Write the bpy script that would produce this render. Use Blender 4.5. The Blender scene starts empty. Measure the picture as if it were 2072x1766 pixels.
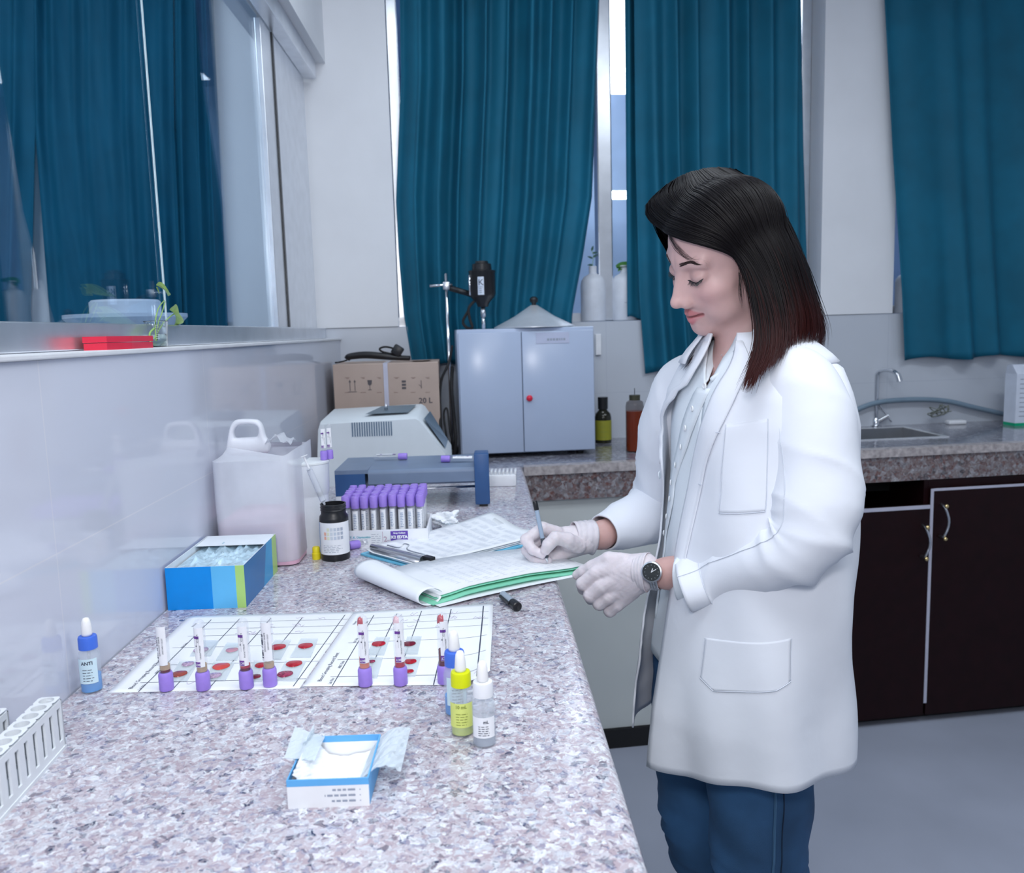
import bpy, bmesh, math, random
import numpy as np
from mathutils import Vector, Matrix
random.seed(7); np.random.seed(7)
SC = bpy.context.scene
COL = SC.collection
# ------------------------------------------------------------------ camera
FPX = 1700.0
CAM = Vector((0, 0, 1.44))
_y = Vector((-65, 213, -FPX)).normalized()
_h = Vector((1, .0278, 0))
_z = _h.cross(_y).normalized()
_x = _y.cross(_z)
RW = Matrix((_x, _y, _z))          # camera -> world rotation
cd = bpy.data.cameras.new('camera'); cam = bpy.data.objects.new('camera', cd); COL.objects.link(cam)
cd.sensor_fit = 'HORIZONTAL'; cd.sensor_width = 36; cd.lens = 36 * FPX / 2072
cd.clip_start = .02
cam.matrix_world = Matrix.Translation(CAM) @ RW.to_4x4()
cd.dof.use_dof = True; cd.dof.focus_distance = 1.25; cd.dof.aperture_fstop = 8.0
SC.camera = cam
# ------------------------------------------------------------------ world, lights, exposure
SC.view_settings.view_transform = 'Standard'; SC.view_settings.look = 'None'
SC.view_settings.gamma = 1; SC.view_settings.use_curve_mapping = False
SC.view_settings.exposure = 0.07
W = bpy.data.worlds.new('world'); SC.world = W; W.use_nodes = True
W.node_tree.nodes['Background'].inputs[0].default_value = (.62, .75, 1, 1)
W.node_tree.nodes['Background'].inputs[1].default_value = .5
def area(name, loc, target, size, power, col, sizey=None):
    l = bpy.data.lights.new(name, 'AREA'); l.energy = power; l.color = col; l.size = size
    if sizey: l.shape = 'RECTANGLE'; l.size_y = sizey
    o = bpy.data.objects.new(name, l); COL.objects.link(o); o.location = loc
    o.rotation_euler = (Vector(target) - Vector(loc)).to_track_quat('-Z', 'Y').to_euler()
    return o
area('ceiling_light', (.3, .6, 2.93), (.3, .6, 0), 1.2, 17, (.90, .95, 1), .6)
area('ceiling_light', (1.7, 1.4, 2.93), (1.7, 1.4, 0), 1.2, 17, (.86, .93, 1), .3)
area('ceiling_light', (.2, 2.3, 2.93), (.2, 2.3, 0), 1.2, 8, (.86, .93, 1), .3)
area('camera_flash', (-.12, -.10, 1.86), (.25, 1.6, 1.05), 0.22, 7.5, (1, .985, 1))
area('soft_fill', (.55, -.9, 2.3), (.3, 1.6, 1.0), 1.2, 12, (.95, .97, 1))  # added frontal fill for soft light; no real umbrella stands here
# ------------------------------------------------------------------ helpers
def pix(px, py):
    return RW @ Vector((px - 1036, 883 - py, -FPX))
def onz(px, py, z=1.0):
    d = pix(px, py); return CAM + d * ((z - CAM.z) / d.z)
def ony(px, py, y):
    d = pix(px, py); return CAM + d * (y / d.y)
def onx(px, py, x):
    d = pix(px, py); return CAM + d * (x / d.x)
BE = Vector((1, .1, 0)).normalized(); BN = Vector((.1, -1, 0)).normalized(); B0 = Vector((0, 3.278, 0))
BROT = math.atan2(BE.y, BE.x)
def bk(u, w, z): return B0 + BE * u + BN * w + Vector((0, 0, z))
def bkpx(px, py, w=0):
    d = pix(px, py); p = CAM + d * ((B0 + BN * w - CAM).dot(BN) / d.dot(BN))
    return (p - B0).dot(BE), p.z
MATS = {}
def mat(name, col, rough=.5, metal=0, trans=0, ior=1.45, bump=None, var=.05, vs=20, emis=0, spec=.5, alpha=1, sss=0, coat=0, vcol=False, sheen=0):
    if name in MATS: return MATS[name]
    m = bpy.data.materials.new(name); m.use_nodes = True; nt = m.node_tree; N = nt.nodes; L = nt.links
    b = N['Principled BSDF']
    b.inputs['Roughness'].default_value = rough; b.inputs['Metallic'].default_value = metal
    b.inputs['Transmission Weight'].default_value = trans; b.inputs['IOR'].default_value = ior
    b.inputs['Specular IOR Level'].default_value = spec; b.inputs['Alpha'].default_value = alpha
    b.inputs['Coat Weight'].default_value = coat
    b.inputs['Sheen Weight'].default_value = sheen
    if sss:
        b.inputs['Subsurface Weight'].default_value = sss; b.inputs['Subsurface Radius'].default_value = (.012, .005, .003); b.inputs['Subsurface Scale'].default_value = 1
    tc = N.new('ShaderNodeTexCoord'); n = N.new('ShaderNodeTexNoise'); n.inputs['Scale'].default_value = vs; n.inputs['Detail'].default_value = 3
    L.new(tc.outputs['Object'], n.inputs['Vector'])
    mx = N.new('ShaderNodeMix'); mx.data_type = 'RGBA'; mx.blend_type = 'MULTIPLY'; mx.inputs[0].default_value = 1
    rp = N.new('ShaderNodeMapRange'); rp.inputs['From Min'].default_value = .3; rp.inputs['From Max'].default_value = .7
    rp.inputs['To Min'].default_value = 1 - var; rp.inputs['To Max'].default_value = 1 + var
    L.new(n.outputs['Fac'], rp.inputs['Value']); L.new(rp.outputs[0], mx.inputs[7])
    if vcol:
        a = N.new('ShaderNodeAttribute'); a.attribute_name = 'Col'; L.new(a.outputs['Color'], mx.inputs[6])
    else: mx.inputs[6].default_value = (*col, 1)
    L.new(mx.outputs[2], b.inputs['Base Color'])
    if emis:
        b.inputs['Emission Color'].default_value = (*col, 1); b.inputs['Emission Strength'].default_value = emis
    if bump:
        n2 = N.new('ShaderNodeTexNoise'); n2.inputs['Scale'].default_value = bump[0]; n2.inputs['Detail'].default_value = 4
        L.new(tc.outputs['Object'], n2.inputs['Vector'])
        bp = N.new('ShaderNodeBump'); bp.inputs['Strength'].default_value = bump[1]; bp.inputs['Distance'].default_value = .002
        L.new(n2.outputs['Fac'], bp.inputs['Height']); L.new(bp.outputs[0], b.inputs['Normal'])
    MATS[name] = m; return m
def granite(name, stops, scale, rough=.12, tint=1.0):
    m = bpy.data.materials.new(name); m.use_nodes = True; nt = m.node_tree; N = nt.nodes; L = nt.links; b = N['Principled BSDF']
    tc = N.new('ShaderNodeTexCoord'); nz = N.new('ShaderNodeTexNoise'); nz.inputs['Scale'].default_value = scale * .6; nz.inputs['Detail'].default_value = 5
    L.new(tc.outputs['Object'], nz.inputs['Vector'])
    ad = N.new('ShaderNodeVectorMath'); ad.operation = 'MULTIPLY_ADD'; ad.inputs[1].default_value = (.022, .022, .022)
    L.new(nz.outputs['Color'], ad.inputs[0]); L.new(tc.outputs['Object'], ad.inputs[2])
    def layer(sc, ramp):
        v = N.new('ShaderNodeTexVoronoi'); v.inputs['Scale'].default_value = sc; L.new(ad.outputs[0], v.inputs['Vector'])
        s = N.new('ShaderNodeSeparateColor'); L.new(v.outputs['Color'], s.inputs[0])
        r = N.new('ShaderNodeValToRGB'); r.color_ramp.interpolation = 'CONSTANT'
        e = r.color_ramp.elements
        e[0].position = ramp[0][0]; e[0].color = (*ramp[0][1], 1); e[1].position = ramp[1][0]; e[1].color = (*ramp[1][1], 1)
        for p, c in ramp[2:]:
            q = e.new(p); q.color = (*c, 1)
        L.new(s.outputs[0], r.inputs[0]); return r, s
    r1, s1 = layer(scale, stops)
    r2, s2 = layer(scale * 2.1, stops)
    mx = N.new('ShaderNodeMix'); mx.data_type = 'RGBA'; mx.inputs[0].default_value = .45
    L.new(r1.outputs[0], mx.inputs[6]); L.new(r2.outputs[0], mx.inputs[7])
    big = N.new('ShaderNodeTexNoise'); big.inputs['Scale'].default_value = 7; L.new(tc.outputs['Object'], big.inputs['Vector'])
    rr = N.new('ShaderNodeMapRange'); rr.inputs['From Min'].default_value = .3; rr.inputs['From Max'].default_value = .7; rr.inputs['To Min'].default_value = .93 * tint; rr.inputs['To Max'].default_value = 1.07 * tint
    L.new(big.outputs['Fac'], rr.inputs['Value'])
    m2 = N.new('ShaderNodeMix'); m2.data_type = 'RGBA'; m2.blend_type = 'MULTIPLY'; m2.inputs[0].default_value = 1
    L.new(mx.outputs[2], m2.inputs[6]); L.new(rr.outputs[0], m2.inputs[7]); L.new(m2.outputs[2], b.inputs['Base Color'])
    b.inputs['Roughness'].default_value = rough
    return m
class MB:
    def __init__(s): s.v = []; s.f = []; s.mi = []; s.cur = 0
    def m(s, i): s.cur = i; return s
    def add(s, vs, fs):
        n = len(s.v); s.v += [tuple(v) for v in vs]; s.f += [tuple(n + i for i in f) for f in fs]; s.mi += [s.cur] * len(fs); return s
    def box(s, lo, hi, T=None, bev=0):
        lo = Vector(lo); hi = Vector(hi)
        if bev:
            bm = bmesh.new(); bmesh.ops.create_cube(bm, size=1)
            for v in bm.verts: v.co = Vector([(lo[i] + hi[i]) / 2 + v.co[i] * (hi[i] - lo[i]) for i in range(3)])
            bmesh.ops.bevel(bm, geom=bm.edges[:], offset=bev, segments=2, affect='EDGES', profile=.5)
            bm.verts.index_update(); vs = [v.co.copy() for v in bm.verts]; fs = [[v.index for v in f.verts] for f in bm.faces]; bm.free()
        else:
            vs = [Vector((x, y, z)) for z in (lo.z, hi.z) for y in (lo.y, hi.y) for x in (lo.x, hi.x)]
            fs = [(0, 2, 3, 1), (4, 5, 7, 6), (0, 1, 5, 4), (2, 6, 7, 3), (0, 4, 6, 2), (1, 3, 7, 5)]
        if T is not None: vs = [T @ v for v in vs]
        return s.add(vs, fs)
    def lathe(s, prof, o=(0, 0, 0), n=24, T=None, ax='z', cap=True):
        vs = []; fs = []; k = len(prof)
        for r, z in prof:
            for i in range(n):
                a = 2 * math.pi * i / n; vs.append(Vector((r * math.cos(a), r * math.sin(a), z)))
        for j in range(k - 1):
            for i in range(n):
                i2 = (i + 1) % n; fs.append((j * n + i, j * n + i2, (j + 1) * n + i2, (j + 1) * n + i))
        if cap:
            if prof[0][0] > 1e-5: fs.append(tuple(range(n - 1, -1, -1)))
            if prof[-1][0] > 1e-5: fs.append(tuple(range((k - 1) * n, k * n)))
        if T is not None: vs = [T @ v for v in vs]
        o = Vector(o); vs = [v + o for v in vs]
        return s.add(vs, fs)
    def tube(s, pts, r, n=8, cap=True, flat=1, up=None):
        pts = [Vector(p) for p in pts]; k = len(pts)
        rs = r if isinstance(r, (list, tuple)) else [r] * k
        vs = []; fs = []; ref = Vector(up) if up else Vector((.13, .21, .97))
        for j, p in enumerate(pts):
            t = (pts[min(j + 1, k - 1)] - pts[max(j - 1, 0)]).normalized()
            a = t.cross(ref)
            if a.length < .05: a = t.cross(Vector((1, 0, 0)))
            a.normalize(); b = t.cross(a).normalized()
            for i in range(n):
                q = 2 * math.pi * i / n; vs.append(p + a * math.cos(q) * rs[j] + b * math.sin(q) * rs[j] * flat)
        for j in range(k - 1):
            for i in range(n):
                i2 = (i + 1) % n; fs.append((j * n + i, j * n + i2, (j + 1) * n + i2, (j + 1) * n + i))
        if cap: fs += [tuple(range(n - 1, -1, -1)), tuple(range((k - 1) * n, k * n))]
        return s.add(vs, fs)
    def prism(s, poly, z0, z1, T=None):
        n = len(poly); vs = [Vector((x, y, z0)) for x, y in poly] + [Vector((x, y, z1)) for x, y in poly]
        fs = [tuple(range(n - 1, -1, -1)), tuple(range(n, 2 * n))] + [(i, (i + 1) % n, n + (i + 1) % n, n + i) for i in range(n)]
        if T is not None: vs = [T @ v for v in vs]
        return s.add(vs, fs)
    def grid(s, P, closeu=False):
        nu = len(P); nv = len(P[0]); vs = [q for row in P for q in row]; fs = []
        for i in range(nu - (0 if closeu else 1)):
            for j in range(nv - 1):
                i2 = (i + 1) % nu; fs.append((i * nv + j, i2 * nv + j, i2 * nv + j + 1, i * nv + j + 1))
        return s.add(vs, fs)
    def build(s, name, mats, parent=None, smooth=False, autos=False):
        me = bpy.data.meshes.new(name); me.from_pydata([tuple(v) for v in s.v], [], s.f)
        mats = mats if isinstance(mats, (list, tuple)) else [mats]
        for m in mats: me.materials.append(m)
        if len(mats) > 1: me.polygons.foreach_set('material_index', s.mi)
        me.update()
        bm = bmesh.new(); bm.from_mesh(me); bmesh.ops.recalc_face_normals(bm, faces=bm.faces[:]) if autos else None
        bm.to_mesh(me); bm.free()
        if smooth: me.shade_smooth() if smooth is True else me.shade_auto_smooth() if hasattr(me, 'shade_auto_smooth') else me.shade_smooth()
        o = bpy.data.objects.new(name, me); COL.objects.link(o)
        if smooth == 'a':
            for p in me.polygons: p.use_smooth = True
            me.set_sharp_from_angle(angle=math.radians(38))
        if parent is not None: o.parent = parent
        return o
def tag(o, label=None, cat=None, group=None, kind=None):
    if label: o['label'] = label
    if cat: o['category'] = cat
    if group: o['group'] = group
    if kind: o['kind'] = kind
    return o
def thing(name, label, cat, loc=(0, 0, 0), rz=0, group=None):
    o = bpy.data.objects.new(name, None); COL.objects.link(o); o.empty_display_size = .02
    o.location = loc; o.rotation_euler = (0, 0, rz); return tag(o, label, cat, group)
def struct(name, mb, m, smooth=False): return tag(mb.build(name, m, None, smooth), kind='structure')
def dup(root, loc, rz=None, label=None, group=None):
    r = root.copy(); COL.objects.link(r); r.location = loc
    if rz is not None: r.rotation_euler = (0, 0, rz)
    if label: r['label'] = label
    if group: r['group'] = group
    for c in list(root.children):
        d = c.copy(); COL.objects.link(d); d.parent = r
        for g in list(c.children):
            e = g.copy(); COL.objects.link(e); e.parent = d
    return r
def textv(s, size, align='CENTER', bold=0):
    c = bpy.data.curves.new('t', 'FONT'); c.body = s; c.size = size; c.align_x = align; c.align_y = 'CENTER'; c.offset = bold; c.resolution_u = 2
    o = bpy.data.objects.new('t', c); COL.objects.link(o); bpy.context.view_layer.update()
    me = bpy.data.meshes.new_from_object(o.evaluated_get(bpy.context.evaluated_depsgraph_get()))
    vs = [v.co.copy() for v in me.vertices]; fs = [tuple(p.vertices) for p in me.polygons]
    bpy.data.objects.remove(o); bpy.data.curves.remove(c); bpy.data.meshes.remove(me); return vs, fs
def text(mb, s, size, T, align='CENTER', bold=0, sub=None):
    vs, fs = textv(s, size, align, bold); return mb.add([T @ v if not callable(T) else T(v) for v in vs], fs)
def frame(o, x, y):          # matrix: local xy plane spanned by x,y at o
    x = Vector(x).normalized(); y = Vector(y).normalized(); z = x.cross(y).normalized(); y = z.cross(x)
    return Matrix.Translation(Vector(o)) @ Matrix((x, y, z)).transposed().to_4x4()
def strip(mb, T, x0, y0, x1, y1, w, h=0):   # flat line quad in T's plane
    a = Vector((x0, y0, 0)); b = Vector((x1, y1, 0)); d = (b - a).normalized(); n = Vector((-d.y, d.x, 0)) * w / 2
    return mb.add([T @ (p + Vector((0, 0, h))) for p in (a - n, b - n, b + n, a + n)], [(0, 1, 2, 3)])
def smoothstep(a, b, x):
    t = min(1, max(0, (x - a) / (b - a))); return t * t * (3 - 2 * t)
def lerp(a, b, t): return a + (b - a) * t
def interp(tab, x):
    xs = [t[0] for t in tab]; out = [float(np.interp(x, xs, [t[i] for t in tab])) for i in range(1, len(tab[0]))]
    return out if len(out) > 1 else out[0]
def cat(pts, n):            # Catmull-Rom through points, n samples per span
    P = [Vector(p) for p in pts]; P = [P[0] * 2 - P[1]] + P + [P[-1] * 2 - P[-2]]; out = []
    for i in range(1, len(P) - 2):
        for k in range(n):
            t = k / n; a, b, c, d = P[i - 1:i + 3]
            out.append(.5 * ((2 * b) + (c - a) * t + (2 * a - 5 * b + 4 * c - d) * t * t + (-a + 3 * b - 3 * c + d) * t ** 3))
    return out + [P[-2]]
# ------------------------------------------------------------------ the room
CT = 1.0
M_plaster = mat('plaster', (.80, .82, .86), .6, bump=(60, .15), var=.03, vs=4)
M_room = mat('room_paint', (.78, .82, .88), .8, var=.02)
M_alu = mat('aluminium', (.78, .81, .86), .28, metal=.85, bump=(300, .05))
M_black = mat('black_plastic', (.012, .013, .016), .35)
M_rubber = mat('black_rubber', (.01, .01, .012), .7)
M_white = mat('white_plastic', (.82, .84, .88), .35)
M_chrome = mat('chrome', (.75, .77, .8), .12, metal=1)
M_steel = mat('brushed_steel', (.6, .62, .66), .3, metal=1)
M_paper = mat('white_paper', (.84, .87, .91), .75, var=.02)
M_ink = mat('dark_ink', (.04, .05, .09), .6)
M_inkl = mat('grey_ink', (.32, .36, .45), .7)
M_glass = mat('clear_glass', (.93, .96, .98), .02, trans=1, ior=1.3, var=0)
def tile_mat(name, col, tw, th, axis, off=(0, 0), rough=.08, joint=(.72, .74, .80)):
    m = bpy.data.materials.new(name); m.use_nodes = True; nt = m.node_tree; N = nt.nodes; L = nt.links; b = N['Principled BSDF']
    tc = N.new('ShaderNodeTexCoord'); sp = N.new('ShaderNodeSeparateXYZ'); L.new(tc.outputs['Object'], sp.inputs[0])
    def line(out, size, o, w):
        a = N.new('ShaderNodeMath'); a.operation = 'ADD'; a.inputs[1].default_value = o; L.new(out, a.inputs[0])
        d = N.new('ShaderNodeMath'); d.operation = 'PINGPONG'; d.inputs[1].default_value = size / 2; L.new(a.outputs[0], d.inputs[0])
        c = N.new('ShaderNodeMath'); c.operation = 'LESS_THAN'; c.inputs[1].default_value = w; L.new(d.outputs[0], c.inputs[0]); return c
    a = line(sp.outputs[axis], tw, off[0], .0011); c = line(sp.outputs['Z'], th, off[1], .0011)
    mx = N.new('ShaderNodeMath'); mx.operation = 'MAXIMUM'; L.new(a.outputs[0], mx.inputs[0]); L.new(c.outputs[0], mx.inputs[1])
    nz = N.new('ShaderNodeTexNoise'); nz.inputs['Scale'].default_value = 3; L.new(tc.outputs['Object'], nz.inputs['Vector'])
    r = N.new('ShaderNodeValToRGB'); r.color_ramp.elements[0].position = .3; r.color_ramp.elements[1].position = .7
    r.color_ramp.elements[0].color = (*[q * .96 for q in col], 1); r.color_ramp.elements[1].color = (*col, 1); L.new(nz.outputs['Fac'], r.inputs[0])
    k = N.new('ShaderNodeMix'); k.data_type = 'RGBA'; L.new(mx.outputs[0], k.inputs[0]); L.new(r.outputs[0], k.inputs[6]); k.inputs[7].default_value = (*joint, 1)
    L.new(k.outputs[2], b.inputs['Base Color']); b.inputs['Roughness'].default_value = rough
    return m
M_tileL = tile_mat('tile_left', (.63, .66, .76), .6, .6, 'Y', (.17, .018), .07, (.68, .69, .76))
M_tileB = tile_mat('tile_back', (.56, .60, .67), .6, .6, 'X', (.1, .018), .2, (.48, .52, .60))
m = bpy.data.materials.new('floor_vinyl'); 
M_floor = mat('floor_vinyl_grey', (.36, .39, .48), .45, var=.08, vs=2.5, bump=(8, .05))
struct('floor', MB().box((-3.2, -2.6, -.08), (3.7, 7.0, 0)), M_floor)
struct('ceiling', MB().box((-.8, -2.6, 3.0), (3.7, 3.7, 3.06)), M_room)
struct('wall_right', MB().box((3.6, -2.6, 0), (3.7, 3.9, 3.0)), M_room)
struct('wall_front', MB().box((-.8, -2.7, 0), (3.7, -2.6, 3.0)), M_room)
# left wall : tiled to the ledge, window above
struct('wall_left', MB().m(0).box((-.72, -2.6, 0), (-.53, 3.225, 1.42)).m(1).box((-.72, -2.6, 2.42), (-.53, 3.225, 3.0)).m(1).box((-.72, -2.6, 1.42), (-.53, -1.4, 2.42)), [M_tileL, M_plaster])
struct('trim_1', MB().box((-.60, -1.4, 1.4205), (-.524, 3.222, 1.428), bev=.002), mat('ledge_edge', (.72, .74, .78), .5, bump=(40, .6)))
# left window
win = tag(thing('window_1', None, None), kind='structure')
f = MB(); f.box((-.60, -1.4, 1.4285), (-.575, 3.19, 1.468), bev=.002)
f.box((-.605, -1.4, 2.36), (-.56, 3.19, 2.419), bev=.002); f.box((-.625, 2.735, 1.468), (-.606, 3.19, 2.36), bev=.002); f.box((-.605, -1.4, 1.46), (-.57, -1.34, 2.4))
f.build('window_frame', M_alu, win)
f = MB(); f.box((-.622, 2.714, 1.47), (-.6035, 2.732, 2.36)); f.build('gasket', M_black, win)
f = MB(); f.box((-.625, 2.59, 1.468), (-.607, 2.715, 2.36), bev=.002); f.build('sash_stile', M_alu, win)
f = MB(); f.box((-.6235, -1.34, 1.467), (-.6195, 2.60, 2.37))
gm = bpy.data.materials.new('window_glass_reflective'); gm.use_nodes = True; nt = gm.node_tree; nt.nodes.clear()
o_ = nt.nodes.new('ShaderNodeOutputMaterial'); g_ = nt.nodes.new('ShaderNodeBsdfGlossy'); g_.inputs['Roughness'].default_value = .012; g_.inputs['Color'].default_value = (.9, .95, .97, 1)
t_ = nt.nodes.new('ShaderNodeBsdfTransparent'); t_.inputs[0].default_value = (.86, .93, 1, 1); x_ = nt.nodes.new('ShaderNodeMixShader'); x_.inputs[0].default_value = .14
nt.links.new(t_.outputs[0], x_.inputs[1]); nt.links.new(g_.outputs[0], x_.inputs[2]); nt.links.new(x_.outputs[0], o_.inputs[0])
f.build('window_pane', gm, win)
f = MB(); f.box((-.6195, 1.70, 1.468), (-.6180, 1.7065, 2.37)); f.build('pane_edge', mat('polished_glass_edge', (.75, .9, .95), .1, spec=1), win)
# room beyond the left window
struct('wall_left_beyond', MB().box((-3.2, -2.6, 0), (-3.1, 3.6, 3.0)), mat('pale_paint', (.55, .62, .70), .8))
struct('ceiling_beyond', MB().box((-3.2, -2.6, 3.0), (-.8, 3.7, 3.06)), mat('pale_paint', (0, 0, 0)))
# back wall (tile to the sill, plaster piers, two window openings)
TB = frame(B0, BE, -BN); TBi = lambda: Matrix(((BE.x, -BN.x, 0, B0.x), (BE.y, -BN.y, 0, B0.y), (0, 0, 1, 0), (0, 0, 0, 1)))
TW = TBi()                # local (u, depth behind the face, z)
ZS = 1.467
def bbox(mb, u0, u1, w0, w1, z0, z1, bev=0): return mb.box((u0, w0, z0), (u1, w1, z1), None, bev)
wl = MB().m(0)
bbox(wl, -.70, 3.72, 0, .22, 0, ZS - .002)
wl.m(1)
for a, b in ((-.70, -.31), (1.395, 1.712)): bbox(wl, a, b, -.005, .22, ZS, 3.0)
bbox(wl, 2.95, 3.72, -.005, .22, ZS, 3.0)
bbox(wl, -.31, 1.395, -.005, .22, 2.86, 3.0); bbox(wl, 1.712, 2.95, -.005, .22, 2.86, 3.0)
wbb = MB(); bbox(wbb, -3.2, -.725, -.002, .2, 0, 3.0); o = struct('wall_back_beyond', wbb, M_plaster); o.matrix_world = TW
wb = struct('wall_back', wl, [M_tileB, M_plaster]); wb.matrix_world = TW
def back_window(name, u0, u1, mull, cut):
    w = tag(thing(name, None, None), kind='structure'); w.matrix_world = TW
    f = MB()
    for a, b in ((u0, u0 + .04), (u1 - .04, u1)): bbox(f, a, b, .10, .15, ZS, 2.86, .003)
    bbox(f, u0, u1, .10, .15, ZS, ZS + .035); bbox(f, u0, u1, .10, .15, 2.82, 2.86)
    f.build('window_frame', M_alu, w)
    for a, b in mull:
        f = MB(); bbox(f, a, b, .075, .135, ZS + .002, 2.85, .006); f.build('mullion', M_alu, w)
    f = MB(); bbox(f, u0 + .03, u1 - .03, .138, .143, ZS + .03, 2.83); f.build('window_pane', mat('thin_glass', (.9, .95, 1), .0, trans=1, ior=1.05, var=0), w)
back_window('window_2', -.308, 1.393, [(.492, .553)], 0)
back_window('window_3', 1.714, 2.948, [(2.3, 2.36)], 0)
# corridor seen through the gap of the back window
cr = MB(); bbox(cr, -.9, 3.7, 2.9, 3.0, 0, 3.3); bbox(cr, -.9, 3.7, .25, 3.0, 3.2, 3.3)
bbox(cr, -.95, -.9, .25, 3.0, 0, 3.3); bbox(cr, 3.6, 3.65, .25, 3.0, 0, 3.3)
c_ = struct('wall_corridor', cr, mat('corridor_paint', (.42, .55, .75), .7, var=.15, vs=2)); c_.matrix_world = TW
def corridor_panel(px, y0, y1, lab):
    d = 2.6; n0 = bkpx(px, y0, -d); n1 = bkpx(px, y1, -d)
    z0, z1 = n1[1], n0[1]; u = n0[0]
    e = MB().box((-.13, -.02, z0), (.13, 0, z1)); o = e.build('light_panel', mat('lamp_white', (.93, .96, 1), .5, emis=6, var=0)); o.matrix_world = TW @ Matrix.Translation((u, d - .02, 0))
    tag(o, lab, 'lamp')
corridor_panel(1249, 126, 192, 'bright square white light seen through the back window gap, the upper one')
corridor_panel(1255, 388, 404, 'narrow bright white light seen low in the back window gap')
area('corridor_light', (1.2, 5.0, 3.1), (1.2, 5.0, 0), 1.5, 25, (.85, .92, 1))
# ------------------------------------------------------------------ worktops and cabinets
G1 = granite('granite_light', [(0, (.46, .385, .43)), (.34, (.57, .525, .58)), (.52, (.62, .645, .71)), (.72, (.84, .87, .92)), (.84, (.27, .28, .40)), (.94, (.04, .05, .10))], 150, .16, tint=.92)
G2 = granite('granite_brown_shaded', [(0, (.15, .10, .10)), (.30, (.22, .18, .18)), (.55, (.25, .24, .26)), (.74, (.38, .38, .40)), (.84, (.17, .08, .07)), (.93, (.05, .05, .06))], 75, .13)  # left bench's stone, browner, with the weaker light there put into its colour
FR = .126
def fy(x): return 2.675 + .1 * x          # front edge line of the back worktop
pl = [(-.528, -1.2), (FR - .0, -1.2)] + [(FR, fy(FR)), (-.528, fy(-.528))]
def slab(poly, z0, z1, rnd, name, m, lab):
    bm = bmesh.new(); vs = [bm.verts.new((x, y, z0)) for x, y in poly]; fc = bm.faces.new(vs)
    r = bmesh.ops.extrude_face_region(bm, geom=[fc]); up = [v for v in r['geom'] if isinstance(v, bmesh.types.BMVert)]
    for v in up: v.co.z = z1
    ed = [e for e in bm.edges if all(v in up for v in e.verts) and tuple(sorted(round(v.co.x, 3) for v in e.verts)) in rnd]
    bmesh.ops.bevel(bm, geom=ed, offset=.016, segments=5, affect='EDGES', profile=.5)
    bmesh.ops.recalc_face_normals(bm, faces=bm.faces[:])
    me = bpy.data.meshes.new(name); bm.to_mesh(me); bm.free(); me.materials.append(m); o = bpy.data.objects.new(name, me); COL.objects.link(o)
    for p in me.polygons: p.use_smooth = True
    me.set_sharp_from_angle(angle=math.radians(40)); return o
o = slab(pl, .955, CT, [(FR, FR)], 'worktop', G1, ''); tag(o, 'speckled pinkish grey granite worktop running along the tiled left wall', 'worktop')
# back worktop with sink cut-out
wt = thing('worktop', 'brown speckled granite worktop with thick front edge under the back wall', 'worktop')
RF = 3.6
SX0, SX1, SY0, SY1 = 1.22, 1.72, 3.02, 3.32
mb = MB()
def bp(x, y, z): return (x, y, z)
def topq(x0, y0, x1, y1):
    mb.box((x0, y0, .962), (x1, y1, CT))
mb.prism([(-.528, fy(-.528) + .0005), (SX0, fy(SX0)), (SX0, 3.278 + .1 * SX0), (-.528, 3.278 - .0528)], .962, CT)
mb.prism([(SX0, fy(SX0)), (SX1, fy(SX1)), (SX1, SY0 + .04), (SX0, SY0)], .962, CT)
mb.prism([(SX0, SY1), (SX1, SY1 + .04), (SX1, 3.278 + .1 * SX1), (SX0, 3.278 + .1 * SX0)], .962, CT)
mb.prism([(SX1, fy(SX1)), (RF, fy(RF)), (RF, 3.278 + .1 * RF), (SX1, 3.278 + .1 * SX1)], .962, CT)
mb.build('worktop_slab', granite('granite_top_reflection', [(0, (.16, .16, .20)), (.35, (.22, .22, .27)), (.6, (.30, .31, .36)), (.8, (.42, .43, .47)), (.9, (.12, .10, .12))], 60, .12), wt)  # greyer than the front edge: reflection on the top put into the stone colour
mb = MB().prism([(FR + .002, fy(FR) - .012), (RF, fy(RF) - .012), (RF, fy(RF) + .03), (FR + .002, fy(FR) + .03)], .972, 1.0008)
mb.build('edge_strip', mat('granite_edge', (.42, .38, .38), .25, bump=(80, .3), var=.3, vs=60), wt)
mb = MB().prism([(FR + .002, fy(FR) - .004), (RF, fy(RF) - .004), (RF, fy(RF) + .02), (FR + .002, fy(FR) + .02)], .885, .971)
mb.build('front_edge', G2, wt)
# sink
sk = thing('sink', 'steel sink bowl set into the back worktop below the chrome tap', 'sink')
mb = MB(); t = .003; zb = .80
P = [(SX0, SY0), (SX1, SY0 + .04), (SX1, SY1 + .04), (SX0, SY1)]; Q = [(x + (.03 if x == SX0 else -.03), y + (.03 if i < 2 else -.03)) for i, (x, y) in enumerate(P)]
mb.add([(x, y, CT + .001) for x, y in P] + [(x, y, zb) for x, y in Q], [(0, 1, 5, 4), (1, 2, 6, 5), (2, 3, 7, 6), (3, 0, 4, 7), (4, 5, 6, 7)])
mb.build('bowl', mat('sink_steel', (.22, .23, .25), .35, metal=.8), sk)
mb = MB()
for i in range(4):
    a = Vector((*P[i], CT)); b = Vector((*P[(i + 1) % 4], CT)); d = (b - a).normalized(); n = Vector((d.y, -d.x, 0)) * .016
    mb.add([a + n - d * .016, b + n + d * .016, b, a] + [q + Vector((0, 0, .0035)) for q in (a + n - d * .016, b + n + d * .016, b, a)], [(0, 1, 5, 4), (4, 5, 6, 7), (2, 3, 7, 6), (1, 2, 6, 5), (3, 0, 4, 7)])
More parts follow.
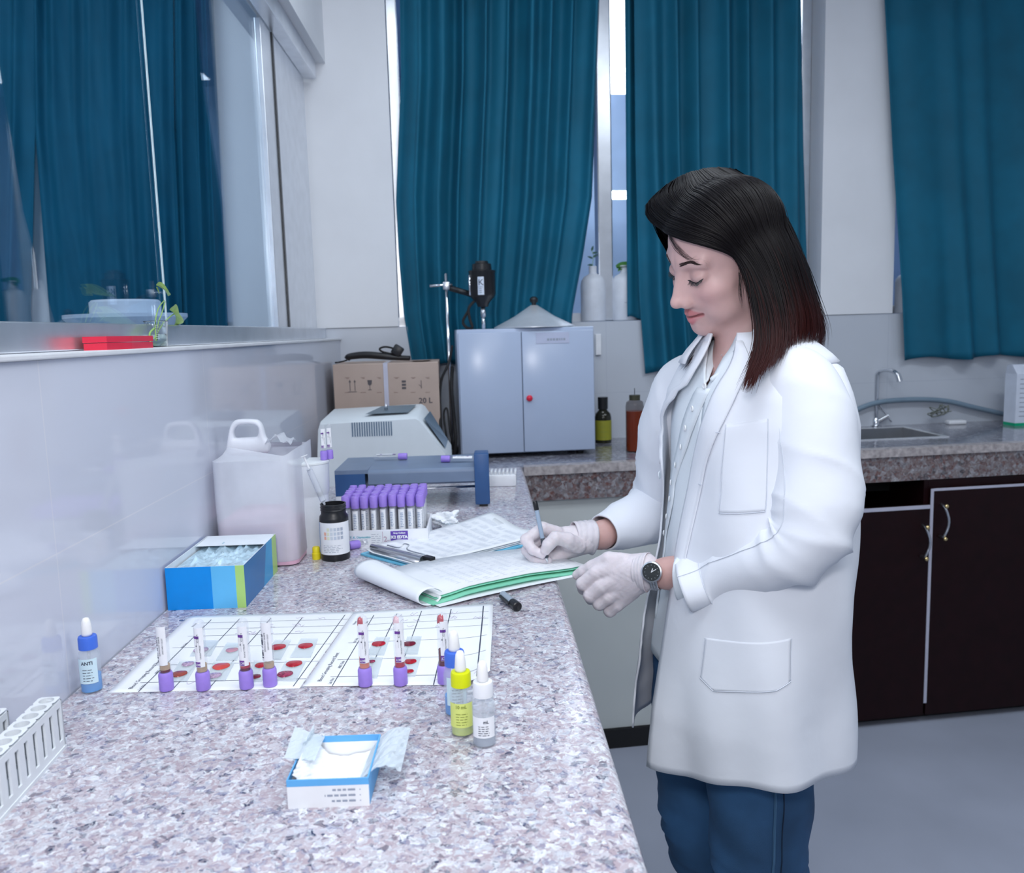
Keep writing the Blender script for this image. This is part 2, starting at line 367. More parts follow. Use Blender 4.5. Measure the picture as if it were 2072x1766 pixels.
mb.build('rim', mat('pale_steel', (.85, .87, .9), .25, metal=.6), sk)
mb = MB().lathe([(.028, 0), (.028, .002), (.02, .003)], (1.47, 3.19, zb + .001)); mb.build('drain', M_black, sk)
# lower units
M_cab = mat('dark_wine_laminate', (.011, .0015, .0025), .5, var=.2, spec=.25)
M_edge = mat('pale_edge_banding', (.5, .5, .6), .5)
M_cream = mat('cream_panel', (.62, .65, .64), .45, var=.03, vs=3)
def ty(x): return 2.575 + .075 * x + .02
def unit_box(mb, x0, x1, y0f, y1f, z0, z1):
    mb.prism([(x0, y0f(x0)), (x1, y0f(x1)), (x1, y1f(x1)), (x0, y1f(x0))], z0, z1)
u = thing('base_cabinet', 'pale grey panelled base unit behind the inner corner of the worktops', 'cabinet')
mb = MB(); unit_box(mb, -.1, 1.0, lambda x: fy(x) + .02, lambda x: fy(x) + .5, .07, .884); mb.build('panel', M_cream, u)
mb = MB(); unit_box(mb, -.1, 1.0, lambda x: fy(x) + .01, lambda x: fy(x) + .45, .0, .068); mb.build('plinth', M_rubber, u)
u = thing('base_cabinet', 'pale panelled base unit carrying the long left worktop', 'cabinet')
mb = MB(); mb.box((-.52, -1.15, .07), (.085, 2.66, .954)); mb.build('panel', M_cream, u)
mb = MB(); mb.box((-.5, -1.15, 0), (.06, 2.64, .069)); mb.build('plinth', M_rubber, u)
def cab_px(px, py): p = CAM; d = pix(px, py); f0 = Vector((0, 2.655, 0)); nn = Vector((.1, -1, 0)); q = CAM + d * ((f0 - CAM).dot(nn) / d.dot(nn)); return q.x, q.z
x1, z1 = cab_px(1885, 1000); xl = 1.002
_, zt1 = cab_px(1800, 1027); _, zt2 = cab_px(1960, 985)
u = thing('base_cabinet', 'dark wine base cabinet with an open gap above its door, behind the woman', 'cabinet')
ff = lambda x: 2.675 + .1 * x
mb = MB(); 
unit_box(mb, xl, xl + .018, ff, lambda x: ff(x) + .5, .07, .884); unit_box(mb, x1 - .018, x1, ff, lambda x: ff(x) + .5, .07, .884)
unit_box(mb, xl, x1, lambda x: ff(x) + .48, lambda x: ff(x) + .5, .07, .78); unit_box(mb, xl, x1, ff, lambda x: ff(x) + .5, .07, .09)
mb.build('carcass', M_cab, u)
mb = MB(); unit_box(mb, xl, x1 - .003, lambda x: ff(x) - .018, lambda x: ff(x) - .0005, .03, zt1); d1 = mb.build('door', M_cab, u)
mb = MB(); unit_box(mb, xl, x1 - .003, lambda x: ff(x) - .0195, lambda x: ff(x) - .0175, zt1 - .012, zt1 + .001); mb.build('edge_band', M_edge, d1)
def handle(px, y0, y1, par):
    xa, za = cab_px(px, y0); _, zb = cab_px(px, y1)
    pts = [Vector((xa, ff(xa) - .018, za)), Vector((xa, ff(xa) - .045, za - .004))]
    for i in range(7):
        t = i / 6; pts.append(Vector((xa + .014 * math.sin(math.pi * t), ff(xa) - .05, lerp(za - .01, zb + .01, t))))
    pts += [Vector((xa, ff(xa) - .045, zb + .004)), Vector((xa, ff(xa) - .018, zb))]
    MB().tube(pts, .0045, 8).build('handle', M_steel, par, True)
    for z in (za, zb): MB().lathe([(0, 0), (.007, .001), (.008, .006), (.004, .01)], (xa, ff(xa) - .052, z), 10, Matrix.Rotation(math.pi / 2, 4, 'X')).build('handle_end', mat('brass', (.8, .62, .3), .25, metal=1), par, True)
handle(1866, 1062, 1125, d1)
unit_box(mb := MB(), xl, x1, lambda x: ff(x) + .03, lambda x: ff(x) + .4, 0, .068); mb.build('plinth', M_rubber, u)
u = thing('base_cabinet', 'dark wine base cabinet with a full height door at the right end', 'cabinet')
mb = MB(); unit_box(mb, x1 + .001, 3.55, ff, lambda x: ff(x) + .5, .07, .884); mb.build('carcass', M_cab, u)
mb = MB(); unit_box(mb, x1 + .006, 2.25, lambda x: ff(x) - .018, lambda x: ff(x) - .0005, .03, zt2); d2 = mb.build('door', M_cab, u)
mb = MB(); unit_box(mb, x1 + .006, 2.25, lambda x: ff(x) - .0195, lambda x: ff(x) - .0175, zt2 - .008, zt2 + .001); unit_box(mb, x1 - .002, x1 + .009, lambda x: ff(x) - .0197, lambda x: ff(x) - .0173, .075, zt2); mb.build('edge_band', M_edge, d2)
handle(1904, 1020, 1085, d2)
mb = MB(); unit_box(mb, 2.256, 3.5, lambda x: ff(x) - .018, lambda x: ff(x) - .0005, .03, zt2); mb.build('door', M_cab, u)
unit_box(mb := MB(), x1 + .001, 3.5, lambda x: ff(x) + .03, lambda x: ff(x) + .4, 0, .068); mb.build('plinth', M_rubber, u)
# ------------------------------------------------------------------ curtains
def curtain(label, edges, zb, zt, folds, amp, w0, seed, sw=0, loc=None):
    # edges: [(z, u_left, u_right)]
    rnd = random.Random(seed); ph = [rnd.uniform(0, 6.28) for _ in range(6)]; fr = [rnd.uniform(.7, 1.35) for _ in range(6)]
    nu, nz = 170, 60; P = []
    edges = sorted(edges)
    for i in range(nu + 1):
        s = i / nu; row = []
        for j in range(nz + 1):
            z = lerp(zt, zb, j / nz); ul, ur = interp(edges, z)
            down = (zt - z) / (zt - zb)
            q = s * folds * 2 * math.pi
            f = math.sin(q + .6 * math.sin(q * .37 * fr[0] + ph[0]) + ph[1] + .5 * down * math.sin(3 * s + ph[2])) + .3 * math.sin(q * 1.43 * fr[1] + ph[3] + .9 * down) + .5 * math.sin(q * .41 + ph[4])
            a = amp * (.75 + .45 * math.sin(2.2 * s * fr[2] + 2 * down + ph[5]))
            u = lerp(ul, ur, s) + .25 * a * math.cos(q + ph[1])
            zz = z + (0.008 * math.sin(q * .5 + ph[2]) if j == nz else 0)
            row.append(bk(u, w0 + a * f + sw * down, zz))
        P.append(row)
    o = MB().grid(P).build('curtain', M_curt, None, True)
    md = o.modifiers.new('s', 'SOLIDIFY'); md.thickness = .003; md.offset = 0
    tag(o, label, 'curtain', 'teal curtains on the back wall'); return o
M_curt = mat('teal_curtain', (.0, .115, .20), .75, var=.12, vs=6)
w_ = -0.0
def ue(px, py, w=.06): return bkpx(px, py, w)
def E(lst):
    out = []
    for py, a, b in lst:
        (ua, z), (ub, _) = ue(a, py), ue(b, py); out.append((z, ua, ub))
    return out
curtain('wide teal curtain hanging behind the grey metal cabinet', E([(-40, 813, 1217), (150, 816, 1210), (400, 806, 1200), (520, 812, 1182), (640, 822, 1160), (735, 838, 1155)]), ue(900, 738)[1], 2.8, 9, .026, .046, 3)
curtain('dark teal curtain with a straight right edge, seen through the left window', E([(-40, 350, 427), (300, 352, 442), (640, 362, 458)]), 1.36, 2.8, 3, .016, .045, 21)
curtain('wide dark teal curtain seen through the left window', E([(-40, 62, 347), (250, 66, 350), (640, 98, 366)]), 1.36, 2.8, 8, .018, .055, 23)
curtain('dark teal curtain at the far left edge of the left window', E([(-40, -260, 66), (250, -260, 66), (640, -260, 58)]), 1.36, 2.8, 6, .018, .05, 25)
area('side_room_light', (-1.7, 1.6, 2.9), (-1.4, 3.2, 1.4), .8, 17, (.9, .97, 1))
curtain('teal curtain hanging behind the woman, in the middle', E([(-40, 1288, 1632), (300, 1292, 1634), (600, 1300, 1640), (752, 1312, 1650)]), ue(1450, 748)[1], 2.8, 7, .025, .048, 5)
curtain('narrow dark teal curtain fold deep in the window gap beside the mullion', [(1.46, ue(1268, 640, -.02)[0], ue(1325, 640, -.02)[0]), (2.9, ue(1262, 0, -.02)[0], ue(1320, 0, -.02)[0])], 1.475, 2.8, 2, .012, -.02, 8)
curtain('teal curtain at the right end above the sink', E([(-40, 1795, 2420), (300, 1812, 2420), (600, 1832, 2430), (727, 1838, 2440)]), ue(2000, 722)[1], 2.8, 9, .025, .048, 11)
# ------------------------------------------------------------------ things on the sill and the left ledge
def T3(o, rz=0): return Matrix.Translation(Vector(o)) @ Matrix.Rotation(rz, 4, 'Z')
def cylmap(r, zc, ang0=-math.pi / 2, o=(0, 0, 0)):     # flat (x, y) -> label on a cylinder facing ang0
    o = Vector(o)
    return lambda v: o + Vector((r * math.cos(ang0 + v[0] / r), r * math.sin(ang0 + v[0] / r), zc + v[1]))
def arc_patch(mb, r, a0, a1, z0, z1, n=14, o=(0, 0, 0)):
    P = [[Vector(o) + Vector((r * math.cos(lerp(a0, a1, i / n)), r * math.sin(lerp(a0, a1, i / n)), z)) for z in (z0, z1)] for i in range(n + 1)]
    return mb.grid(P)
FA = -math.pi / 2            # facing the camera
def rows(mb, f, x0, x1, y0, y1, n, h, rnd, jit=.35, segs=6):     # broken printed lines
    for k in range(n):
        y = lerp(y1, y0, (k + .5) / n); x = x0; xe = x1 - rnd.random() * jit * (x1 - x0)
        while x < xe:
            w = (x1 - x0) / segs * rnd.uniform(.5, 1.2); e = min(x + w, xe); m = max(1, int((e - x) / .002))
            m = min(m, 4)
            P = [[f(Vector((lerp(x, e, i / m), y + q, 0))) for q in (-h / 2, h / 2)] for i in range(m + 1)]
            mb.grid(P); x = e + (x1 - x0) / segs * .25
# white bottles with cuttings
M_hdpe = mat('white_hdpe', (.74, .78, .86), .45, sss=0)
M_leaf = mat('leaf_green', (.10, .30, .07), .4, var=.2, vs=40)
M_leaf2 = mat('leaf_lime', (.42, .62, .16), .4, var=.15, vs=60)
M_stem = mat('stem_green', (.30, .50, .15), .5)
def leaf(mb, p, d, L_, W_, up, cup=.15, n=8):
    d = Vector(d).normalized(); s = d.cross(Vector(up)).normalized(); nn = s.cross(d).normalized(); P = []
    for i in range(n + 1):
        t = i / n; w = W_ * math.sin(math.pi * min(1, (t * .93 + .05))) ** .75 * (1.15 - .5 * t); row = []
        for j in range(5):
            q = (j - 2) / 2
            row.append(Vector(p) + d * L_ * t + s * w * q / 2 + nn * (cup * L_ * (q * q * .5) - cup * L_ * 1.4 * t * t))
        P.append(row)
    return mb.grid(P)
def sill_bottle(px, y0, y1, wpx, label, w=-.085):
    u, z = bkpx(px, 650, w); p = bk(u, w, ZS); s = FPX / p.y; r = wpx / 2 / s; h = (y0 - y1) / s
    t = thing('plastic_bottle', label, 'bottle', p, BROT)
    pr = [(0, 0), (r * .95, 0), (r, .004), (r, h * .66), (r * .93, h * .74), (r * .72, h * .81), (r * .36, h * .855), (r * .31, h * .88), (r * .31, h), (r * .22, h), (r * .22, h * .9)]
    b = MB().lathe(pr, n=28).build('body', M_hdpe, t, True)
    return t, r, h
t, r, h = sill_bottle(1201, 650, 541, 50, 'white plastic bottle on the sill beside the mullion, thin sprig in its neck')
mb = MB(); mb.tube(cat([(0, 0, h * .8), (0, 0, h + .01), (.004, 0, h + .04), (-.004, 0, h + .065)], 4), .0009, 5); mb.build('stem', M_stem, t)
mb = MB()
for a, b in (((.002, 0, h + .035), (.8, -.2, .5)), ((0, 0, h + .03), (-.8, 0, .4)), ((-.004, 0, h + .06), (.3, 0, .8)), ((0, 0, h + .004), (-1, -.2, .1)), ((.0, 0, h + .05), (.9, 0, .25))): leaf(mb, a, b, .022, .010, (0, -1, .4))
mb.build('leaves', mat('leaf_dark', (.04, .12, .10), .5), t)
t, r, h = sill_bottle(1264, 650, 541, 52, 'white plastic bottle with small print and a broad green leaf in its neck')
mb = MB(); rnd = random.Random(4); rows(mb, cylmap(r + .0004, h * .32), -.013, .013, -.003, .003, 1, .0026, rnd, .1, 4); mb.build('print', M_inkl, t)
mb = MB(); leaf(mb, (-.03, 0, h - .012), (1, -.1, .42), .085, .04, (0, -.6, 1), .28, 10); leaf(mb, (.0, 0, h), (-.5, -.2, -.3), .035, .025, (0, -.6, 1), .2); mb.build('leaves', M_leaf, t, True)
sill_bottle(1315, 650, 560, 46, 'white plastic bottle on the sill, half hidden behind the middle curtain', -.09)
sill_bottle(1832, 632, 540, 44, 'white plastic bottle on the right window sill behind the curtain edge', -.06)
# plant cutting in a clear cup and the red box on the left ledge
def ledge(px, y=1.428, x=-.565): p = onx(px, 700, x); return Vector((x, p.y, y))
p = ledge(319); s = FPX / p.y
t = thing('plant_cutting', 'pale green leaf cutting in a small clear graduated cup on the ledge', 'plant', p)
mb = MB().lathe([(0, .0008), (.0165, .0008), (.0195, .044), (.0205, .044), (.0205, .0455), (.0188, .0455), (.016, .002), (0, .002)], n=24); mb.build('cup', M_glass, t, True)
mb = MB().lathe([(0, .0025), (.0155, .0025), (.0172, .022), (0, .022)], n=20); mb.build('water', mat('water_green', (.8, .92, .86), .02, trans=1, ior=1.33, var=0), t, True)
mb = MB()
for k in range(8): strip(mb, frame((0, 0, 0), (1, 0, 0), (0, 0, 1)) @ Matrix.Translation((.006, .015 + .0032 * k, .0198)), 0, 0, .004 if k % 2 else .006, 0, .0006)
mb.build('scale_marks', M_white, t)
def lp(px, py, x=-.56): return onx(px, py, x) - p
mb = MB(); mb.tube(cat([lp(316, 690), lp(314, 655), lp(320, 625), lp(332, 608)], 5), .0011, 6); mb.tube(cat([lp(318, 688), lp(320, 655), lp(328, 632), lp(334, 610)], 5), .001, 6)
mb.tube(cat([lp(312, 685), lp(330, 655), lp(345, 640), lp(354, 634)], 5), .0011, 6)
mb.tube(cat([lp(305, 696), lp(303, 675), lp(312, 664)], 5), .0018, 6)
mb.build('stem', M_stem, t, True)
mb = MB(); d = lp(352, 590) - lp(316, 577); leaf(mb, lp(316, 577), d, d.length * 1.05, .018, (1, -.3, .6), .12); leaf(mb, lp(316, 582), lp(336, 610) - lp(316, 582), .02, .012, (1, .2, .2), .1)
d = lp(378, 662) - lp(343, 627); leaf(mb, lp(343, 627), lp(388, 650) - lp(343, 627), d.length * 1.1, .03, (1, -.5, .5), .22)
mb.build('leaves', M_leaf2, t, True)
pa = ledge(195, x=-.55); pb = ledge(291, x=-.55)
t = thing('plastic_box', 'small flat red plastic box lying on the left window ledge', 'box', (pa + pb) / 2)
L_ = (pb - pa).length / 2; M_red = mat('red_plastic', (.72, .02, .06), .3)
poly = [(-.018, -L_), (.015, -L_), (.019, -L_ * .1), (.015, L_), (-.018, L_)]
MB().prism(poly, 0, .010).build('base', M_red, t); MB().prism([(x * 1.04, y * 1.01) for x, y in poly], .0108, .0195).build('lid', M_red, t)
# round white dish behind the glass
p = onx(255, 630, -.80)
t = thing('dish_stack', 'round white dish stack seen faintly in the left window', 'dish', (-.80, p.y, p.z - .035))
MB().lathe([(0, 0), (.11, 0), (.13, .02), (.13, .028), (.075, .03), (.075, .055), (.07, .06), (0, .06)], n=40).build('dish', M_white, t, 'a')
MB().lathe([(.09, -.012), (.09, -.001)], n=30).build('foot', M_white, t, 'a')
tag(MB().box((-.95, .7, 1.0), (-.74, 3.0, p.z - .047)).build('outer_shelf', mat('outer_shelf', (.25, .35, .45), .6)), 'dim shelf beyond the left window glass carrying the dish stack', 'shelf')
# ------------------------------------------------------------------ grey metal cabinet and the stirrer
M_grey = mat('grey_enamel', (.44, .52, .68), .22, bump=(15, .03), var=.02, vs=3)
cx0 = ony(932, 905, 2.89).x; cx1 = ony(1207, 905, 2.9).x; cy = 2.892; H = .447
t = thing('metal_cabinet', 'large grey enamelled two door metal cabinet standing on the back worktop', 'cabinet', (cx0, cy, CT), math.atan(.06))
w = (cx1 - cx0) / math.cos(math.atan(.06)); D = .255
MB().box((0, .004, .014), (w, D, H), bev=.004).build('body', M_grey, t, 'a')
sp = w * .465
l = MB().box((.004, -.010, .018), (sp - .0012, .0035, H - .012), bev=.003).build('door', M_grey, t, 'a')
rr = MB().box((sp + .0012, -.010, .018), (w - .004, .0035, H - .012), bev=.003).build('door', M_grey, t, 'a')
MB().lathe([(0, 0), (.010, .0), (.011, .006), (.006, .010), (0, .011)], (sp + .022, -.011, H * .46), 16, Matrix.Rotation(math.pi / 2, 4, 'X')).build('knob', M_red, rr, True)
pn = MB().box((sp + .05, -.0112, H - .055), (sp + .165, -.0098, H - .018)).build('name_plate', mat('plate_grey', (.50, .54, .70), .3), rr)
mb = MB(); F_ = frame((sp + .108, -.0115, H - .042), (1, 0, 0), (0, 0, 1)); rows(mb, lambda v: F_ @ v, -.02, .045, -.006, .006, 1, .008, random.Random(3), .1, 7); mb.build('print', M_inkl, pn)
for x in (.03, w - .05):
    for y in (.04, D - .04): MB().lathe([(.014, 0), (.016, .014)], (x, y, 0), 14).build('foot', M_black, t)
# cone lid
a = ony(1000, 656, 2.99); b = ony(1165, 643, 2.99); c = ony(1081, 619, 2.99); Z0 = CT + H + .0012
R_ = (b.x - a.x) / 2; hc = c.z - Z0 + .004
t = thing('steel_lid', 'conical polished steel lid with a black knob on top of the grey cabinet', 'lid', ((a.x + b.x) / 2, 3.03, Z0))
MB().lathe([(R_, 0), (R_ * 1.0, .003), (R_ * .5, hc * .5), (.012, hc), (0, hc)], n=48).build('cone', mat('polished_steel', (.85, .87, .92), .3, metal=.55, bump=(30, .15)), t, 'a')
MB().lathe([(.008, hc), (.008, hc + .008), (.014, hc + .012), (.015, hc + .022), (.008, hc + .03), (0, hc + .031)], n=20).build('knob', M_black, t, True)
# stirrer
t = thing('overhead_stirrer', 'black overhead stirrer motor clamped to a thin chrome rod above the cabinet', 'stirrer', (ony(917, 700, 3.0).x - .022, 3.0, CT))
O = t.location
def sp_(px, py, y=3.0): return ony(px, py, y) - O
xr = .006
tp = sp_(915, 553); MB().tube([(xr, 0, .02), (xr + (0), 0, tp.z)], .0052, 12).build('rod', M_chrome, t, True)
MB().box((-.09, -.06, 0), (.024, .13, .016), bev=.004).build('base_plate', M_black, t, 'a')
zc = sp_(915, 578).z
MB().tube([(xr - .058, -.012, zc), (xr + .02, -.012, zc + .004)], .0045, 10).build('cross_bar', M_chrome, t, True)
MB().box((xr - .012, -.018, zc - .014), (xr + .012, .012, zc + .014), bev=.004).build('clamp', M_steel, t, 'a')
m0 = sp_(976, 580); mr = .046
MB().tube([(xr + .012, -.006, zc - .008), (m0.x - mr * .7, 0, m0.z - .028)], .010, 10).build('arm', M_black, t, True)
mo = MB().lathe([(0, -.072), (.018, -.07), (.024, -.055), (mr * .9, -.036), (mr, -.026), (mr, .048), (mr * 1.03, .050), (mr * 1.03, .055), (mr * .75, .058), (mr * .72, .078), (mr * .5, .081), (mr * .48, .088), (0, .089)], (m0.x, 0, m0.z), 32).build('motor', M_black, t, 'a')
MB().tube([(m0.x - mr * .95, -.02, m0.z + .04), (m0.x - mr * .95, -.02, m0.z - .03)], .004, 8).build('bracket', M_chrome, t, True)
lb = MB(); arc_patch(lb, mr + .0007, FA - .35, FA + .12, m0.z - .030, m0.z + .032, o=(m0.x, 0, 0)); lb.build('label_plate', mat('label_grey', (.6, .68, .8), .3), mo)
lb = MB(); f_ = cylmap(mr + .0013, m0.z, FA - .11, (m0.x, 0, 0)); rnd = random.Random(3); rows(lb, f_, -.008, .008, -.025, .0, 4, .0015, rnd); text(lb, 'K', .03, lambda v: f_(Vector((v[0], v[1] + .012, 0)))); lb.build('print', M_ink, mo)
MB().lathe([(.008, -.072), (.009, -.09), (.009, -.105)], (m0.x, 0, m0.z), 16).build('chuck', M_steel, t, True)
zt = sp_(978, 654).z; MB().tube([(m0.x, 0, m0.z - .1), (m0.x, 0, H + .0015)], .0062, 12).build('shaft', M_chrome, t, True)
MB().tube(cat([(m0.x - .03, -.02, m0.z - .05), (m0.x - .05, -.03, m0.z - .075), (m0.x - .048, -.03, m0.z - .11), (m0.x - .04, -.03, H + .007), (m0.x - .06, -.01, H + .007), (m0.x - .072, .0, H + .03), (m0.x - .05, 0, m0.z - .08)], 6), .005, 8).build('power_cord', M_rubber, t, True)
# wall plate, cables
u_, z_ = bkpx(1211, 697, .012)
o = MB().box((-.011, -.012, -.041), (.011, 0, .041), bev=.002).build('wall_plate', M_white); o.matrix_world = TW @ Matrix.Translation((u_, -.0005, z_)); tag(o, 'narrow white plate fixed on the wall tiles right of the grey cabinet', 'plate')
def cable(pts, r, label, g=None, m=M_rubber, name='power_cable'):
    o = MB().tube(cat(pts, 8), r, 8).build(name, m, None, True); return tag(o, label, 'cable', g)
def W3(px, py, y): return ony(px, py, y)
cable([W3(915, 700, 3.02 - .06), W3(908, 735, 2.9), W3(893, 770, 2.89), W3(890, 830, 2.88), W3(893, 880, 2.87), onz(900, 924, 1.006)], .0045, 'black cable curving down between the carton and the cabinet')
cable([W3(915, 742, 2.93), W3(914, 790, 2.9), W3(919, 850, 2.9), W3(922, 890, 2.89), onz(918, 925, 1.006)], .0065, 'thick black cable hanging straight beside the cabinet edge')
cable([onz(925, 922, 1.005), W3(912, 880, 2.86), W3(905, 828, 2.87), W3(898, 838, 2.87), W3(903, 880, 2.86), onz(912, 928, 1.005)], .0035, 'black cable loop standing low beside the carton')
# ------------------------------------------------------------------ cardboard carton
M_card = mat('cardboard', (.46, .36, .31), .8, bump=(120, .1), var=.06, vs=8)
M_cardink = mat('carton_ink', (.10, .09, .10), .8)
x0 = ony(676, 800, 2.86).x; x1_ = ony(889, 800, 2.86).x; zt = ony(780, 735, 2.86).z - CT
t = thing('cardboard_carton', 'brown cardboard carton marked 20 L behind the white analyser', 'box', (x0, 2.86, CT), .03)
w = x1_ - x0; MB().box((0, 0, 0), (w, .28, zt), bev=.002).build('body', M_card, t)
fr = frame((0, -.0006, 0), (1, 0, 0), (0, 0, 1))
def cpx(px, py): p = ony(px, py, 2.86); return (p.x - x0), p.z - CT
ink = MB(); cx, cz = cpx(861, 811); text(ink, '20 L', .026, fr @ Matrix.Translation((cx, cz, 0)), bold=.0006)
ink.build('print', M_cardink, t)
sy = MB()
for px in (708, 718):
    cx, cz = cpx(px, 780); strip(sy, fr, cx, cz - .018, cx, cz + .012, .0022); sy.add([fr @ Vector(q) for q in ((cx - .004, cz + .011, 0), (cx + .004, cz + .011, 0), (cx, cz + .02, 0))], [(0, 1, 2)])
cx, cz = cpx(713, 788); strip(sy, fr, cx - .014, cz - .008, cx + .014, cz - .008, .002)
cx, cz = cpx(748, 778); sy.add([fr @ Vector(q) for q in ((cx - .008, cz + .015, 0), (cx - .006, cz, 0), (cx, cz - .004, 0), (cx + .006, cz, 0), (cx + .008, cz + .015, 0))], [(0, 1, 2, 3, 4)]); strip(sy, fr, cx, cz - .018, cx, cz - .002, .002); strip(sy, fr, cx - .006, cz - .018, cx + .006, cz - .018, .002)
cx, cz = cpx(817, 778); 
for k in range(3): strip(sy, fr, cx - .007, cz - .012 + .011 * k, cx + .007, cz - .012 + .011 * k, .0075)
cx, cz = cpx(852, 778); strip(sy, fr, cx, cz - .014, cx, cz + .014, .0022); strip(sy, fr, cx - .008, cz, cx + .002, cz - .010, .0016)
sy.build('handling_symbols', M_cardink, t)
sm = MB(); rnd = random.Random(9)
for px in (703, 735, 768, 802, 836, 866):
    for py in (764, 794):
        cx, cz = cpx(px, py); 
        strip(sm, fr, cx - .009, cz, cx + rnd.uniform(.004, .01), cz, .0014)
        if py == 764: strip(sm, fr, cx - .004, cz - .003, cx + .004, cz - .003, .0014)
sm.build('fine_print', mat('carton_fade', (.24, .16, .14), .8), t)
tp = MB(); cx, _ = cpx(782, 780); tp.box((cx - .009, -.0016, zt - .165), (cx + .006, -.0008, zt)); tp.box((cx - .009, -.0016, zt), (cx + .006, .2, zt + .001)); tp.build('packing_tape', mat('clear_tape', (.55, .55, .66), .15), t)
# things on the carton
def cz_(px, py, y=2.98): return ony(px, py, y)
zc = CT + zt
tt = thing('cable_bundle', 'black cable and plug bundle lying on top of the cardboard carton', 'cable', (ony(760, 735, 2.97).x, 2.97, zc + .0015)); O = tt.location
def q_(px, z, dy=0): return Vector((ony(px, 720, 2.97 + dy).x - O.x, dy, z))
MB().tube(cat([q_(702, .012), q_(708, .022), q_(740, .026), q_(775, .020), q_(800, .014), q_(830, .010)], 6), [.011 + .005 * math.sin(3.14 * min(1, i / 26)) for i in range(31)], 12, flat=.8).build('bundle', M_black, tt, True)
MB().tube(cat([q_(702, .010), q_(694, .006), q_(684, .003), q_(678, .004, -.06)], 6), .0028, 6).build('cord', M_rubber, tt, True)
MB().tube(cat([q_(800, .024), q_(775, .035), q_(769, .046), q_(780, .052), q_(796, .046), q_(808, .03)], 6), .0035, 8).build('cord', M_rubber, tt, True)
MB().box((-.018, -.015, -.015), (.018, .015, .02), T3(q_(804, .036)) @ Matrix.Rotation(.6, 4, 'Y'), .005).build('plug', M_black, tt, 'a')
t = thing('metal_disc', 'shallow bright metal disc lying on the right of the carton top', 'disc', (ony(852, 730, 2.915).x, 2.93, zc + .0015))
MB().lathe([(.026, 0), (.040, .004), (.041, .006), (.024, .003), (0, .003)], n=32).build('disc', M_chrome, t, 'a')
# ------------------------------------------------------------------ white analyser
M_cream2 = mat('analyser_white', (.70, .76, .80), .4, var=.02)
ya, yb = 2.44, 2.72
def ax(px, y): return ony(px, 880, y).x
X0 = ax(640, ya); X1 = ax(905, ya)
t = thing('benchtop_analyser', 'white vented benchtop analyser with a sloped display end, in front of the carton', 'analyser', (X0, ya, CT))
w = X1 - X0; hA = ony(650, 856, ya).z - CT; xs = ax(845, ya) - X0; 
hs = hA * .40
prof = [(.004, 0), (0, hA * .5), (.006, hA - .02), (.012, hA - .004), (xs - .004, hA + .004), (xs + .006, hA - .002), (w, hs), (w + .002, 0)]
bm = MB(); vs = []
for y, s_ in ((0, 0), (.012, 1), (yb - ya - .03, 1), (yb - ya, 0)):
    for i, (x, z) in enumerate(prof):
        vs.append((x, y, z + (.0 if s_ == 0 or z == 0 else .006) + (.018 * (y / (yb - ya)) if z > hA * .8 else 0)))
n = len(prof); fs = [tuple(range(n)), tuple(range(4 * n - 1, 3 * n - 1, -1))]
for k in range(3): fs += [(k * n + i, (k + 1) * n + i, (k + 1) * n + (i + 1) % n, k * n + (i + 1) % n) for i in range(n)]
bm.add(vs, fs); body = bm.build('housing', M_cream2, t, 'a', autos=True)
vm = MB()
v0 = ony(710, 855, ya); v1 = ony(795, 881, ya)
for k in range(17):
    x = lerp(v0.x - X0, v1.x - X0, (k + .5) / 17); vm.box((x - .0017, -.0012, v1.z - CT), (x + .0017, .001, v0.z - CT))
tag(vm.build('vent_slots', mat('vent_dark', (.10, .17, .26), .5), body))
tl = hA + .004 + .006
MB().add([(ax(738, ya + .02) - X0, .05, tl + .0075), (xs - .03, .05, tl + .0085), (xs - .015, .2, tl + .0185), (ax(738, ya) - X0 + .03, .2, tl + .017)], [(0, 1, 2, 3)]).build('top_hatch', mat('slate_grey', (.13, .19, .24), .4), t)
a = Vector((xs + .012, 0, hA - .002 + .006)); b = Vector((w - .004, 0, hs + .012)); d = b - a
sc = MB(); nrm = Vector((-d.z, 0, d.x)).normalized(); nrm = -nrm if nrm.x < 0 else nrm
sc.add([a + d * .05 + Vector((0, .03, 0)) + nrm * .004, a + d * .9 + Vector((0, .03, 0)) + nrm * .004, a + d * .9 + Vector((0, .22, 0)) + nrm * .004, a + d * .05 + Vector((0, .22, 0)) + nrm * .012], [(0, 1, 2, 3)]); sc.build('display', mat('display_slate', (.16, .24, .32), .2), t)
MB().lathe([(.006, 0), (.004, .012), (.002, .016), (0, .018)], (ax(783, ya + .1) - X0, .11, tl + .0145), 12).build('knob', M_steel, t, True)
# ------------------------------------------------------------------ roller mixer
M_bg = mat('blue_grey_plate', (.17, .23, .34), .4); M_blue = mat('mid_blue', (.035, .10, .26), .4); M_cyan = mat('cyan_strip', (.0, .45, .72), .4)
yf, yr = 2.09, 2.29
def rx(px): return ony(px, 960, yf).x
xa, xb, xc, xd = rx(677), rx(738), rx(960), rx(990)
t = thing('roller_mixer', 'blue grey roller mixer with a broad flat tray and an end bracket', 'mixer', (xa, yf, CT)); dx = -xa
ztop = ony(700, 952, yf).z - CT
bl = MB(); bl.m(0).box((0, 0, 0), (xb - xa, yr - yf + .02, .012)).m(1).box((0, 0, .012), (xb - xa, yr - yf + .02, .038)).m(2).box((0, 0, .038), (xb - xa, yr - yf + .02, ztop - .01)).m(3).box((0, 0, ztop - .01), (xb - xa + .008, yr - yf + .02, ztop))
bl.build('drive_housing', [M_cyan, M_white, M_blue, M_bg], t)
zt2_ = ony(850, 948, yf).z - CT
py_ = []
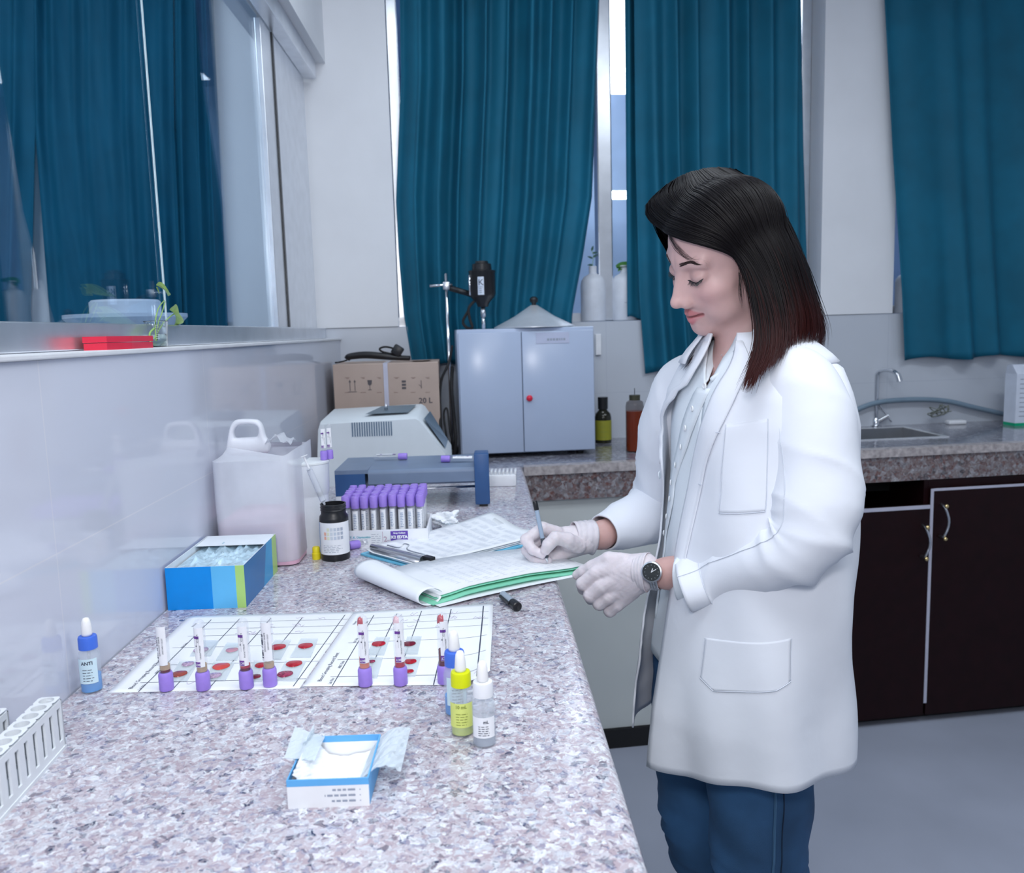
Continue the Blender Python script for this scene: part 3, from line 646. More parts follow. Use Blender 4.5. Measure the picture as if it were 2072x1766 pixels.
for i in range(9):
    a = math.pi / 2 * i / 8; py_.append((.012 - .012 * math.sin(a) , zt2_ - .012 + .012 * math.cos(a)))
pol = [(yr - yf, zt2_ + .003)] + [(y, z) for y, z in py_] + [(0, zt2_ - .036), (.01, zt2_ - .042), (yr - yf, zt2_ - .042)]
tr = MB(); x0_, x1_ = xb + dx + .008, xc + dx
vs = [(x, y, z) for x in (x0_, x1_) for y, z in pol]; n = len(pol)
tr.add(vs, [tuple(range(n)), tuple(range(2 * n - 1, n - 1, -1))] + [(i, n + i, n + (i + 1) % n, (i + 1) % n) for i in range(n)]); tr.build('tray', M_bg, t, 'a', autos=True)
zb_ = ony(974, 917, yf).z - CT
MB().box((xc + dx, -.006, 0.006), (xd + dx, .03, zb_), bev=.003).box((xc + dx, .03, .05), (xd + dx, yr - yf, zb_ - .02), bev=.003).build('end_bracket', M_blue, t, 'a')
MB().box((xc + dx + .01, 0, 0), (xd + dx - .006, .02, .006)).build('foot', M_black, t)
MB().tube([(xb + dx, .03, ony(900, 992, yf).z - CT), (xc + dx + .002, .03, ony(900, 990, yf).z - CT)], .0035, 10).build('roller', M_chrome, t, True)
# ------------------------------------------------------------------ blood tubes
M_purple = mat('purple_cap', (.36, .24, .76), .45, var=.06, vs=80)
M_tube = mat('tube_glass', (.62, .65, .72), .05, alpha=.16, var=0, coat=1)
M_lab = mat('tube_label', (.86, .88, .92), .5)
M_labp = mat('label_purple', (.16, .05, .32), .5)
M_serum = mat('serum', (.50, .36, .22), .2); M_blood = mat('dark_blood', (.12, .004, .010), .15); M_bloodr = mat('red_blood', (.50, .02, .04), .2)
TR, CR = .0071, .0088
def cap_mesh(z0, z1, ribs=True):
    n = 48; pr = [(CR * .93, z0), (CR, z0 + .001), (CR, z1 - .003), (CR * .9, z1 - .001), (CR * .86, z1)]; mb = MB(); mb.lathe(pr, n=n)
    if ribs:
        for k, v in enumerate(mb.v):
            if (k % n) % 2 and z0 < v[2] < z1 - .002: mb.v[k] = (v[0] * .965, v[1] * .965, v[2])
    return mb
def blood_tube(name, label, loc, rz=0, group=None, up=False, style=0, liq=None, tint=None, tilt=None):
    """cap down when up is False"""
    t = thing(name, label, 'tube', loc, rz, group)
    cap_mesh(0, .0235).build('cap', M_purple, t, 'a')
    H_ = .0905
    prof = [(TR, .0236), (TR, H_ - .006)] + [(TR * math.cos(a), H_ - .006 + TR * math.sin(a)) for a in (.3, .6, .9, 1.2, 1.45)] + [(0, H_ + .0004)]
    MB().lathe(prof, n=24).build('glass_tube', M_tube, t, True)
    if liq:
        z = .0240
        for m_, hh in liq:
            MB().lathe([(0, z), (TR - .0009, z), (TR - .0009, z + hh), (0, z + hh + .0003)], n=20).build('blood' if m_ is not M_serum else 'serum', m_, t, 'a'); z += hh + .0002
    if tint:
        fb_ = MB(); P_ = [[Vector((q * math.cos(a_), q * math.sin(a_), z_ + .0012 * math.sin(5 * a_))) for q, z_ in ((TR - .0006, H_ - .012), (TR - .0007, H_ - .006), (TR * .75, H_ - .0025), (TR * .4, H_ - .0012))] for a_ in [FA - 1.5 + 1.9 * k_ / 12 for k_ in range(13)]]; fb_.grid(P_).build('blood_film', tint, t, True)
    z0, z1 = (.034, .084) if style == 0 else (.031, .082)
    rnd = random.Random(int(loc[0] * 9999))
    a0, a1 = {0: (-1.35, 1.25), 1: (-.50, 1.25), 2: (-.35, 1.5)}[style]
    lb = MB(); arc_patch(lb, TR + .00025, FA + a0, FA + a1, z0, z1); L = lb.build('label', M_lab, t, True)
    f = cylmap(TR + .0005, 0)
    pr = MB()
    if style == 0:                       # bar code running down the label
        for k in range(34):
            if rnd.random() < .72:
                z = lerp(z0 + .004, z1 - .014, k / 34); P = [[f(Vector((x, z + q, 0))) for q in (0, rnd.choice((.0005, .0009)))] for x in (-.0062, -.0042, -.0022)]; pr.grid(P)
        text(pr, 'SEROLOGY 060878', .0030, lambda v: f(Vector((.0005 - v[1], (z0 + z1) / 2 + v[0], 0)))); text(pr, '2000104011120337', .0026, lambda v: f(Vector((.0045 - v[1], (z0 + z1) / 2 + v[0], 0))))
        pr.build('print', M_ink, L)
    else:
        text(pr, 'FAI4561170549', .0028, lambda v: f(Vector((.0046 - v[1], (z0 + z1) / 2 - .006 + v[0], 0)))); text(pr, 'K2 EDTA', .0028, lambda v: f(Vector((.002 - v[1], (z0 + z1) / 2 + .012 + v[0], 0))))
        xm = -.0012; pr.add([f(Vector(q)) for q in ((xm, .058, 0), (xm + .002, .058, 0), (xm + .001, .0605, 0))], [(0, 1, 2)])
        for x_ in (.0006, .0034): pr.grid([[f(Vector((x_, z, 0))) for z in (.05, .068)], [f(Vector((x_ + .0002, z, 0))) for z in (.05, .068)]])
        pr.build('print', M_ink, L)
        for za, zb in ((z0 + .0005, z0 + .007), (z1 - .014, z1 - .0105)): arc_patch(MB(), TR + .0004, FA + a0, FA + (a0 + a1) / 2 + .1, za, zb).build('label_band', M_labp, L, True)
        wt_ = MB(); text(wt_, 'ECT', .0038, lambda v: cylmap(TR + .0006, 0, FA + lerp(a0, a1, .3))(Vector((-v[0], z0 + .0037 - v[1], 0))), bold=.0001); wt_.build('label_lettering', M_lab, L)
    return t
def cnt(px, py): p = onz(px, py, CT); return Vector((p.x, p.y + .008, CT))
tube_specs = [
    (333, 1402, 'purple-capped tube with a barcode label, leftmost of the upturned row on the sheet', 0, [(M_blood, .003), (M_serum, .006)], None),
    (408, 1401, 'upturned purple-capped tube with pale serum, second from the left on the sheet', 1, [(M_serum, .009)], None),
    (496, 1398, 'upturned purple-capped tube with a dark red clot, left of the close pair', 1, [(M_blood, .003), (M_bloodr, .004)], None),
    (544, 1393, 'upturned tube with a barcode label, right one of the close pair', 0, [(M_serum, .006)], None),
    (738, 1393, 'upturned purple-capped tube with orange serum, first on the right sheet', 1, [(mat('orange_serum', (.75, .25, .15), .2), .013)], M_bloodr),
    (810, 1391, 'upturned purple-capped tube with red blood, middle one on the right sheet', 1, [(M_bloodr, .011)], mat('pink_film', (.85, .45, .5), .2, alpha=.7)),
    (899, 1388, 'upturned purple-capped tube with dark blood beside the dropper bottles', 2, [(M_blood, .02)], M_bloodr)]
for px, py, lab, st, liq, tint in tube_specs:
    p = cnt(px, py); p.z = CT + .0014
    blood_tube('blood_tube', lab, p, -math.atan2(p.x, p.y) * -1, 'upturned blood tubes on the record sheets', style=st, liq=liq, tint=tint)
# rack of purple tubes
t0 = onz(702, 1110); t1 = onz(862, 1100); yr0 = t0.y + .004; xr0 = t0.x - .014; pit = .0192
tray = thing('tube_tray', 'white foam tray crowded with purple-capped tubes, label on its front', 'rack', (xr0 - .002, yr0, CT))
wT = 9 * pit + .012; dT = 7 * pit + .012; hT = .036
mbt = MB().box((0, 0, .0), (wT, dT, .008)); mbt.box((0, 0, .008), (wT, .003, hT)); mbt.box((0, dT - .003, .008), (wT, dT, hT)); mbt.box((0, .003, .008), (.003, dT - .003, hT)); mbt.box((wT - .003, .003, .008), (wT, dT - .003, hT))
mbt.build('tray_body', mat('foam_white', (.85, .87, .93), .6), tray)
fl = frame((0, -.0006, 0), (1, 0, 0), (0, 0, 1))
lb = MB().add([fl @ Vector(q) for q in ((.004, .003, 0), (.125, .003, 0), (.125, .033, 0), (.004, .033, 0))], [(0, 1, 2, 3)]); tl_ = lb.build('tray_label', M_paper, tray)
fl2 = fl @ Matrix.Translation((0, 0, .0004)); ink = MB()
ar = [(.014 + .0075 * math.cos(a * .2618), .018 + .0075 * math.sin(a * .2618)) for a in range(25)]
for i in range(24): strip(ink, fl2, *ar[i], *ar[i + 1], .001)
text(ink, 'R', .011, fl2 @ Matrix.Translation((.014, .018, 0)), bold=.0004); text(ink, 'T. K. Diagnostics', .0062, fl2 @ Matrix.Translation((.044, .022, 0)), bold=.0002)
ink.build('lettering', mat('teal_ink', (.1, .45, .55), .6), tl_)
ink = MB(); rnd = random.Random(2); rows(ink, lambda v: fl2 @ v, .026, .062, .006, .018, 4, .001, rnd, .1, 3); rows(ink, lambda v: fl2 @ v, .067, .088, .008, .030, 5, .0008, rnd, .3, 2)
ink.build('fine_print', M_inkl, tl_)
pk = MB().add([fl2 @ Vector(q) for q in ((.107, .007, 0), (.143, .007, 0), (.143, .033, 0), (.107, .033, 0))], [(0, 1, 2, 3)]).build('purple_panel', mat('label_violet', (.13, .06, .42), .4), tray)
fl3 = fl2 @ Matrix.Translation((0, 0, .0004)); ink = MB(); text(ink, 'K2 EDTA', .0085, fl3 @ Matrix.Translation((.125, .020, 0)), bold=.0005); text(ink, 'Grey Collect', .0048, fl3 @ Matrix.Translation((.125, .0288, 0)), bold=.0002); text(ink, 'Non Evacuated', .0044, fl3 @ Matrix.Translation((.125, .0115, 0)), bold=.0002); ink.build('lettering', M_paper, pk)
ink = MB(); text(ink, '2', .016, fl2 @ Matrix.Translation((.096, .016, 0))); text(ink, 'ml', .008, fl2 @ Matrix.Translation((.1025, .0135, 0))); strip(ink, fl2, .0905, .004, .0905, .033, .0008); ink.build('lettering', mat('pink_ink', (.5, .3, .4), .6), tl_)
def upright_tube(loc, label, group=None, sty=0):
    t = thing('blood_tube', label, 'tube', loc, random.uniform(-.5, .5), group)
    cap_mesh(.071, .0955).build('cap', M_purple, t, 'a')
    MB().lathe([(0, 0), (TR * .6, .0015), (TR, .006), (TR, .0709)], n=16).build('glass_tube', M_tube, t, True)
    lb = MB(); arc_patch(lb, TR + .0003, FA - 1.9, FA + .9, .012, .066); L = lb.build('label', M_lab, t, True)
    pr = MB(); f = cylmap(TR + .0006, 0)
    rows(pr, lambda v: f(v), -.0035, .0035, .028, .06, 9, .0018, random.Random(5), .1, 1.2)
    text(pr, 'EDTA', .0036, lambda v: f(Vector((-v[1], .02 + v[0], 0)))); pr.build('print', mat('label_blue_ink', (.33, .42, .58), .6), L); return t
first = None; ORD = ['first', 'second', 'third', 'fourth', 'fifth', 'sixth', 'seventh', 'eighth', 'ninth']
for j in range(7):
    for i in range(9):
        if j == 0 and i == 0: pass
        loc = Vector((xr0 + .004 + pit * (i + .5) + random.uniform(-.0008, .0008), yr0 + .006 + pit * (j + .5) + random.uniform(-.0008, .0008), CT + .0105 + random.uniform(-.001, .0025)))
        if j > 0: loc.z += .0
        if first is None: first = upright_tube(loc, 'first purple-capped tube from the left in the front row of the foam tray', 'tubes in the front row of the foam tray')
        else: dup(first, loc, random.uniform(-.6, .3), ('%s purple-capped tube from the left in the front row of the foam tray' % ORD[i]) if j == 0 else 'purple-capped tube in the rows behind the front row of the foam tray', 'tubes in the front row of the foam tray' if j == 0 else 'tubes in the rear rows of the foam tray')
# lying tubes
def lying(p0, p1, label, r=0):
    p0 = Vector(p0); p1 = Vector(p1); d = (p1 - p0); t = blood_tube('blood_tube', label, p0, 0, style=1)
    z = d.normalized(); y = Vector((0, 0, 1)); x = (z.cross(y)); x = -x.normalized() if x.y > 0 else x.normalized(); 
    x = y.cross(z).normalized(); y = z.cross(x)
    M = Matrix((x, y, z)).transposed()
    t.rotation_euler = (M @ Matrix.Rotation(r, 3, 'Z')).to_euler(); return t
a = onz(706, 1104, CT + CR); b = onz(790, 1090, CT + .0075); lying(a, b, 'purple-capped blood tube lying in front of the foam tray', math.pi)
zr = CT + zt2_ + .0015
b = onz(745, 927, zr + .009); a = onz(826, 928, zr + .009); a.y = yf + .14; b.y = yf + .145; a.x = ony(824, 928, a.y).x; b.x = ony(745, 928, a.y).x; a.z = b.z = zr + .0105
lying(a, b, 'blood tube lying on the roller tray, its purple cap to the right', math.pi)
a = Vector((ony(893, 933, yf + .08).x, yf + .08, zr + .0095)); b = Vector((ony(958, 938, yf + .08).x, yf + .07, zr + .0085))
lying(a, b, 'blood tube lying on the roller tray, its purple cap to the left', math.pi)
# ribbed white rack behind the bracket
p = onz(994, 985); t = thing('tube_rack', 'low white ribbed tube rack behind the mixer bracket', 'rack', (p.x - .03, p.y, CT), -.06)
wr = onz(1045, 984).x - p.x + .03; MB().box((0, 0, 0), (wr, .06, .034), bev=.004).build('body', M_white, t, 'a')
rb = MB()
for k in range(9):
    x = .006 + k * wr / 9; rb.box((x, .004, .034), (x + .006, .056, .044), None, .001)
tag(rb.build('ribs', M_white, t, 'a'))
# ------------------------------------------------------------------ jerrycan, tub, bottle, syringe
M_can = mat('translucent_plastic', (.82, .86, .94), .35, alpha=.56, var=.04, vs=25)
p = onz(590, 1148); X0 = -.519; X1 = p.x + .012; yj = p.y + .005; sj = FPX / yj
wj = X1 - X0; dj = .20
t = thing('jerrycan', 'translucent white jerrycan part filled with pinkish liquid, its top cut open', 'container', (X0, yj, CT))
zsh = ony(430, 925, yj).z - CT; zR = ony(597, 918, yj).z - CT; zH = ony(478, 857, yj).z - CT
def rrect(x0, y0, x1, y1, r, n=5):
    out = []
    for cx, cy, a in ((x1 - r, y1 - r, 0), (x0 + r, y1 - r, 90), (x0 + r, y0 + r, 180), (x1 - r, y0 + r, 270)):
        for k in range(n + 1):
            q = math.radians(a + 90 * k / n); out.append((cx + r * math.cos(q), cy + r * math.sin(q)))
    return out
def jx(px, py): p = ony(px, py, yj); return p.x - X0, p.z - CT
xl_, zl_ = jx(428, 925); zc0 = zsh
P = []
for z, ins in ((0, .012), (.005, .004), (.014, 0), (zsh * .3, .001), (zsh * .6, 0), (zR - .022, .0)):
    P.append([Vector((x, y, z)) for x, y in rrect(ins, ins, wj - ins, dj - ins, .022)])
nn = len(P[0]); xh0 = jx(512, 900)[0]; zh0 = jx(512, 905)[1]
def shoulder(v, f):
    x = v.x; zt = interp([(0, zR - .004), (.016, zR + .008), (xh0 - .02, zh0 + .002), (xh0, zh0), (xh0 + .02, zR + .010), (wj * .82, zR - .004), (wj - .012, zR - .001), (wj, zR + .004)], x)
    k = f * smoothstep(xh0 + .03, xh0 - .01, x)
    return Vector((lerp(x, max(x, .016), f) , lerp(v.y, dj * .5 + (v.y - dj * .5) * .35, k), lerp(zR - .012, zt, f) + .0015 * math.sin(x * 210) * f))
P.append([shoulder(v, 0) for v in P[-1]]); P.append([shoulder(v, .5) for v in P[-2]]); P.append([shoulder(v, 1) for v in P[-3]])
body = MB(); body.add([q for r_ in P for q in r_], [(i * nn + j, i * nn + (j + 1) % nn, (i + 1) * nn + (j + 1) % nn, (i + 1) * nn + j) for i in range(len(P) - 1) for j in range(nn)] + [tuple(range(nn - 1, -1, -1))])
o = body.build('body', M_can, t, 'a', autos=True)
outer = [jx(*q) for q in ((432, 922), (436, 900), (440, 878), (446, 864), (458, 857), (492, 857), (504, 862), (511, 874), (517, 895), (528, 908))]
inner = [jx(*q) for q in ((452, 898), (450, 884), (456, 872), (468, 868), (490, 868), (500, 873), (502, 882), (500, 890), (494, 894), (460, 896))]
oc = [Vector((x, 0, z)) for x, z in outer]; oc = cat(oc, 4); oc += [Vector((xh0 + .01, 0, zh0 - .022)), Vector((.012, 0, zR - .01))]
ic = cat([Vector((x, 0, z)) for x, z in inner + inner[:1]], 4)[:-1]
cx_ = sum((v.x for v in ic)) / len(ic); cz2 = sum((v.z for v in ic)) / len(ic); NA = 56
def ray_(poly, a):
    d = Vector((math.cos(a), math.sin(a))); best = 0
    for k in range(len(poly)):
        p = Vector((poly[k].x - cx_, poly[k].z - cz2)); q = Vector((poly[(k + 1) % len(poly)].x - cx_, poly[(k + 1) % len(poly)].z - cz2)); e = q - p; den = d.x * -e.y + d.y * e.x
        if abs(den) < 1e-12: continue
        tt = (p.x * -e.y + p.y * e.x) / den; ss = (d.x * p.y - d.y * p.x) / den
        if tt > 0 and -1e-6 <= ss <= 1 + 1e-6: best = max(best, tt)
    return best
th_ = .011; G_ = []; ym = dj * .5 - .02
for k in range(NA):
    a = 2 * math.pi * k / NA; ri, ro = ray_(ic, a), ray_(oc, a); row = []
    for m_ in range(17):
        b_a = 2 * math.pi * m_ / 16; rr_m = (ri + ro) / 2; hw_ = (ro - ri) / 2; cs, sn = math.cos(b_a), math.sin(b_a)
        row.append(Vector((cx_ + math.cos(a) * (rr_m + hw_ * cs), ym + th_ * math.copysign(abs(sn) ** .6, sn), cz2 + math.sin(a) * (rr_m + hw_ * cs))))
    G_.append(row)
MB().grid(G_, closeu=True).build('handle', mat('can_handle', (.80, .83, .90), .4), t, True)
lq = MB(); Q = rrect(.002, .002, wj - .002, dj - .002, .021); zl = ony(500, 1062, yj).z - CT
lq.prism(Q, .003, zl); lq.build('liquid', mat('pink_liquid', (.70, .42, .54), .3), t)
fp = MB(); fp.grid([[Vector((xh0 + .006 + .05 * i / 8, dj * .3 + .06 * j / 5, zR + .012 + .014 * math.sin(min(3, i * .5)) + .005 * math.sin(i * 2.1 + j * 1.3))) for j in range(6)] for i in range(9)]); fp.build('cut_flap', M_can, t, True)
# white tub
p = onz(640, 1128); ytb = p.y + .062; xc_ = ony(637, 1100, ytb).x; rt = .0375
hb = ony(637, 938, ytb - rt).z - CT
t = thing('plastic_tub', 'tall plain white plastic tub between the jerrycan and the black bottle', 'tub', (xc_ - .004, ytb, CT))
MB().lathe([(0, 0), (rt * .9, 0), (rt * .93, .004), (rt, hb * .62), (rt, hb * .64), (rt * 1.06, hb * .66), (rt * 1.12, hb), (rt * 1.06, hb), (rt * .95, hb * .66), (rt * .88, .006), (0, .006)], n=40).build('body', mat('tub_white', (.76, .80, .86), .4), t, 'a')
MB().lathe([(rt * 1.1, hb - .004), (rt * 1.15, hb - .003), (rt * 1.15, hb + .0005), (rt * 1.02, hb + .002), (0, hb + .002)], n=40).build('lid', mat('tub_lid', (.78, .82, .84), .45), t, 'a')
zt_ = CT + hb + .0025
for k, (px, lab) in enumerate(((656, 'upturned purple-capped tube standing on the white tub, the left one'), (668, 'upturned purple-capped tube standing on the white tub, the right one'))):
    yq = ytb - .004 + .012 * k; p = Vector((ony(px, 935, yq).x, yq, zt_)); q = blood_tube('blood_tube', lab, p, 0, style=1); q.scale = (.82, .82, .78)
# black strip bottle
p = onz(675, 1137); p.y += .0275; rb_ = .0283
t = thing('strip_bottle', 'black open-mouthed strip bottle with a white colour-chart label', 'bottle', (p.x, p.y, CT)); hb2 = ony(674, 1018, p.y).z - CT
MB().lathe([(0, 0), (rb_ * .96, 0), (rb_, .003), (rb_, hb2 - .030), (rb_ * .97, hb2 - .024), (rb_ * .86, hb2 - .020), (rb_ * .86, hb2 - .013), (rb_ * .90, hb2 - .012), (rb_ * .86, hb2 - .010), (rb_ * .90, hb2 - .006), (rb_ * .86, hb2 - .005), (rb_ * .89, hb2), (rb_ * .80, hb2), (rb_ * .78, .01), (0, .01)], n=48).build('body', M_black, t, 'a')
lb = MB(); arc_patch(lb, rb_ + .0004, FA - 1.15, FA + 1.5, .014, hb2 - .034, 24); L = lb.build('label', M_lab, t, True)
lb = MB(); arc_patch(lb, rb_ + .0005, FA - 1.45, FA - 1.13, .014, hb2 - .034, 6); lb.build('label_edge', mat('label_blue', (.0, .22, .6), .4), t, True)
f = cylmap(rb_ + .0008, 0); cols = [(.85, .45, .35), (.75, .78, .6), (.62, .68, .75), (.55, .62, .72), (.5, .55, .65), (.4, .45, .55)]
for j, cc in enumerate(cols):
    ch = MB()
    for i in range(3):
        x = -.017 + j * .0068; z = hb2 - .050 - i * .0085
        if (i == 0 and j < 1): continue
        ch.grid([[f(Vector((x + q, z + e, 0))) for e in (0, .0062)] for q in (0, .0025, .005)])
    ch.build('colour_square', mat('chart_%d' % j, cc, .6), L)
pr = MB(); rows(pr, lambda v: f(v), -.02, .022, .018, .034, 5, .0008, random.Random(4), .3, 5); pr.build('print', M_inkl, L)
bt = Vector((p.x, p.y, CT))
# syringe leaning in the bottle mouth
a = ony(614, 922, bt.y - .004); b = ony(654, 1014, bt.y - .006); b.z = min(b.z, CT + hb2 + .006); d = (b - a); Ls = d.length
t = thing('syringe', 'empty clear syringe leaning in the mouth of the black bottle', 'syringe', a)
t.rotation_euler = d.to_track_quat('Z', 'Y').to_euler()
M_syr = mat('syringe_plastic', (.80, .84, .92), .15, trans=.45, ior=1.2)
MB().lathe([(.0045, Ls * .30), (.0058, Ls * .31), (.0058, Ls * .99), (.003, Ls * 1.01), (.0018, Ls * 1.08)], n=18).build('barrel', M_syr, t, 'a')
MB().box((-.010, -.003, Ls * .28), (.010, .003, Ls * .30)).build('flange', M_syr, t)
MB().lathe([(.008, 0), (.008, .0015), (.0022, .002), (.0022, Ls * .8)], n=14).build('plunger', M_white, t, 'a')
MB().lathe([(.005, Ls * .80), (.0052, Ls * .86), (.002, Ls * .90)], n=14).build('plunger_seal', M_rubber, t, 'a')
mk = MB(); 
for k in range(9): arc_patch(mk, .00595, FA - .2, FA + (.6 if k % 2 else .9), Ls * (.42 + .05 * k), Ls * (.42 + .05 * k) + .0005, 5)
mk.build('scale_marks', M_ink, t)
p = onz(639, 1133); t = thing('bottle_cap', 'small yellow screw cap beside the black bottle', 'cap', (p.x, p.y + .009, CT))
MB().lathe([(.0085, 0), (.0088, .012), (.0075, .013), (.0075, .023), (.006, .025), (0, .025)], n=28).build('cap', mat('yellow_plastic', (.85, .70, .02), .4), t, 'a')
# ------------------------------------------------------------------ blue carton of gloves/tissue
A = Vector((-.5255, 1.352, CT)); wB = .128; dB = .215; hB = ony(340, 1149, 1.352).z - CT
t = thing('tissue_box', 'open bright blue and green carton filled with clear film, near the left wall', 'box', (-.5255, 1.352, CT), 0)
MBL = [mat('box_blue', (.0, .27, .78), .3), mat('box_sky', (.12, .50, .86), .3), mat('box_lime', (.42, .68, .20), .35), mat('box_deep', (.0, .17, .46), .3), mat('box_inner', (.78, .84, .9), .6), mat('box_azure', (.0, .36, .72), .3)]
bm = MB(); th = .0012
def face(mi, pts): bm.m(mi).add([Vector(q) for q in pts], [tuple(range(len(pts)))])
for x0_, x1_, mi in ((0, .074, 0), (.074, .113, 1), (.113, .1275, 2)): face(mi, [(x0_, 0, 0), (x1_, 0, 0), (x1_, 0, hB), (x0_, 0, hB)])
W_ = .1275
face(3, [(W_, 0, 0), (W_, .115, 0), (W_, .145, hB), (W_, 0, hB)]); face(5, [(W_, .115, 0), (W_, .18, 0), (W_, .185, hB), (W_, .145, hB)]); face(2, [(W_, .18, 0), (W_, dB, 0), (W_, dB, hB), (W_, .185, hB)])
face(0, [(0, dB, 0), (0, 0, 0), (0, 0, hB), (0, dB, hB)]); face(1, [(W_, dB, 0), (0, dB, 0), (0, dB, hB), (W_, dB, hB)]); face(4, [(0, 0, .0005), (0, dB, .0005), (W_, dB, .0005), (W_, 0, .0005)])
e_ = .0012
face(4, [(e_, e_, 0), (e_, e_, hB), (W_ - e_, e_, hB), (W_ - e_, e_, 0)]); face(4, [(W_ - e_, e_, 0), (W_ - e_, e_, hB), (W_ - e_, dB - e_, hB), (W_ - e_, dB - e_, 0)])
face(4, [(e_, dB - e_, 0), (W_ - e_, dB - e_, 0), (W_ - e_, dB - e_, hB), (e_, dB - e_, hB)]); face(4, [(e_, e_, 0), (e_, dB - e_, 0), (e_, dB - e_, hB), (e_, e_, hB)])
for (a, b, c, d) in (((0, 0), (W_, 0), (W_ - e_, e_), (e_, e_)), ((W_, 0), (W_, dB), (W_ - e_, dB - e_), (W_ - e_, e_)), ((0, dB), (W_, dB), (W_ - e_, dB - e_), (e_, dB - e_)), ((0, 0), (0, dB), (e_, dB - e_), (e_, e_))):
    face(4, [(*q, hB) for q in (a, b, c, d)])
bm.build('carton', MBL, t)
MB().add([(.002, .145, hB - .002), (W_ - .002, .145, hB - .002), (W_ - .002, dB - .002, hB), (.002, dB - .002, hB)], [(0, 1, 2, 3)]).build('top_panel', MBL[4], t)
fm = MB(); P = []
rnd = random.Random(12); ph = [rnd.uniform(0, 6) for _ in range(8)]
for i in range(46):
    row = []
    for j in range(60):
        x = .004 + (W_ - .008) * i / 45; y = .004 + (dB - .012) * j / 59
        e = min(i, 45 - i, j, 59 - j) / 10; e = min(1, e)
        z = hB - .011 + .008 * e * ((1 - abs(math.sin(70 * x + 22 * y + ph[0]))) ** 2 + (1 - abs(math.sin(110 * x - 40 * y + ph[1] + 2 * math.sin(40 * y)))) ** 2 + .7 * (1 - abs(math.sin(190 * x + 60 * y + ph[2] + 2 * math.sin(60 * y)))) ** 2) * .75
        row.append(Vector((x, y, z)))
    P.append(row)
fm.grid(P); fm.build('plastic_film', mat('clear_film', (.55, .75, .88), .15, var=.25, vs=45, alpha=.85), t, True)
# ------------------------------------------------------------------ record sheets with slides
def quad_T(c):    # bilinear sheet map: near-left, near-right, far-right, far-left
    return lambda s, q: (c[0] * (1 - s) + c[1] * s) * (1 - q) + (c[3] * (1 - s) + c[2] * s) * q
def sheet(label, corners, lines_h, lines_v, title_s, seed, curl=None, z=.0004):
    c = [onz(*k, CT) for k in corners]; f0 = quad_T(c)
    def f(s, q, dz=0):
        v = f0(s, q); return Vector((v.x, v.y, CT + z + dz + (curl(s, q) if curl else 0)))
    t = thing('record_sheet', label, 'paper', c[0])
    n = 24; o = MB().grid([[f(i / n, j / n) - c[0] for j in range(n + 1)] for i in range(n + 1)]).build('paper', M_paper, t, True)
    md = o.modifiers.new('s', 'SOLIDIFY'); md.thickness = .0002; md.offset = -1
    ink = MB()
    def ln(s0, q0, s1, q1, w):
        m = 12; a = f0(s0, q0); b = f0(s1, q1); d = (b - a).normalized(); nn = Vector((-d.y, d.x, 0)) * w / 2
        ink.grid([[f(lerp(s0, s1, k / m), lerp(q0, q1, k / m), .0003) - c[0] + e * nn for e in (-1, 1)] for k in range(m + 1)])
    for q, a, b, w in lines_h: ln(a, q, b, q, w)
    for s, a, b, w in lines_v: ln(s, a, s, b, w)
    o = ink.build('table_rules', M_ink, t)
    tx = MB()
    def tmap(s0, q0): # text runs away from the camera
        ey = (f0(s0, min(1, q0 + .1)) - f0(s0, q0)).normalized()
        ex = Vector((ey.y, -ey.x, 0)); o_ = f0(s0, q0)
        return lambda v: Vector((o_.x, o_.y, CT + z + .0004 + (curl(s0, q0) if curl else 0))) + ey * v[0] + ex * -v[1] - c[0] if True else None
    for s_, q_, txt, sz in title_s: text(tx, txt, sz, tmap(s_, q_))
    tx.build('lettering', M_ink, t)
    hw = MB(); rnd = random.Random(seed)
    for k in range(15):
        s0 = rnd.uniform(.3, .95); q0 = rnd.choice((.06, .70, .80, .90)) + rnd.uniform(-.02, .02); pts = [f(s0 + .012 * i, q0 + .02 * rnd.uniform(-1, 1), .0006) - c[0] for i in range(5)]
        hw.tube([q for q in pts], .0003, 4)
    hw.build('handwriting', mat('pencil', (.55, .5, .62), .7), t)
    return t, f
hl = [(.10, .12, 1, .0009), (.30, .1, 1, .0007), (.52, .1, 1, .0007), (.68, .12, 1, .0007), (.78, .12, 1, .0007), (.88, .12, 1, .0007)]
t, fa = sheet('white printed record sheet with a table and glass slides, the left one', [(218, 1402), (606, 1393), (716, 1238), (383, 1247)], [h_ for h_ in hl], [(.16, .0, .93, .0012), (.33, 0, .93, .0012), (.52, 0, .93, .0012), (.71, 0, .93, .0012), (.96, .02, .95, .0012)],
    [(.10, .20, 'Blood Grouping Record Sheet', .0078), (.155, .05, 'Lab No', .0062), (.155, .24, 'ABO Side', .0062), (.155, .55, 'Rh Side', .0062), (.155, .78, 'Interpretation', .0056), (.09, .85, 'Name:', .0058)], 3)
t, fb = sheet('white printed record sheet with a curled right edge, the right one', [(612, 1390), (992, 1386), (998, 1222), (716, 1240)], [(h_[0], h_[1], .97, h_[3]) for h_ in hl], [(.16, 0, .93, .0012), (.32, 0, .93, .0012), (.49, 0, .95, .0012), (.70, 0, .95, .0014), (.93, .02, .97, .0018)],
    [(.075, .22, 'Blood Grouping Record Sheet', .0078), (.14, .05, 'Lab No', .0062), (.14, .24, 'ABO Side', .0062), (.14, .55, 'Rh Side', .0062), (.14, .78, 'Interpretation', .0056), (.06, .82, 'Name:', .0058)], 5,
    curl=lambda s, q: .0006 + .018 * max(0, (s - .78) / .22) ** 2 * max(0, 1 - q * 1.4))
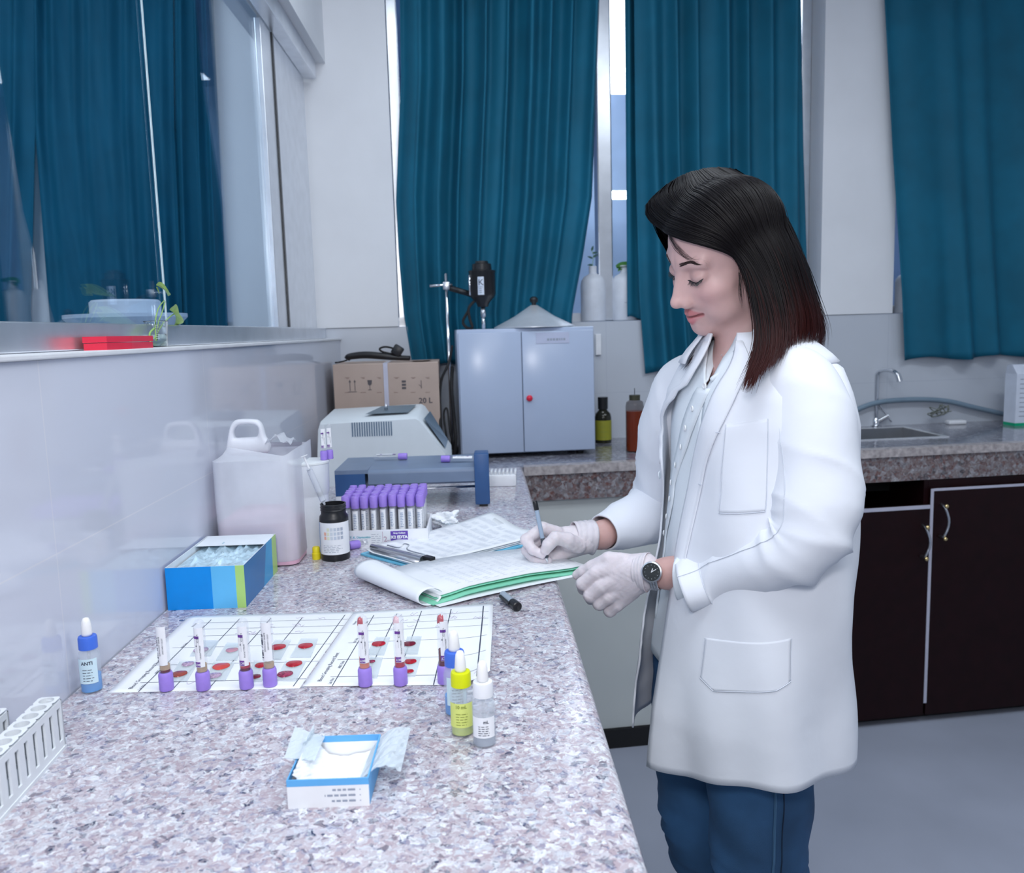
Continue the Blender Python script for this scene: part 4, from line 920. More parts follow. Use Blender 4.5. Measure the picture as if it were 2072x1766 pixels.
M_slide = mat('slide_glass', (.80, .88, .92), .03, var=0, alpha=.40)
M_dropr = mat('blood_drop_red', (.42, .015, .03), .12, var=.2, vs=200); M_dropd = mat('blood_drop_dark', (.16, .012, .03), .15, var=.3, vs=250); M_dropl = mat('agglutinated_drop', (.42, .30, .42), .2, var=.5, vs=500); M_dropm = mat('mottled_drop', (.28, .03, .08), .2, var=.7, vs=420)
def slide(label, q, drops, zz=.0016):
    c = [onz(*k, CT) for k in q]; o = c[0].copy()
    t = thing('glass_slide', label, 'slide', (o.x, o.y, CT + zz)); c = [v - o for v in c]
    vs = [Vector((v.x, v.y, 0)) for v in c] + [Vector((v.x, v.y, .001)) for v in c]
    MB().add(vs, [(3, 2, 1, 0), (4, 5, 6, 7), (0, 1, 5, 4), (1, 2, 6, 5), (2, 3, 7, 6), (3, 0, 4, 7)]).build('slide_plate', M_slide, t)
    for px, py, w, m_ in drops:
        p = onz(px, py, CT) - o; s = FPX / onz(px, py, CT).y; r = w / 2 / s
        mb = MB().lathe([(r, 0), (r * .97, .0006), (r * .8, .0010), (0, .0014)], n=26)
        mb.v = [(x, y * (1.0 + .08 * math.sin(3 * math.atan2(y, x))) , z) for x, y, z in mb.v]
        b = mb.build('blood_drop', m_, t, 'a'); b.location = (p.x, p.y, .0011)
G4 = lambda x, y: (200 + x / 2.467, 1200 + y / 2.467)
def S(lab, q, dr): slide(lab, [G4(*k) for k in q], [(*G4(x, y), w / 2.467, m_) for x, y, w, m_ in dr])
gs = 'glass slide with '
S(gs + 'a faint grey drop behind the second tube', [(455, 318), (560, 318), (600, 242), (510, 242)], [(510, 292, 75, M_dropl)])
S(gs + 'mottled and brown-red drops beside the leftmost tube', [(345, 446), (440, 446), (500, 345), (405, 345)], [(445, 362, 62, M_dropl), (402, 412, 80, mat('brown_drop', (.30, .05, .03), .15, var=.2, vs=200))])
S(gs + 'one half-hidden pinkish drop left of the third tube', [(585, 340), (690, 340), (720, 255), (640, 255)], [(665, 292, 62, mat('pink_drop', (.50, .25, .32), .15, var=.2))])
S(gs + 'an orange-red drop above a pale cloudy one', [(530, 440), (632, 442), (680, 350), (575, 348)], [(611, 374, 88, mat('orange_drop', (.60, .06, .05), .12, var=.15)), (578, 420, 72, M_dropl)])
S(gs + 'one red drop just right of the close tube pair', [(820, 335), (910, 335), (960, 240), (880, 240)], [(895, 277, 80, M_dropr)])
S(gs + 'red and near-black drops between the close tube pair', [(735, 446), (815, 446), (862, 345), (775, 345)], [(812, 368, 68, M_dropr), (782, 426, 56, M_dropd)])
S(gs + 'one oval red drop, farthest right on the left sheet', [(955, 325), (1058, 325), (1095, 235), (1010, 232)], [(1032, 271, 76, M_dropr)])
S(gs + 'a bright red drop above a mottled dark one', [(880, 440), (985, 443), (1035, 345), (935, 342)], [(975, 361, 84, M_dropr), (930, 413, 82, M_dropm)])
S(gs + 'one red drop at the top left of the right sheet', [(1335, 313), (1425, 315), (1455, 226), (1385, 226)], [(1397, 261, 72, M_dropr)])
S(gs + 'a mottled drop beside the orange-serum tube', [(1345, 428), (1390, 430), (1418, 330), (1355, 325)], [(1362, 350, 38, M_dropm)])
S(gs + 'one dark red drop at the top right of the right sheet', [(1520, 308), (1592, 310), (1612, 222), (1540, 222)], [(1550, 261, 68, M_dropd)])
S(gs + 'two bright red drops right of the middle tube', [(1520, 422), (1580, 422), (1608, 325), (1535, 325)], [(1555, 350, 66, M_dropr), (1550, 399, 48, M_dropr)])
# ------------------------------------------------------------------ dropper bottles
M_bglass = mat('bottle_glass', (.72, .80, .88), .06, alpha=.17, var=0)
def dropper(label, px, py, capm, liqm, fill, labm, lz, sc=1.0, lett=()):
    p = onz(px, py); p.y += .012 * sc; t = thing('dropper_bottle', label, 'bottle', (p.x, p.y, CT), 0, 'dropper bottles on the worktop'); t.scale = (sc,) * 3
    r = .0131
    MB().lathe([(0, .0002), (r * .92, .0002), (r, .002), (r, .046), (r * .9, .052), (r * .66, .056), (r * .62, .062), (r * .58, .062), (r * .62, .055), (r * .84, .05), (r * .93, .045), (r * .93, .003), (0, .002)], n=32).build('glass_body', M_bglass if capm is not None else M_bglass, t, True)
    if fill: MB().lathe([(0, .0025), (r * .925, .0025), (r * .925, fill), (0, fill)], n=28).build('liquid', liqm, t, 'a')
    cm = MB().lathe([(r * .72, .056), (r * .86, .0565), (r * .86, .070), (r * .8, .0725), (r * .4, .073), (0, .073)], n=40); cm.build('screw_cap', capm, t, 'a')
    MB().lathe([(r * .46, .0731), (r * .50, .076), (r * .44, .086), (r * .38, .092), (r * .26, .0955), (0, .0965)], n=24).build('teat', mat('white_teat', (.88, .88, .88), .4), t, True)
    MB().tube([(0, 0, .056), (0, 0, .012)], .0022, 8).build('pipette', M_tube, t, True)
    a0, a1 = lz[2:]; lb = MB(); arc_patch(lb, r + .0003, FA + a0, FA + a1, lz[0], lz[1], 16); L = lb.build('label', labm, t, True)
    f = cylmap(r + .0006, 0, FA + (a0 + a1) / 2); ink = MB(); rnd = random.Random(int(px))
    rows(ink, f, -.006, .008, lz[0] + .002, lz[0] + (lz[1] - lz[0]) * .62, 5, .0008, rnd, .2, 3)
    for tx, x, z, sz in lett: text(ink, tx, sz, lambda v: f(Vector((v[0] + x, v[1] + z, 0))), bold=.00015)
    ink.build('print', M_ink if labm is not M_yl else mat('olive_ink', (.25, .3, .05), .6), L)
    return t
M_yl = mat('yellow_label', (.72, .80, .22), .5); M_bcap = mat('blue_cap', (.06, .17, .72), .4); M_ycap = mat('lime_cap', (.68, .74, .0), .4)
M_bliq = mat('blue_liquid', (.0, .30, .80), .1); M_yliq = mat('yellow_liquid', (.62, .72, .12), .05)
dropper('dropper bottle with blue cap and blue liquid, standing alone by the left wall', 178, 1405, M_bcap, M_bliq, .022, mat('ice_label', (.62, .80, .88), .5), (.014, .046, -.75, 1.1), 1.0, [('ANTI', 0, .0405, .0062)])
dropper('blue-capped dropper bottle mostly hidden behind the yellow-capped one', 923, 1452, M_bcap, M_bliq, .022, mat('ice_label', (0, 0, 0)), (.014, .046, -.75, 1.1), 1.04, [])
dropper('yellow-capped dropper bottle with a yellow label reading 10 mL', 936, 1493, M_ycap, M_yliq, .014, M_yl, (.012, .040, -1.2, 1.1), .985, [('10 mL', 0, .036, .0052)])
dropper('clear dropper bottle with a plain white cap, nearest on the worktop', 981, 1515, M_white, mat('clear_liquid', (.62, .68, .80), .05, alpha=.5, var=0), .02, M_lab, (.0125, .036, -1.1, 1.0), .97, [('mL', .003, .031, .005)])
# ------------------------------------------------------------------ small slide box
c0 = onz(583, 1636); c1 = onz(748, 1630); c2 = onz(765, 1540)
wS = (c1 - c0).length; hS = ony(580, 1579, c0.y).z - CT
t = thing('slide_box', 'small open white carton with blue rim and crumpled tissue lining', 'box', c0, math.atan2(c1.y - c0.y, c1.x - c0.x)); dS = .086
M_bw = mat('carton_white', (.85, .87, .9), .5); M_sb = mat('carton_blue', (.12, .42, .80), .45)
bm = MB(); e = .0012; band = .0065
bm.m(0).box((0, 0, 0), (wS, dS, .001)).box((0, 0, .001), (wS, e, hS - band)).box((0, dS - e, .001), (wS, dS, hS - band)).box((0, e, .001), (e, dS - e, hS - band)).box((wS - e, e, .001), (wS, dS - e, hS - band))
bm.m(1).box((-.0002, -.0002, hS - band), (wS + .0002, e, hS)).box((0, dS - e, hS - band), (wS, dS, hS)).box((-.0002, e, hS - band), (e, dS - e, hS)).box((wS - e, e, hS - band), (wS + .0002, dS - e, hS)).box((wS, e, .001), (wS + .0003, dS - e, hS - band))
bm.build('carton', [M_bw, M_sb], t)
ink = MB(); fs_ = frame((wS * .73, -.0006, hS * .42), (1, 0, 0), (0, 0, 1)) @ Matrix.Rotation(math.pi, 4, 'Z')
for k in range(3): rows(ink, lambda v: fs_ @ v, -.008, .022, .0035 - .0055 * k, .0075 - .0055 * k, 1, .0020, random.Random(k), .3, 5); ink.lathe([(.0006, 0), (.0006, .0001)], (wS * .73 + .0125, -.0007, hS * .42 - .0055 + .0055 * k), 8, Matrix.Rotation(math.pi / 2, 4, 'X'))
ink.build('print', M_inkl, t)
M_tis = mat('glassine', (.74, .82, .88), .5, trans=.35, ior=1.05, alpha=.8)
def crumple(name, f, nu, nv, m_, par, amp, seed, th=.0004):
    rnd = random.Random(seed); ks = [(rnd.uniform(-1, 1), rnd.uniform(-1, 1), rnd.uniform(0, 6)) for _ in range(6)]
    P = []
    for i in range(nu + 1):
        row = []
        for j in range(nv + 1):
            v, n = f(i / nu, j / nv); h = sum(abs(math.sin(a * 14 * i / nu * 2 + b * 14 * j / nv * 2 + c)) for a, b, c in ks) / 6 - .5
            row.append(Vector(v) + Vector(n) * amp * h * 2)
        P.append(row)
    o = MB().grid(P).build(name, m_, par); md = o.modifiers.new('s', 'SOLIDIFY'); md.thickness = th; return o
crumple('lining_paper', lambda s, q: ((.004 + .022 * s, .005 + (dS - .01) * q, .004 + hS * .95 * (1 - s) ** .8), (1, 0, .3)), 14, 18, M_bw, t, .002, 2)
crumple('lining_paper', lambda s, q: ((lerp(.004, wS - .004, s), lerp(.003, dS - .003, q), .006 + .012 * abs(s - .5)), (0, 0, 1)), 16, 18, M_bw, t, .003, 4)
crumple('lining_paper', lambda s, q: ((wS * .84 + .040 * s + .003 * q, .010 + (dS - .014) * (q * .93 + .04) + .008 * s, hS - .012 + .019 * math.sin(min(2.2, s * 2.3)) - .010 * s * (1 - q)), (.4, 0, .9)), 14, 16, M_tis, t, .0035, 6)
crumple('lining_paper', lambda s, q: ((.006 - .010 * s + .012 * q * s, dS * .45 + .044 * q, hS - .006 + .016 * s * (0.3 + q)), (1, -.4, .3)), 10, 12, M_tis, t, .003, 8)
crumple('lining_paper', lambda s, q: ((-.011 + .030 * s, dS * (.42 + .56 * q), hS - .0005 + .012 * (1 - s) * (.3 + .7 * q)), (0, 0, 1)), 12, 14, M_tis, t, .0022, 11)
# ------------------------------------------------------------------ white tube racks at lower left
def tube_rack(label, c0, rz, nh, L_, wd, h, pitch):
    t = thing('tube_rack', label, 'rack', c0, rz, 'white slotted tube racks at the left edge')
    # local: x along width (to the right), -y toward the camera; origin at the far right bottom corner
    mb = MB(); p = .0025
    # top plate with holes
    bm = bmesh.new(); y0 = 0
    for k in range(nh):
        ya, yb = -k * pitch, -(k + 1) * pitch; cx, cy = -wd / 2, (ya + yb) / 2; r = pitch * .41; n = 24
        for zz, flip in ((h, False), (h - .003, True)):
            ring = [bm.verts.new((cx + r * math.cos(2 * math.pi * i / n), cy + r * math.sin(2 * math.pi * i / n), zz)) for i in range(n)]
            out = []
            for i in range(n):
                a = 2 * math.pi * i / n; c, s = math.cos(a), math.sin(a); m_ = max(abs(c) / (wd / 2), abs(s) / (pitch / 2)); out.append(bm.verts.new((cx + c / m_, cy + s / m_, zz)))
            for i in range(n):
                q = (ring[i], ring[(i + 1) % n], out[(i + 1) % n], out[i]); bm.faces.new(q if flip else q[::-1])
            if not flip: top = ring
            else:
                bot = [bm.verts.new((v.co.x, v.co.y, h - .03)) for v in ring]
                for i in range(n): bm.faces.new((top[i], top[(i + 1) % n], bot[(i + 1) % n], bot[i]))
    bmesh.ops.remove_doubles(bm, verts=bm.verts[:], dist=1e-5)
    bmesh.ops.recalc_face_normals(bm, faces=bm.faces[:])
    me = bpy.data.meshes.new('top_plate'); bm.to_mesh(me); bm.free(); me.materials.append(M_rk); o = bpy.data.objects.new('top_plate', me); COL.objects.link(o); o.parent = t
    Lt = nh * pitch
    MB().box((-wd - .001, -Lt, 0), (.001, 0, .004)).build('base_plate', M_rk, t)
    sd = MB()
    for xa, xb in ((-.0025, 0), (-wd, -wd + .0025)):
        sd.box((xa, -Lt, h - .010), (xb, 0, h - .0032)); sd.box((xa, -Lt, .004), (xb, 0, .012))
        for k in range(nh + 1):
            y = -k * pitch; sd.box((xa, max(-Lt, y - .0052), .012), (xb, min(0, y + .0052), h - .010))
    sd.box((-wd, -.0025, .004), (0, 0, h - .0032)); sd.box((-wd, -Lt, .004), (0, -Lt + .0025, h - .0032)); sd.build('side_wall', M_rk, t)
    ins = MB(); ins.box((-wd + .0036, -Lt + .006, .004), (-.0036, -.004, h - .031)); ins.build('inner_block', mat('rack_inner', (.66, .72, .78), .6), t)
    return t
M_rk = mat('rack_white', (.76, .80, .84), .4)
c0 = onz(134, 1512); tdir = onz(0, 1665) - onz(134, 1512)
rzR = math.atan2(-tdir.x, -tdir.y)
hR = ony(131, 1408, c0.y).z - CT
print('rack', c0, tdir, hR)
c1 = onz(100, 1480)
tube_rack('white slotted tube rack, the long one nearest the lower left corner', (c0.x, c0.y, CT), -rzR, 16, .3, .0225, hR, .0185)
tube_rack('white slotted tube rack behind the other one, beside the wall', (c0.x - .046, c0.y - .020, CT), -rzR, 15, .3, .0225, hR * .97, .0185)
# ------------------------------------------------------------------ clipboard and green pad
def V2(px, py, z=CT): return onz(px, py, z)
cb = [V2(736, 1125), V2(852, 1156), V2(1092, 1096), V2(985, 1054)]   # near-left, near-right, far-right, far-left
o0 = cb[0].copy(); t = thing('clipboard', 'light blue clipboard with a thick stack of printed sheets under a metal clip', 'clipboard', o0)
f0 = quad_T(cb)
def ff_(s, q, z): v = f0(s, q); return Vector((v.x - o0.x, v.y - o0.y, z))
MB().grid([[ff_(s, q, .004) for q in (0, 1)] for s in (-.06, 1.04)]).build('board', mat('clip_board_blue', (.16, .55, .78), .4), t).modifiers.new('s', 'SOLIDIFY').thickness = .0035
for k in range(4):
    rnd = random.Random(k)
    def g(s, q): 
        z = .006 + .0022 * k + .004 * math.sin(s * 5 + k * .5) * q + .010 * max(0, q - .72) * (1 + .6 * math.sin(9 * s)) + (.022 * max(0, .12 - s) * 4 * max(0, .4 - q))
        return z
    sh = MB().grid([[ff_(s_ / 14 * (1 - .0) + .012 * rnd.random(), .03 + .97 * q_ / 14 + .01 * k * (1 if k % 2 else -1), g(s_ / 14, q_ / 14)) for q_ in range(15)] for s_ in range(15)]).build('sheet', M_paper, t, True)
    sh.modifiers.new('s', 'SOLIDIFY').thickness = .0012
ink = MB(); rnd = random.Random(77)
for i in range(26):
    for j in range(2 + 8):
        s = .08 + .88 * i / 26; q = .12 + .84 * j / 10
        if rnd.random() < .8:
            k = 3; ink.grid([[ff_(s + e, q + r_ , g(s, q) + .0008 + .0008) for e in (0, .007)] for r_ in (0, .03 + .03 * rnd.random())])
ink.build('print', mat('faint_print', (.66, .70, .79), .7), t)
c_a = ff_(.05, 0.03, .018); c_b = ff_(.93, .03, .018); ax_ = (c_b - c_a).normalized(); pr_ = Vector((-ax_.y, ax_.x, 0))
cl = MB(); cl.tube([c_a + pr_ * .004, c_b + pr_ * .004], .0055, 14); cl.build('clip_roll', M_steel, t, 'a')
cl = MB(); cl.grid([[c_a + ax_ * ((c_b - c_a).length * i) + pr_ * e + Vector((0, 0, z)) for e, z in ((-.006, -.012), (-.002, -.003), (.006, .004), (.018, .002), (.026, -.002))] for i in (.02, .98)]); cl.build('clip_plate', M_steel, t, True).modifiers.new('s', 'SOLIDIFY').thickness = .001
m_ = (c_a + c_b) / 2; cl = MB().tube(cat([c_a + ax_ * .03 + pr_ * .02 + Vector((0, 0, .004)), m_ - ax_ * .014 + pr_ * .022 + Vector((0, 0, .004)), m_ - ax_ * .007 + pr_ * .030 + Vector((0, 0, .011)), m_ + ax_ * .007 + pr_ * .030 + Vector((0, 0, .011)), m_ + ax_ * .014 + pr_ * .022 + Vector((0, 0, .004)), c_b - ax_ * .004 + pr_ * .02 + Vector((0, 0, .004))], 5), .0014, 6); cl.build('clip_spring', M_steel, t, True)
MB().box((-.012, -.006, -.003), (.012, .006, .004), Matrix.Translation(c_b + pr_ * .012 + ax_ * .01 + Vector((0, 0, .002))) @ Matrix.Rotation(math.atan2(ax_.y, ax_.x), 4, 'Z')).build('clip_end', M_black, t)
# green pad
gc = [V2(752, 1172), V2(876, 1225), V2(1192, 1156), V2(1078, 1117)]
o0 = gc[0].copy(); t = thing('notepad', 'green-backed pad of written sheets with its front pages rolled over', 'pad', o0); f0 = quad_T(gc)
M_green = mat('green_card', (.22, .66, .46), .5)
def gz(s, q): return .004 + .007 * smoothstep(.0, .25, q) * (1 - smoothstep(.55, .95, q))
MB().grid([[ff_(s, lerp(-.01, 1.0, q / 10), gz(s, q / 10)) for q in range(11)] for s in (0, 1.03)]).build('back_card', M_green, t, True).modifiers.new('s', 'SOLIDIFY').thickness = .0022
MB().grid([[ff_(s, lerp(.0, .93, q / 10), .0014 + .3 * gz(s, q / 10)) for q in range(11)] for s in (0, .5, 1.10)]).build('under_sheet', M_paper, t, True)
MB().grid([[ff_(s, lerp(.02, .98, q / 10), gz(s, q / 10) + .0045) for q in range(11)] for s in (0, .985)]).build('green_sheet', M_green, t, True)
MB().grid([[ff_(s, lerp(.03, .99, q / 10), gz(s, q / 10) + .0075) for q in range(11)] for s in (0, .3, .6, .955)]).build('top_sheet', M_paper, t, True).modifiers.new('s', 'SOLIDIFY').thickness = .0016
ink = MB(); rnd = random.Random(5)
for i in range(20):
    for j in range(14):
        s = .06 + .86 * i / 20; q = .2 + .76 * j / 14
        if rnd.random() < .75: ink.grid([[ff_(s + e, q + r_, gz(s, q) + .0083) for e in (0, .005)] for r_ in (0, .03)])
ink.build('handwriting', mat('faint_ink', (.60, .65, .76), .7), t)
# rolled pages : cone-like roll along the near-left edge
rl = MB(); P = []
a = ff_(-.02, .0, 0); b = ff_(1.0, .0, 0); ax_ = (b - a).normalized(); out = -(ff_(.5, 1, 0) - ff_(.5, 0, 0)).normalized()
for i in range(25):
    s = i / 24; c = a.lerp(b, s); r = lerp(.0165, .0135, s); row = []
    for k in range(30):
        an = math.radians(-80 + 330 * k / 29); rr = r * (1 + .12 * k / 29)
        row.append(c + Vector((0, 0, r * 1.0 + .0015)) + Vector((0, 0, -1)) * rr * math.cos(an) * (1 if True else 0) + out * (rr * math.sin(an) * 1.5 + .004))
    P.append(row)
rl.grid(P); o = rl.build('rolled_pages', M_paper, t, True); o.modifiers.new('s', 'SOLIDIFY').thickness = .0008
# pen cap
a = V2(1026, 1210, CT + .0078); b = V2(1045, 1226, CT + .0078)
t = thing('marker_pen', 'short grey and black marker pen lying just under the green pad', 'pen', a); d = (b - a); t.rotation_euler = (0, 0, math.atan2(d.y, d.x)); L_ = d.length
MB().lathe([(.0062, -.02), (.0068, L_ * .7)], (0, 0, 0), 20, Matrix.Rotation(math.pi / 2, 4, 'Y')).build('barrel', mat('pen_grey', (.35, .42, .50), .3), t, 'a')
MB().lathe([(.0072, L_ * .6), (.0076, L_ * .8), (.0076, L_ + .004), (.006, L_ + .005), (0, L_ + .003)], (0, 0, 0), 20, Matrix.Rotation(math.pi / 2, 4, 'Y')).build('cap', M_black, t, 'a')
MB().box((-.012, -.0100, -.001), (L_ * .7, -.0066, .004), None, .001).build('clip', M_black, t)
# crumpled tissue beside the tray
p = V2(885, 1075); t = thing('crumpled_tissue', 'crumpled white tissue lying between the foam tray and the clipboard', 'tissue', p)
rnd = random.Random(21); bm = bmesh.new(); bmesh.ops.create_icosphere(bm, subdivisions=4, radius=1)
from mathutils import noise as NZ
for v in bm.verts:
    c = v.co; k = 1 + .55 * NZ.turbulence(c * 1.6, 3, False) - .3; v.co = Vector((c.x * k * .040, c.y * k * .026, (c.z * k * .019) + .018)); v.co.z = max(.0005, v.co.z * (1.2 - .4 * c.x))
me = bpy.data.meshes.new('tissue'); bm.to_mesh(me); bm.free(); me.materials.append(M_paper); o = bpy.data.objects.new('tissue', me); COL.objects.link(o); o.parent = t; o.location = (.022, .025, 0)
# ------------------------------------------------------------------ amber bottles, tap, hose on the back worktop
M_amber = mat('amber_glass', (.045, .018, .01), .06, alpha=.45, var=0); M_dkgl = mat('dark_bottle_glass', (.02, .02, .012), .06)
def bp_(px, py): return onz(px, py)
p = bp_(1223, 897); s = FPX / p.y; t = thing('reagent_bottle', 'dark bottle with a yellow-green label right of the metal cabinet', 'bottle', (p.x, p.y + .028, CT)); r = 17 / s; h = (897 - 803) / s
MB().lathe([(0, 0), (r, 0), (r, h * .56), (r * .9, h * .64), (r * .5, h * .72), (r * .5, h * .76)], n=30).build('glass_body', M_dkgl, t, 'a')
MB().lathe([(r * .6, h * .74), (r * .62, h), (0, h)], n=30).build('cap', M_black, t, 'a')
lb = MB(); arc_patch(lb, r + .0004, FA - 1.4, FA + 1.4, h * .07, h * .5); L = lb.build('label', mat('yellow_green_label', (.32, .32, .03), .5), t, True)
ink = MB(); rows(ink, cylmap(r + .0008, 0), -.018, .018, h * .08, h * .42, 3, .0022, random.Random(2), .4, 3); ink.build('print', mat('olive_ink', (0, 0, 0)), L)
p = bp_(1288, 915); s = FPX / p.y; t = thing('reagent_bottle', 'tall amber bottle with a dark shoulder beside the woman', 'bottle', (p.x, p.y + .028, CT)); r = 19 / s; h = (915 - 798) / s
MB().lathe([(0, 0), (r, 0), (r, h * .80), (r * .9, h * .88), (r * .5, h * .92), (r * .5, h * .94)], n=30).build('glass_body', M_amber, t, 'a')
MB().lathe([(0, .004), (r * .93, .004), (r * .93, h * .72), (0, h * .72)], n=24).build('liquid', mat('amber_liquid', (.42, .05, .01), .2), t, 'a')
MB().lathe([(r * .58, h * .91), (r * .6, h * 1.0), (r * .3, h), (0, h)], n=30).build('cap', mat('dark_olive', (.05, .05, .03), .4), t, 'a')
MB().tube([(0, 0, h), (0, 0, h + .024)], .0012, 6).build('spout', M_black, t)
p = bp_(1772, 862); O = Vector((p.x, p.y, CT + .0005)); t = thing('tap', 'chrome swan-neck tap standing behind the sink', 'tap', O)
def tq(px, py, dy=0): return ony(px, py, O.y + dy) - O
MB().lathe([(.022, 0), (.022, .004), (.014, .006), (.013, .03), (.010, .034), (.0, .034)], n=24).build('base', M_chrome, t, 'a')
z9 = tq(1770, 750).z; xs_ = tq(1793, 752).x
MB().tube(cat([(0, 0, .03), (0, 0, .09), (0, 0, z9 - .03), (.002, -.006, z9 - .008), (.012, -.03, z9 + .004), (.026, -.075, z9 + .002), (.036, -.10, z9 - .012)], 8), .0085, 14).build('spout', M_chrome, t, True)
MB().tube([(.036, -.10, z9 - .010), (.042, -.108, z9 - .04)], .0112, 16).build('nozzle', M_chrome, t, 'a')
MB().tube([(0, 0, .015), (.045, -.02, .045)], .009, 12).build('valve', M_chrome, t, 'a')
h1 = tq(1779, 820, -.02); h2 = tq(1804, 853, -.02); MB().tube([h1, h2], .0045, 10).build('handle', M_chrome, t, 'a')
M_hose = mat('grey_blue_hose', (.20, .28, .36), .4)
def hz(px, py, w=.025): u, z = bkpx(px, py, w); return bk(u, w, max(z, CT + .012))
o = MB().tube(cat([hz(1700, 850), hz(1745, 824), hz(1790, 812), hz(1860, 808), hz(1920, 812), hz(1980, 826), hz(2060, 842), hz(2140, 850)], 8), .0105, 12).build('water_hose', M_hose, None, True); tag(o, 'grey blue hose running along the wall behind the tap', 'hose')
t = thing('tangled_wire', 'tangled greenish wire bundle hanging on the grey hose', 'wire', hz(1900, 822, .05)); rnd = random.Random(4)
pts = [Vector((rnd.uniform(-.05, .05), rnd.uniform(-.012, .012), rnd.uniform(-.045, .012))) for _ in range(26)]; MB().tube(cat(pts, 6), .0022, 5).build('wire', mat('olive_wire', (.20, .22, .20), .6), t, True)
p = bp_(1932, 858); t = thing('soap_bar', 'small white bar lying on the worktop right of the sink', 'soap', (p.x, p.y, CT)); MB().box((-.035, -.02, 0), (.04, .02, .018), bev=.006).build('bar', M_white, t, 'a')
p = onz(2055, 862); t = thing('detergent_pack', 'white pack with a green foot strip at the right edge of the photo', 'pack', (p.x - .004, p.y, CT), .05); zt = ony(2060, 738, p.y).z - CT
pk = MB().m(0).box((0, 0, .012), (.2, .07, zt * .85)).m(1).box((0, -.0003, 0), (.2, .0703, .012)); pk.m(0).add([(0, 0, zt * .85), (.2, 0, zt * .85), (.2, .07, zt * .85), (0, .07, zt * .85), (-.008, .02, zt), (.205, .02, zt), (.205, .05, zt), (-.008, .05, zt)], [(0, 1, 5, 4), (1, 2, 6, 5), (2, 3, 7, 6), (3, 0, 4, 7), (4, 5, 6, 7)])
pk.build('pack_body', [mat('pack_white', (.74, .80, .92), .4), mat('pack_green', (.0, .4, .2), .4)], t)
ink = MB(); rows(ink, lambda v: frame((.1, -.0008, 0), (1, 0, 0), (0, 0, 1)) @ v, -.085, .08, .03, zt * .8, 9, .003, random.Random(8), .4, 4); ink.build('print', M_inkl, t)
# ------------------------------------------------------------------ the woman
def polygonize(fn, lo, hi, h, lip=1.3):
    lo = np.array(lo, np.float32); n = (np.ceil((np.array(hi) - lo) / h)).astype(int) + 1
    n = ((n + 3) // 4) * 4 + 1
    ax = [lo[i] + h * np.arange(n[i], dtype=np.float32) for i in range(3)]
    cz = [a[::4] for a in ax]
    G = np.meshgrid(*cz, indexing='ij'); Vc = fn(G[0], G[1], G[2])
    idx = [np.minimum((np.arange(n[i]) + 2) // 4, len(cz[i]) - 1) for i in range(3)]
    V = Vc[np.ix_(*idx)].astype(np.float32)
    mk = np.abs(V) < 2 * 1.75 * h * lip + h * 1.5
    ii = np.nonzero(mk); V[ii] = fn(ax[0][ii[0]], ax[1][ii[1]], ax[2][ii[2]])
    V = np.where(V == 0, 1e-7, V); S = V < 0
    c = [S[a:S.shape[0] - 1 + a, b:S.shape[1] - 1 + b, d:S.shape[2] - 1 + d] for a in (0, 1) for b in (0, 1) for d in (0, 1)]
    tot = sum(q.astype(np.int8) for q in c); act = (tot > 0) & (tot < 8); ci = np.nonzero(act)
    idm = -np.ones(act.shape, np.int64); idm[ci] = np.arange(len(ci[0]))
    acc = np.zeros((len(ci[0]), 3)); cnt = np.zeros(len(ci[0]))
    cor = [(a, b, d) for a in (0, 1) for b in (0, 1) for d in (0, 1)]
    for p in cor:
        for ax_ in range(3):
            if p[ax_]: continue
            q = list(p); q[ax_] = 1
            v0 = V[ci[0] + p[0], ci[1] + p[1], ci[2] + p[2]]; v1 = V[ci[0] + q[0], ci[1] + q[1], ci[2] + q[2]]
            m = (v0 < 0) != (v1 < 0); t = v0 / np.where(m, v0 - v1, 1)
            pt = np.array(p, float)[None] + np.zeros((len(t), 3)); pt[:, ax_] += t
            acc[m] += pt[m]; cnt[m] += 1
    vs = lo + h * (np.stack(ci, 1) + acc / cnt[:, None])
    fs = []
    for a in range(3):
        b, d = (a + 1) % 3, (a + 2) % 3
        sl0 = [slice(None)] * 3; sl1 = [slice(None)] * 3; sl0[a] = slice(0, -1); sl1[a] = slice(1, None)
        A, B = S[tuple(sl0)], S[tuple(sl1)]; e = np.nonzero(A != B); inside = A[e]
        E_ = np.stack(e, 1); ok = (E_[:, b] > 0) & (E_[:, d] > 0) & (E_[:, b] < act.shape[b]) & (E_[:, d] < act.shape[d]) & (E_[:, a] < act.shape[a]); E_ = E_[ok]; inside = inside[ok]
        def cell(db, dd):
            q = E_.copy(); q[:, b] -= db; q[:, d] -= dd; return idm[q[:, 0], q[:, 1], q[:, 2]]
        quad = np.stack([cell(1, 1), cell(0, 1), cell(0, 0), cell(1, 0)], 1)
        quad[~inside] = quad[~inside][:, ::-1]; quad = quad[(quad >= 0).all(1)]; fs.append(quad)
    return vs, np.concatenate(fs)
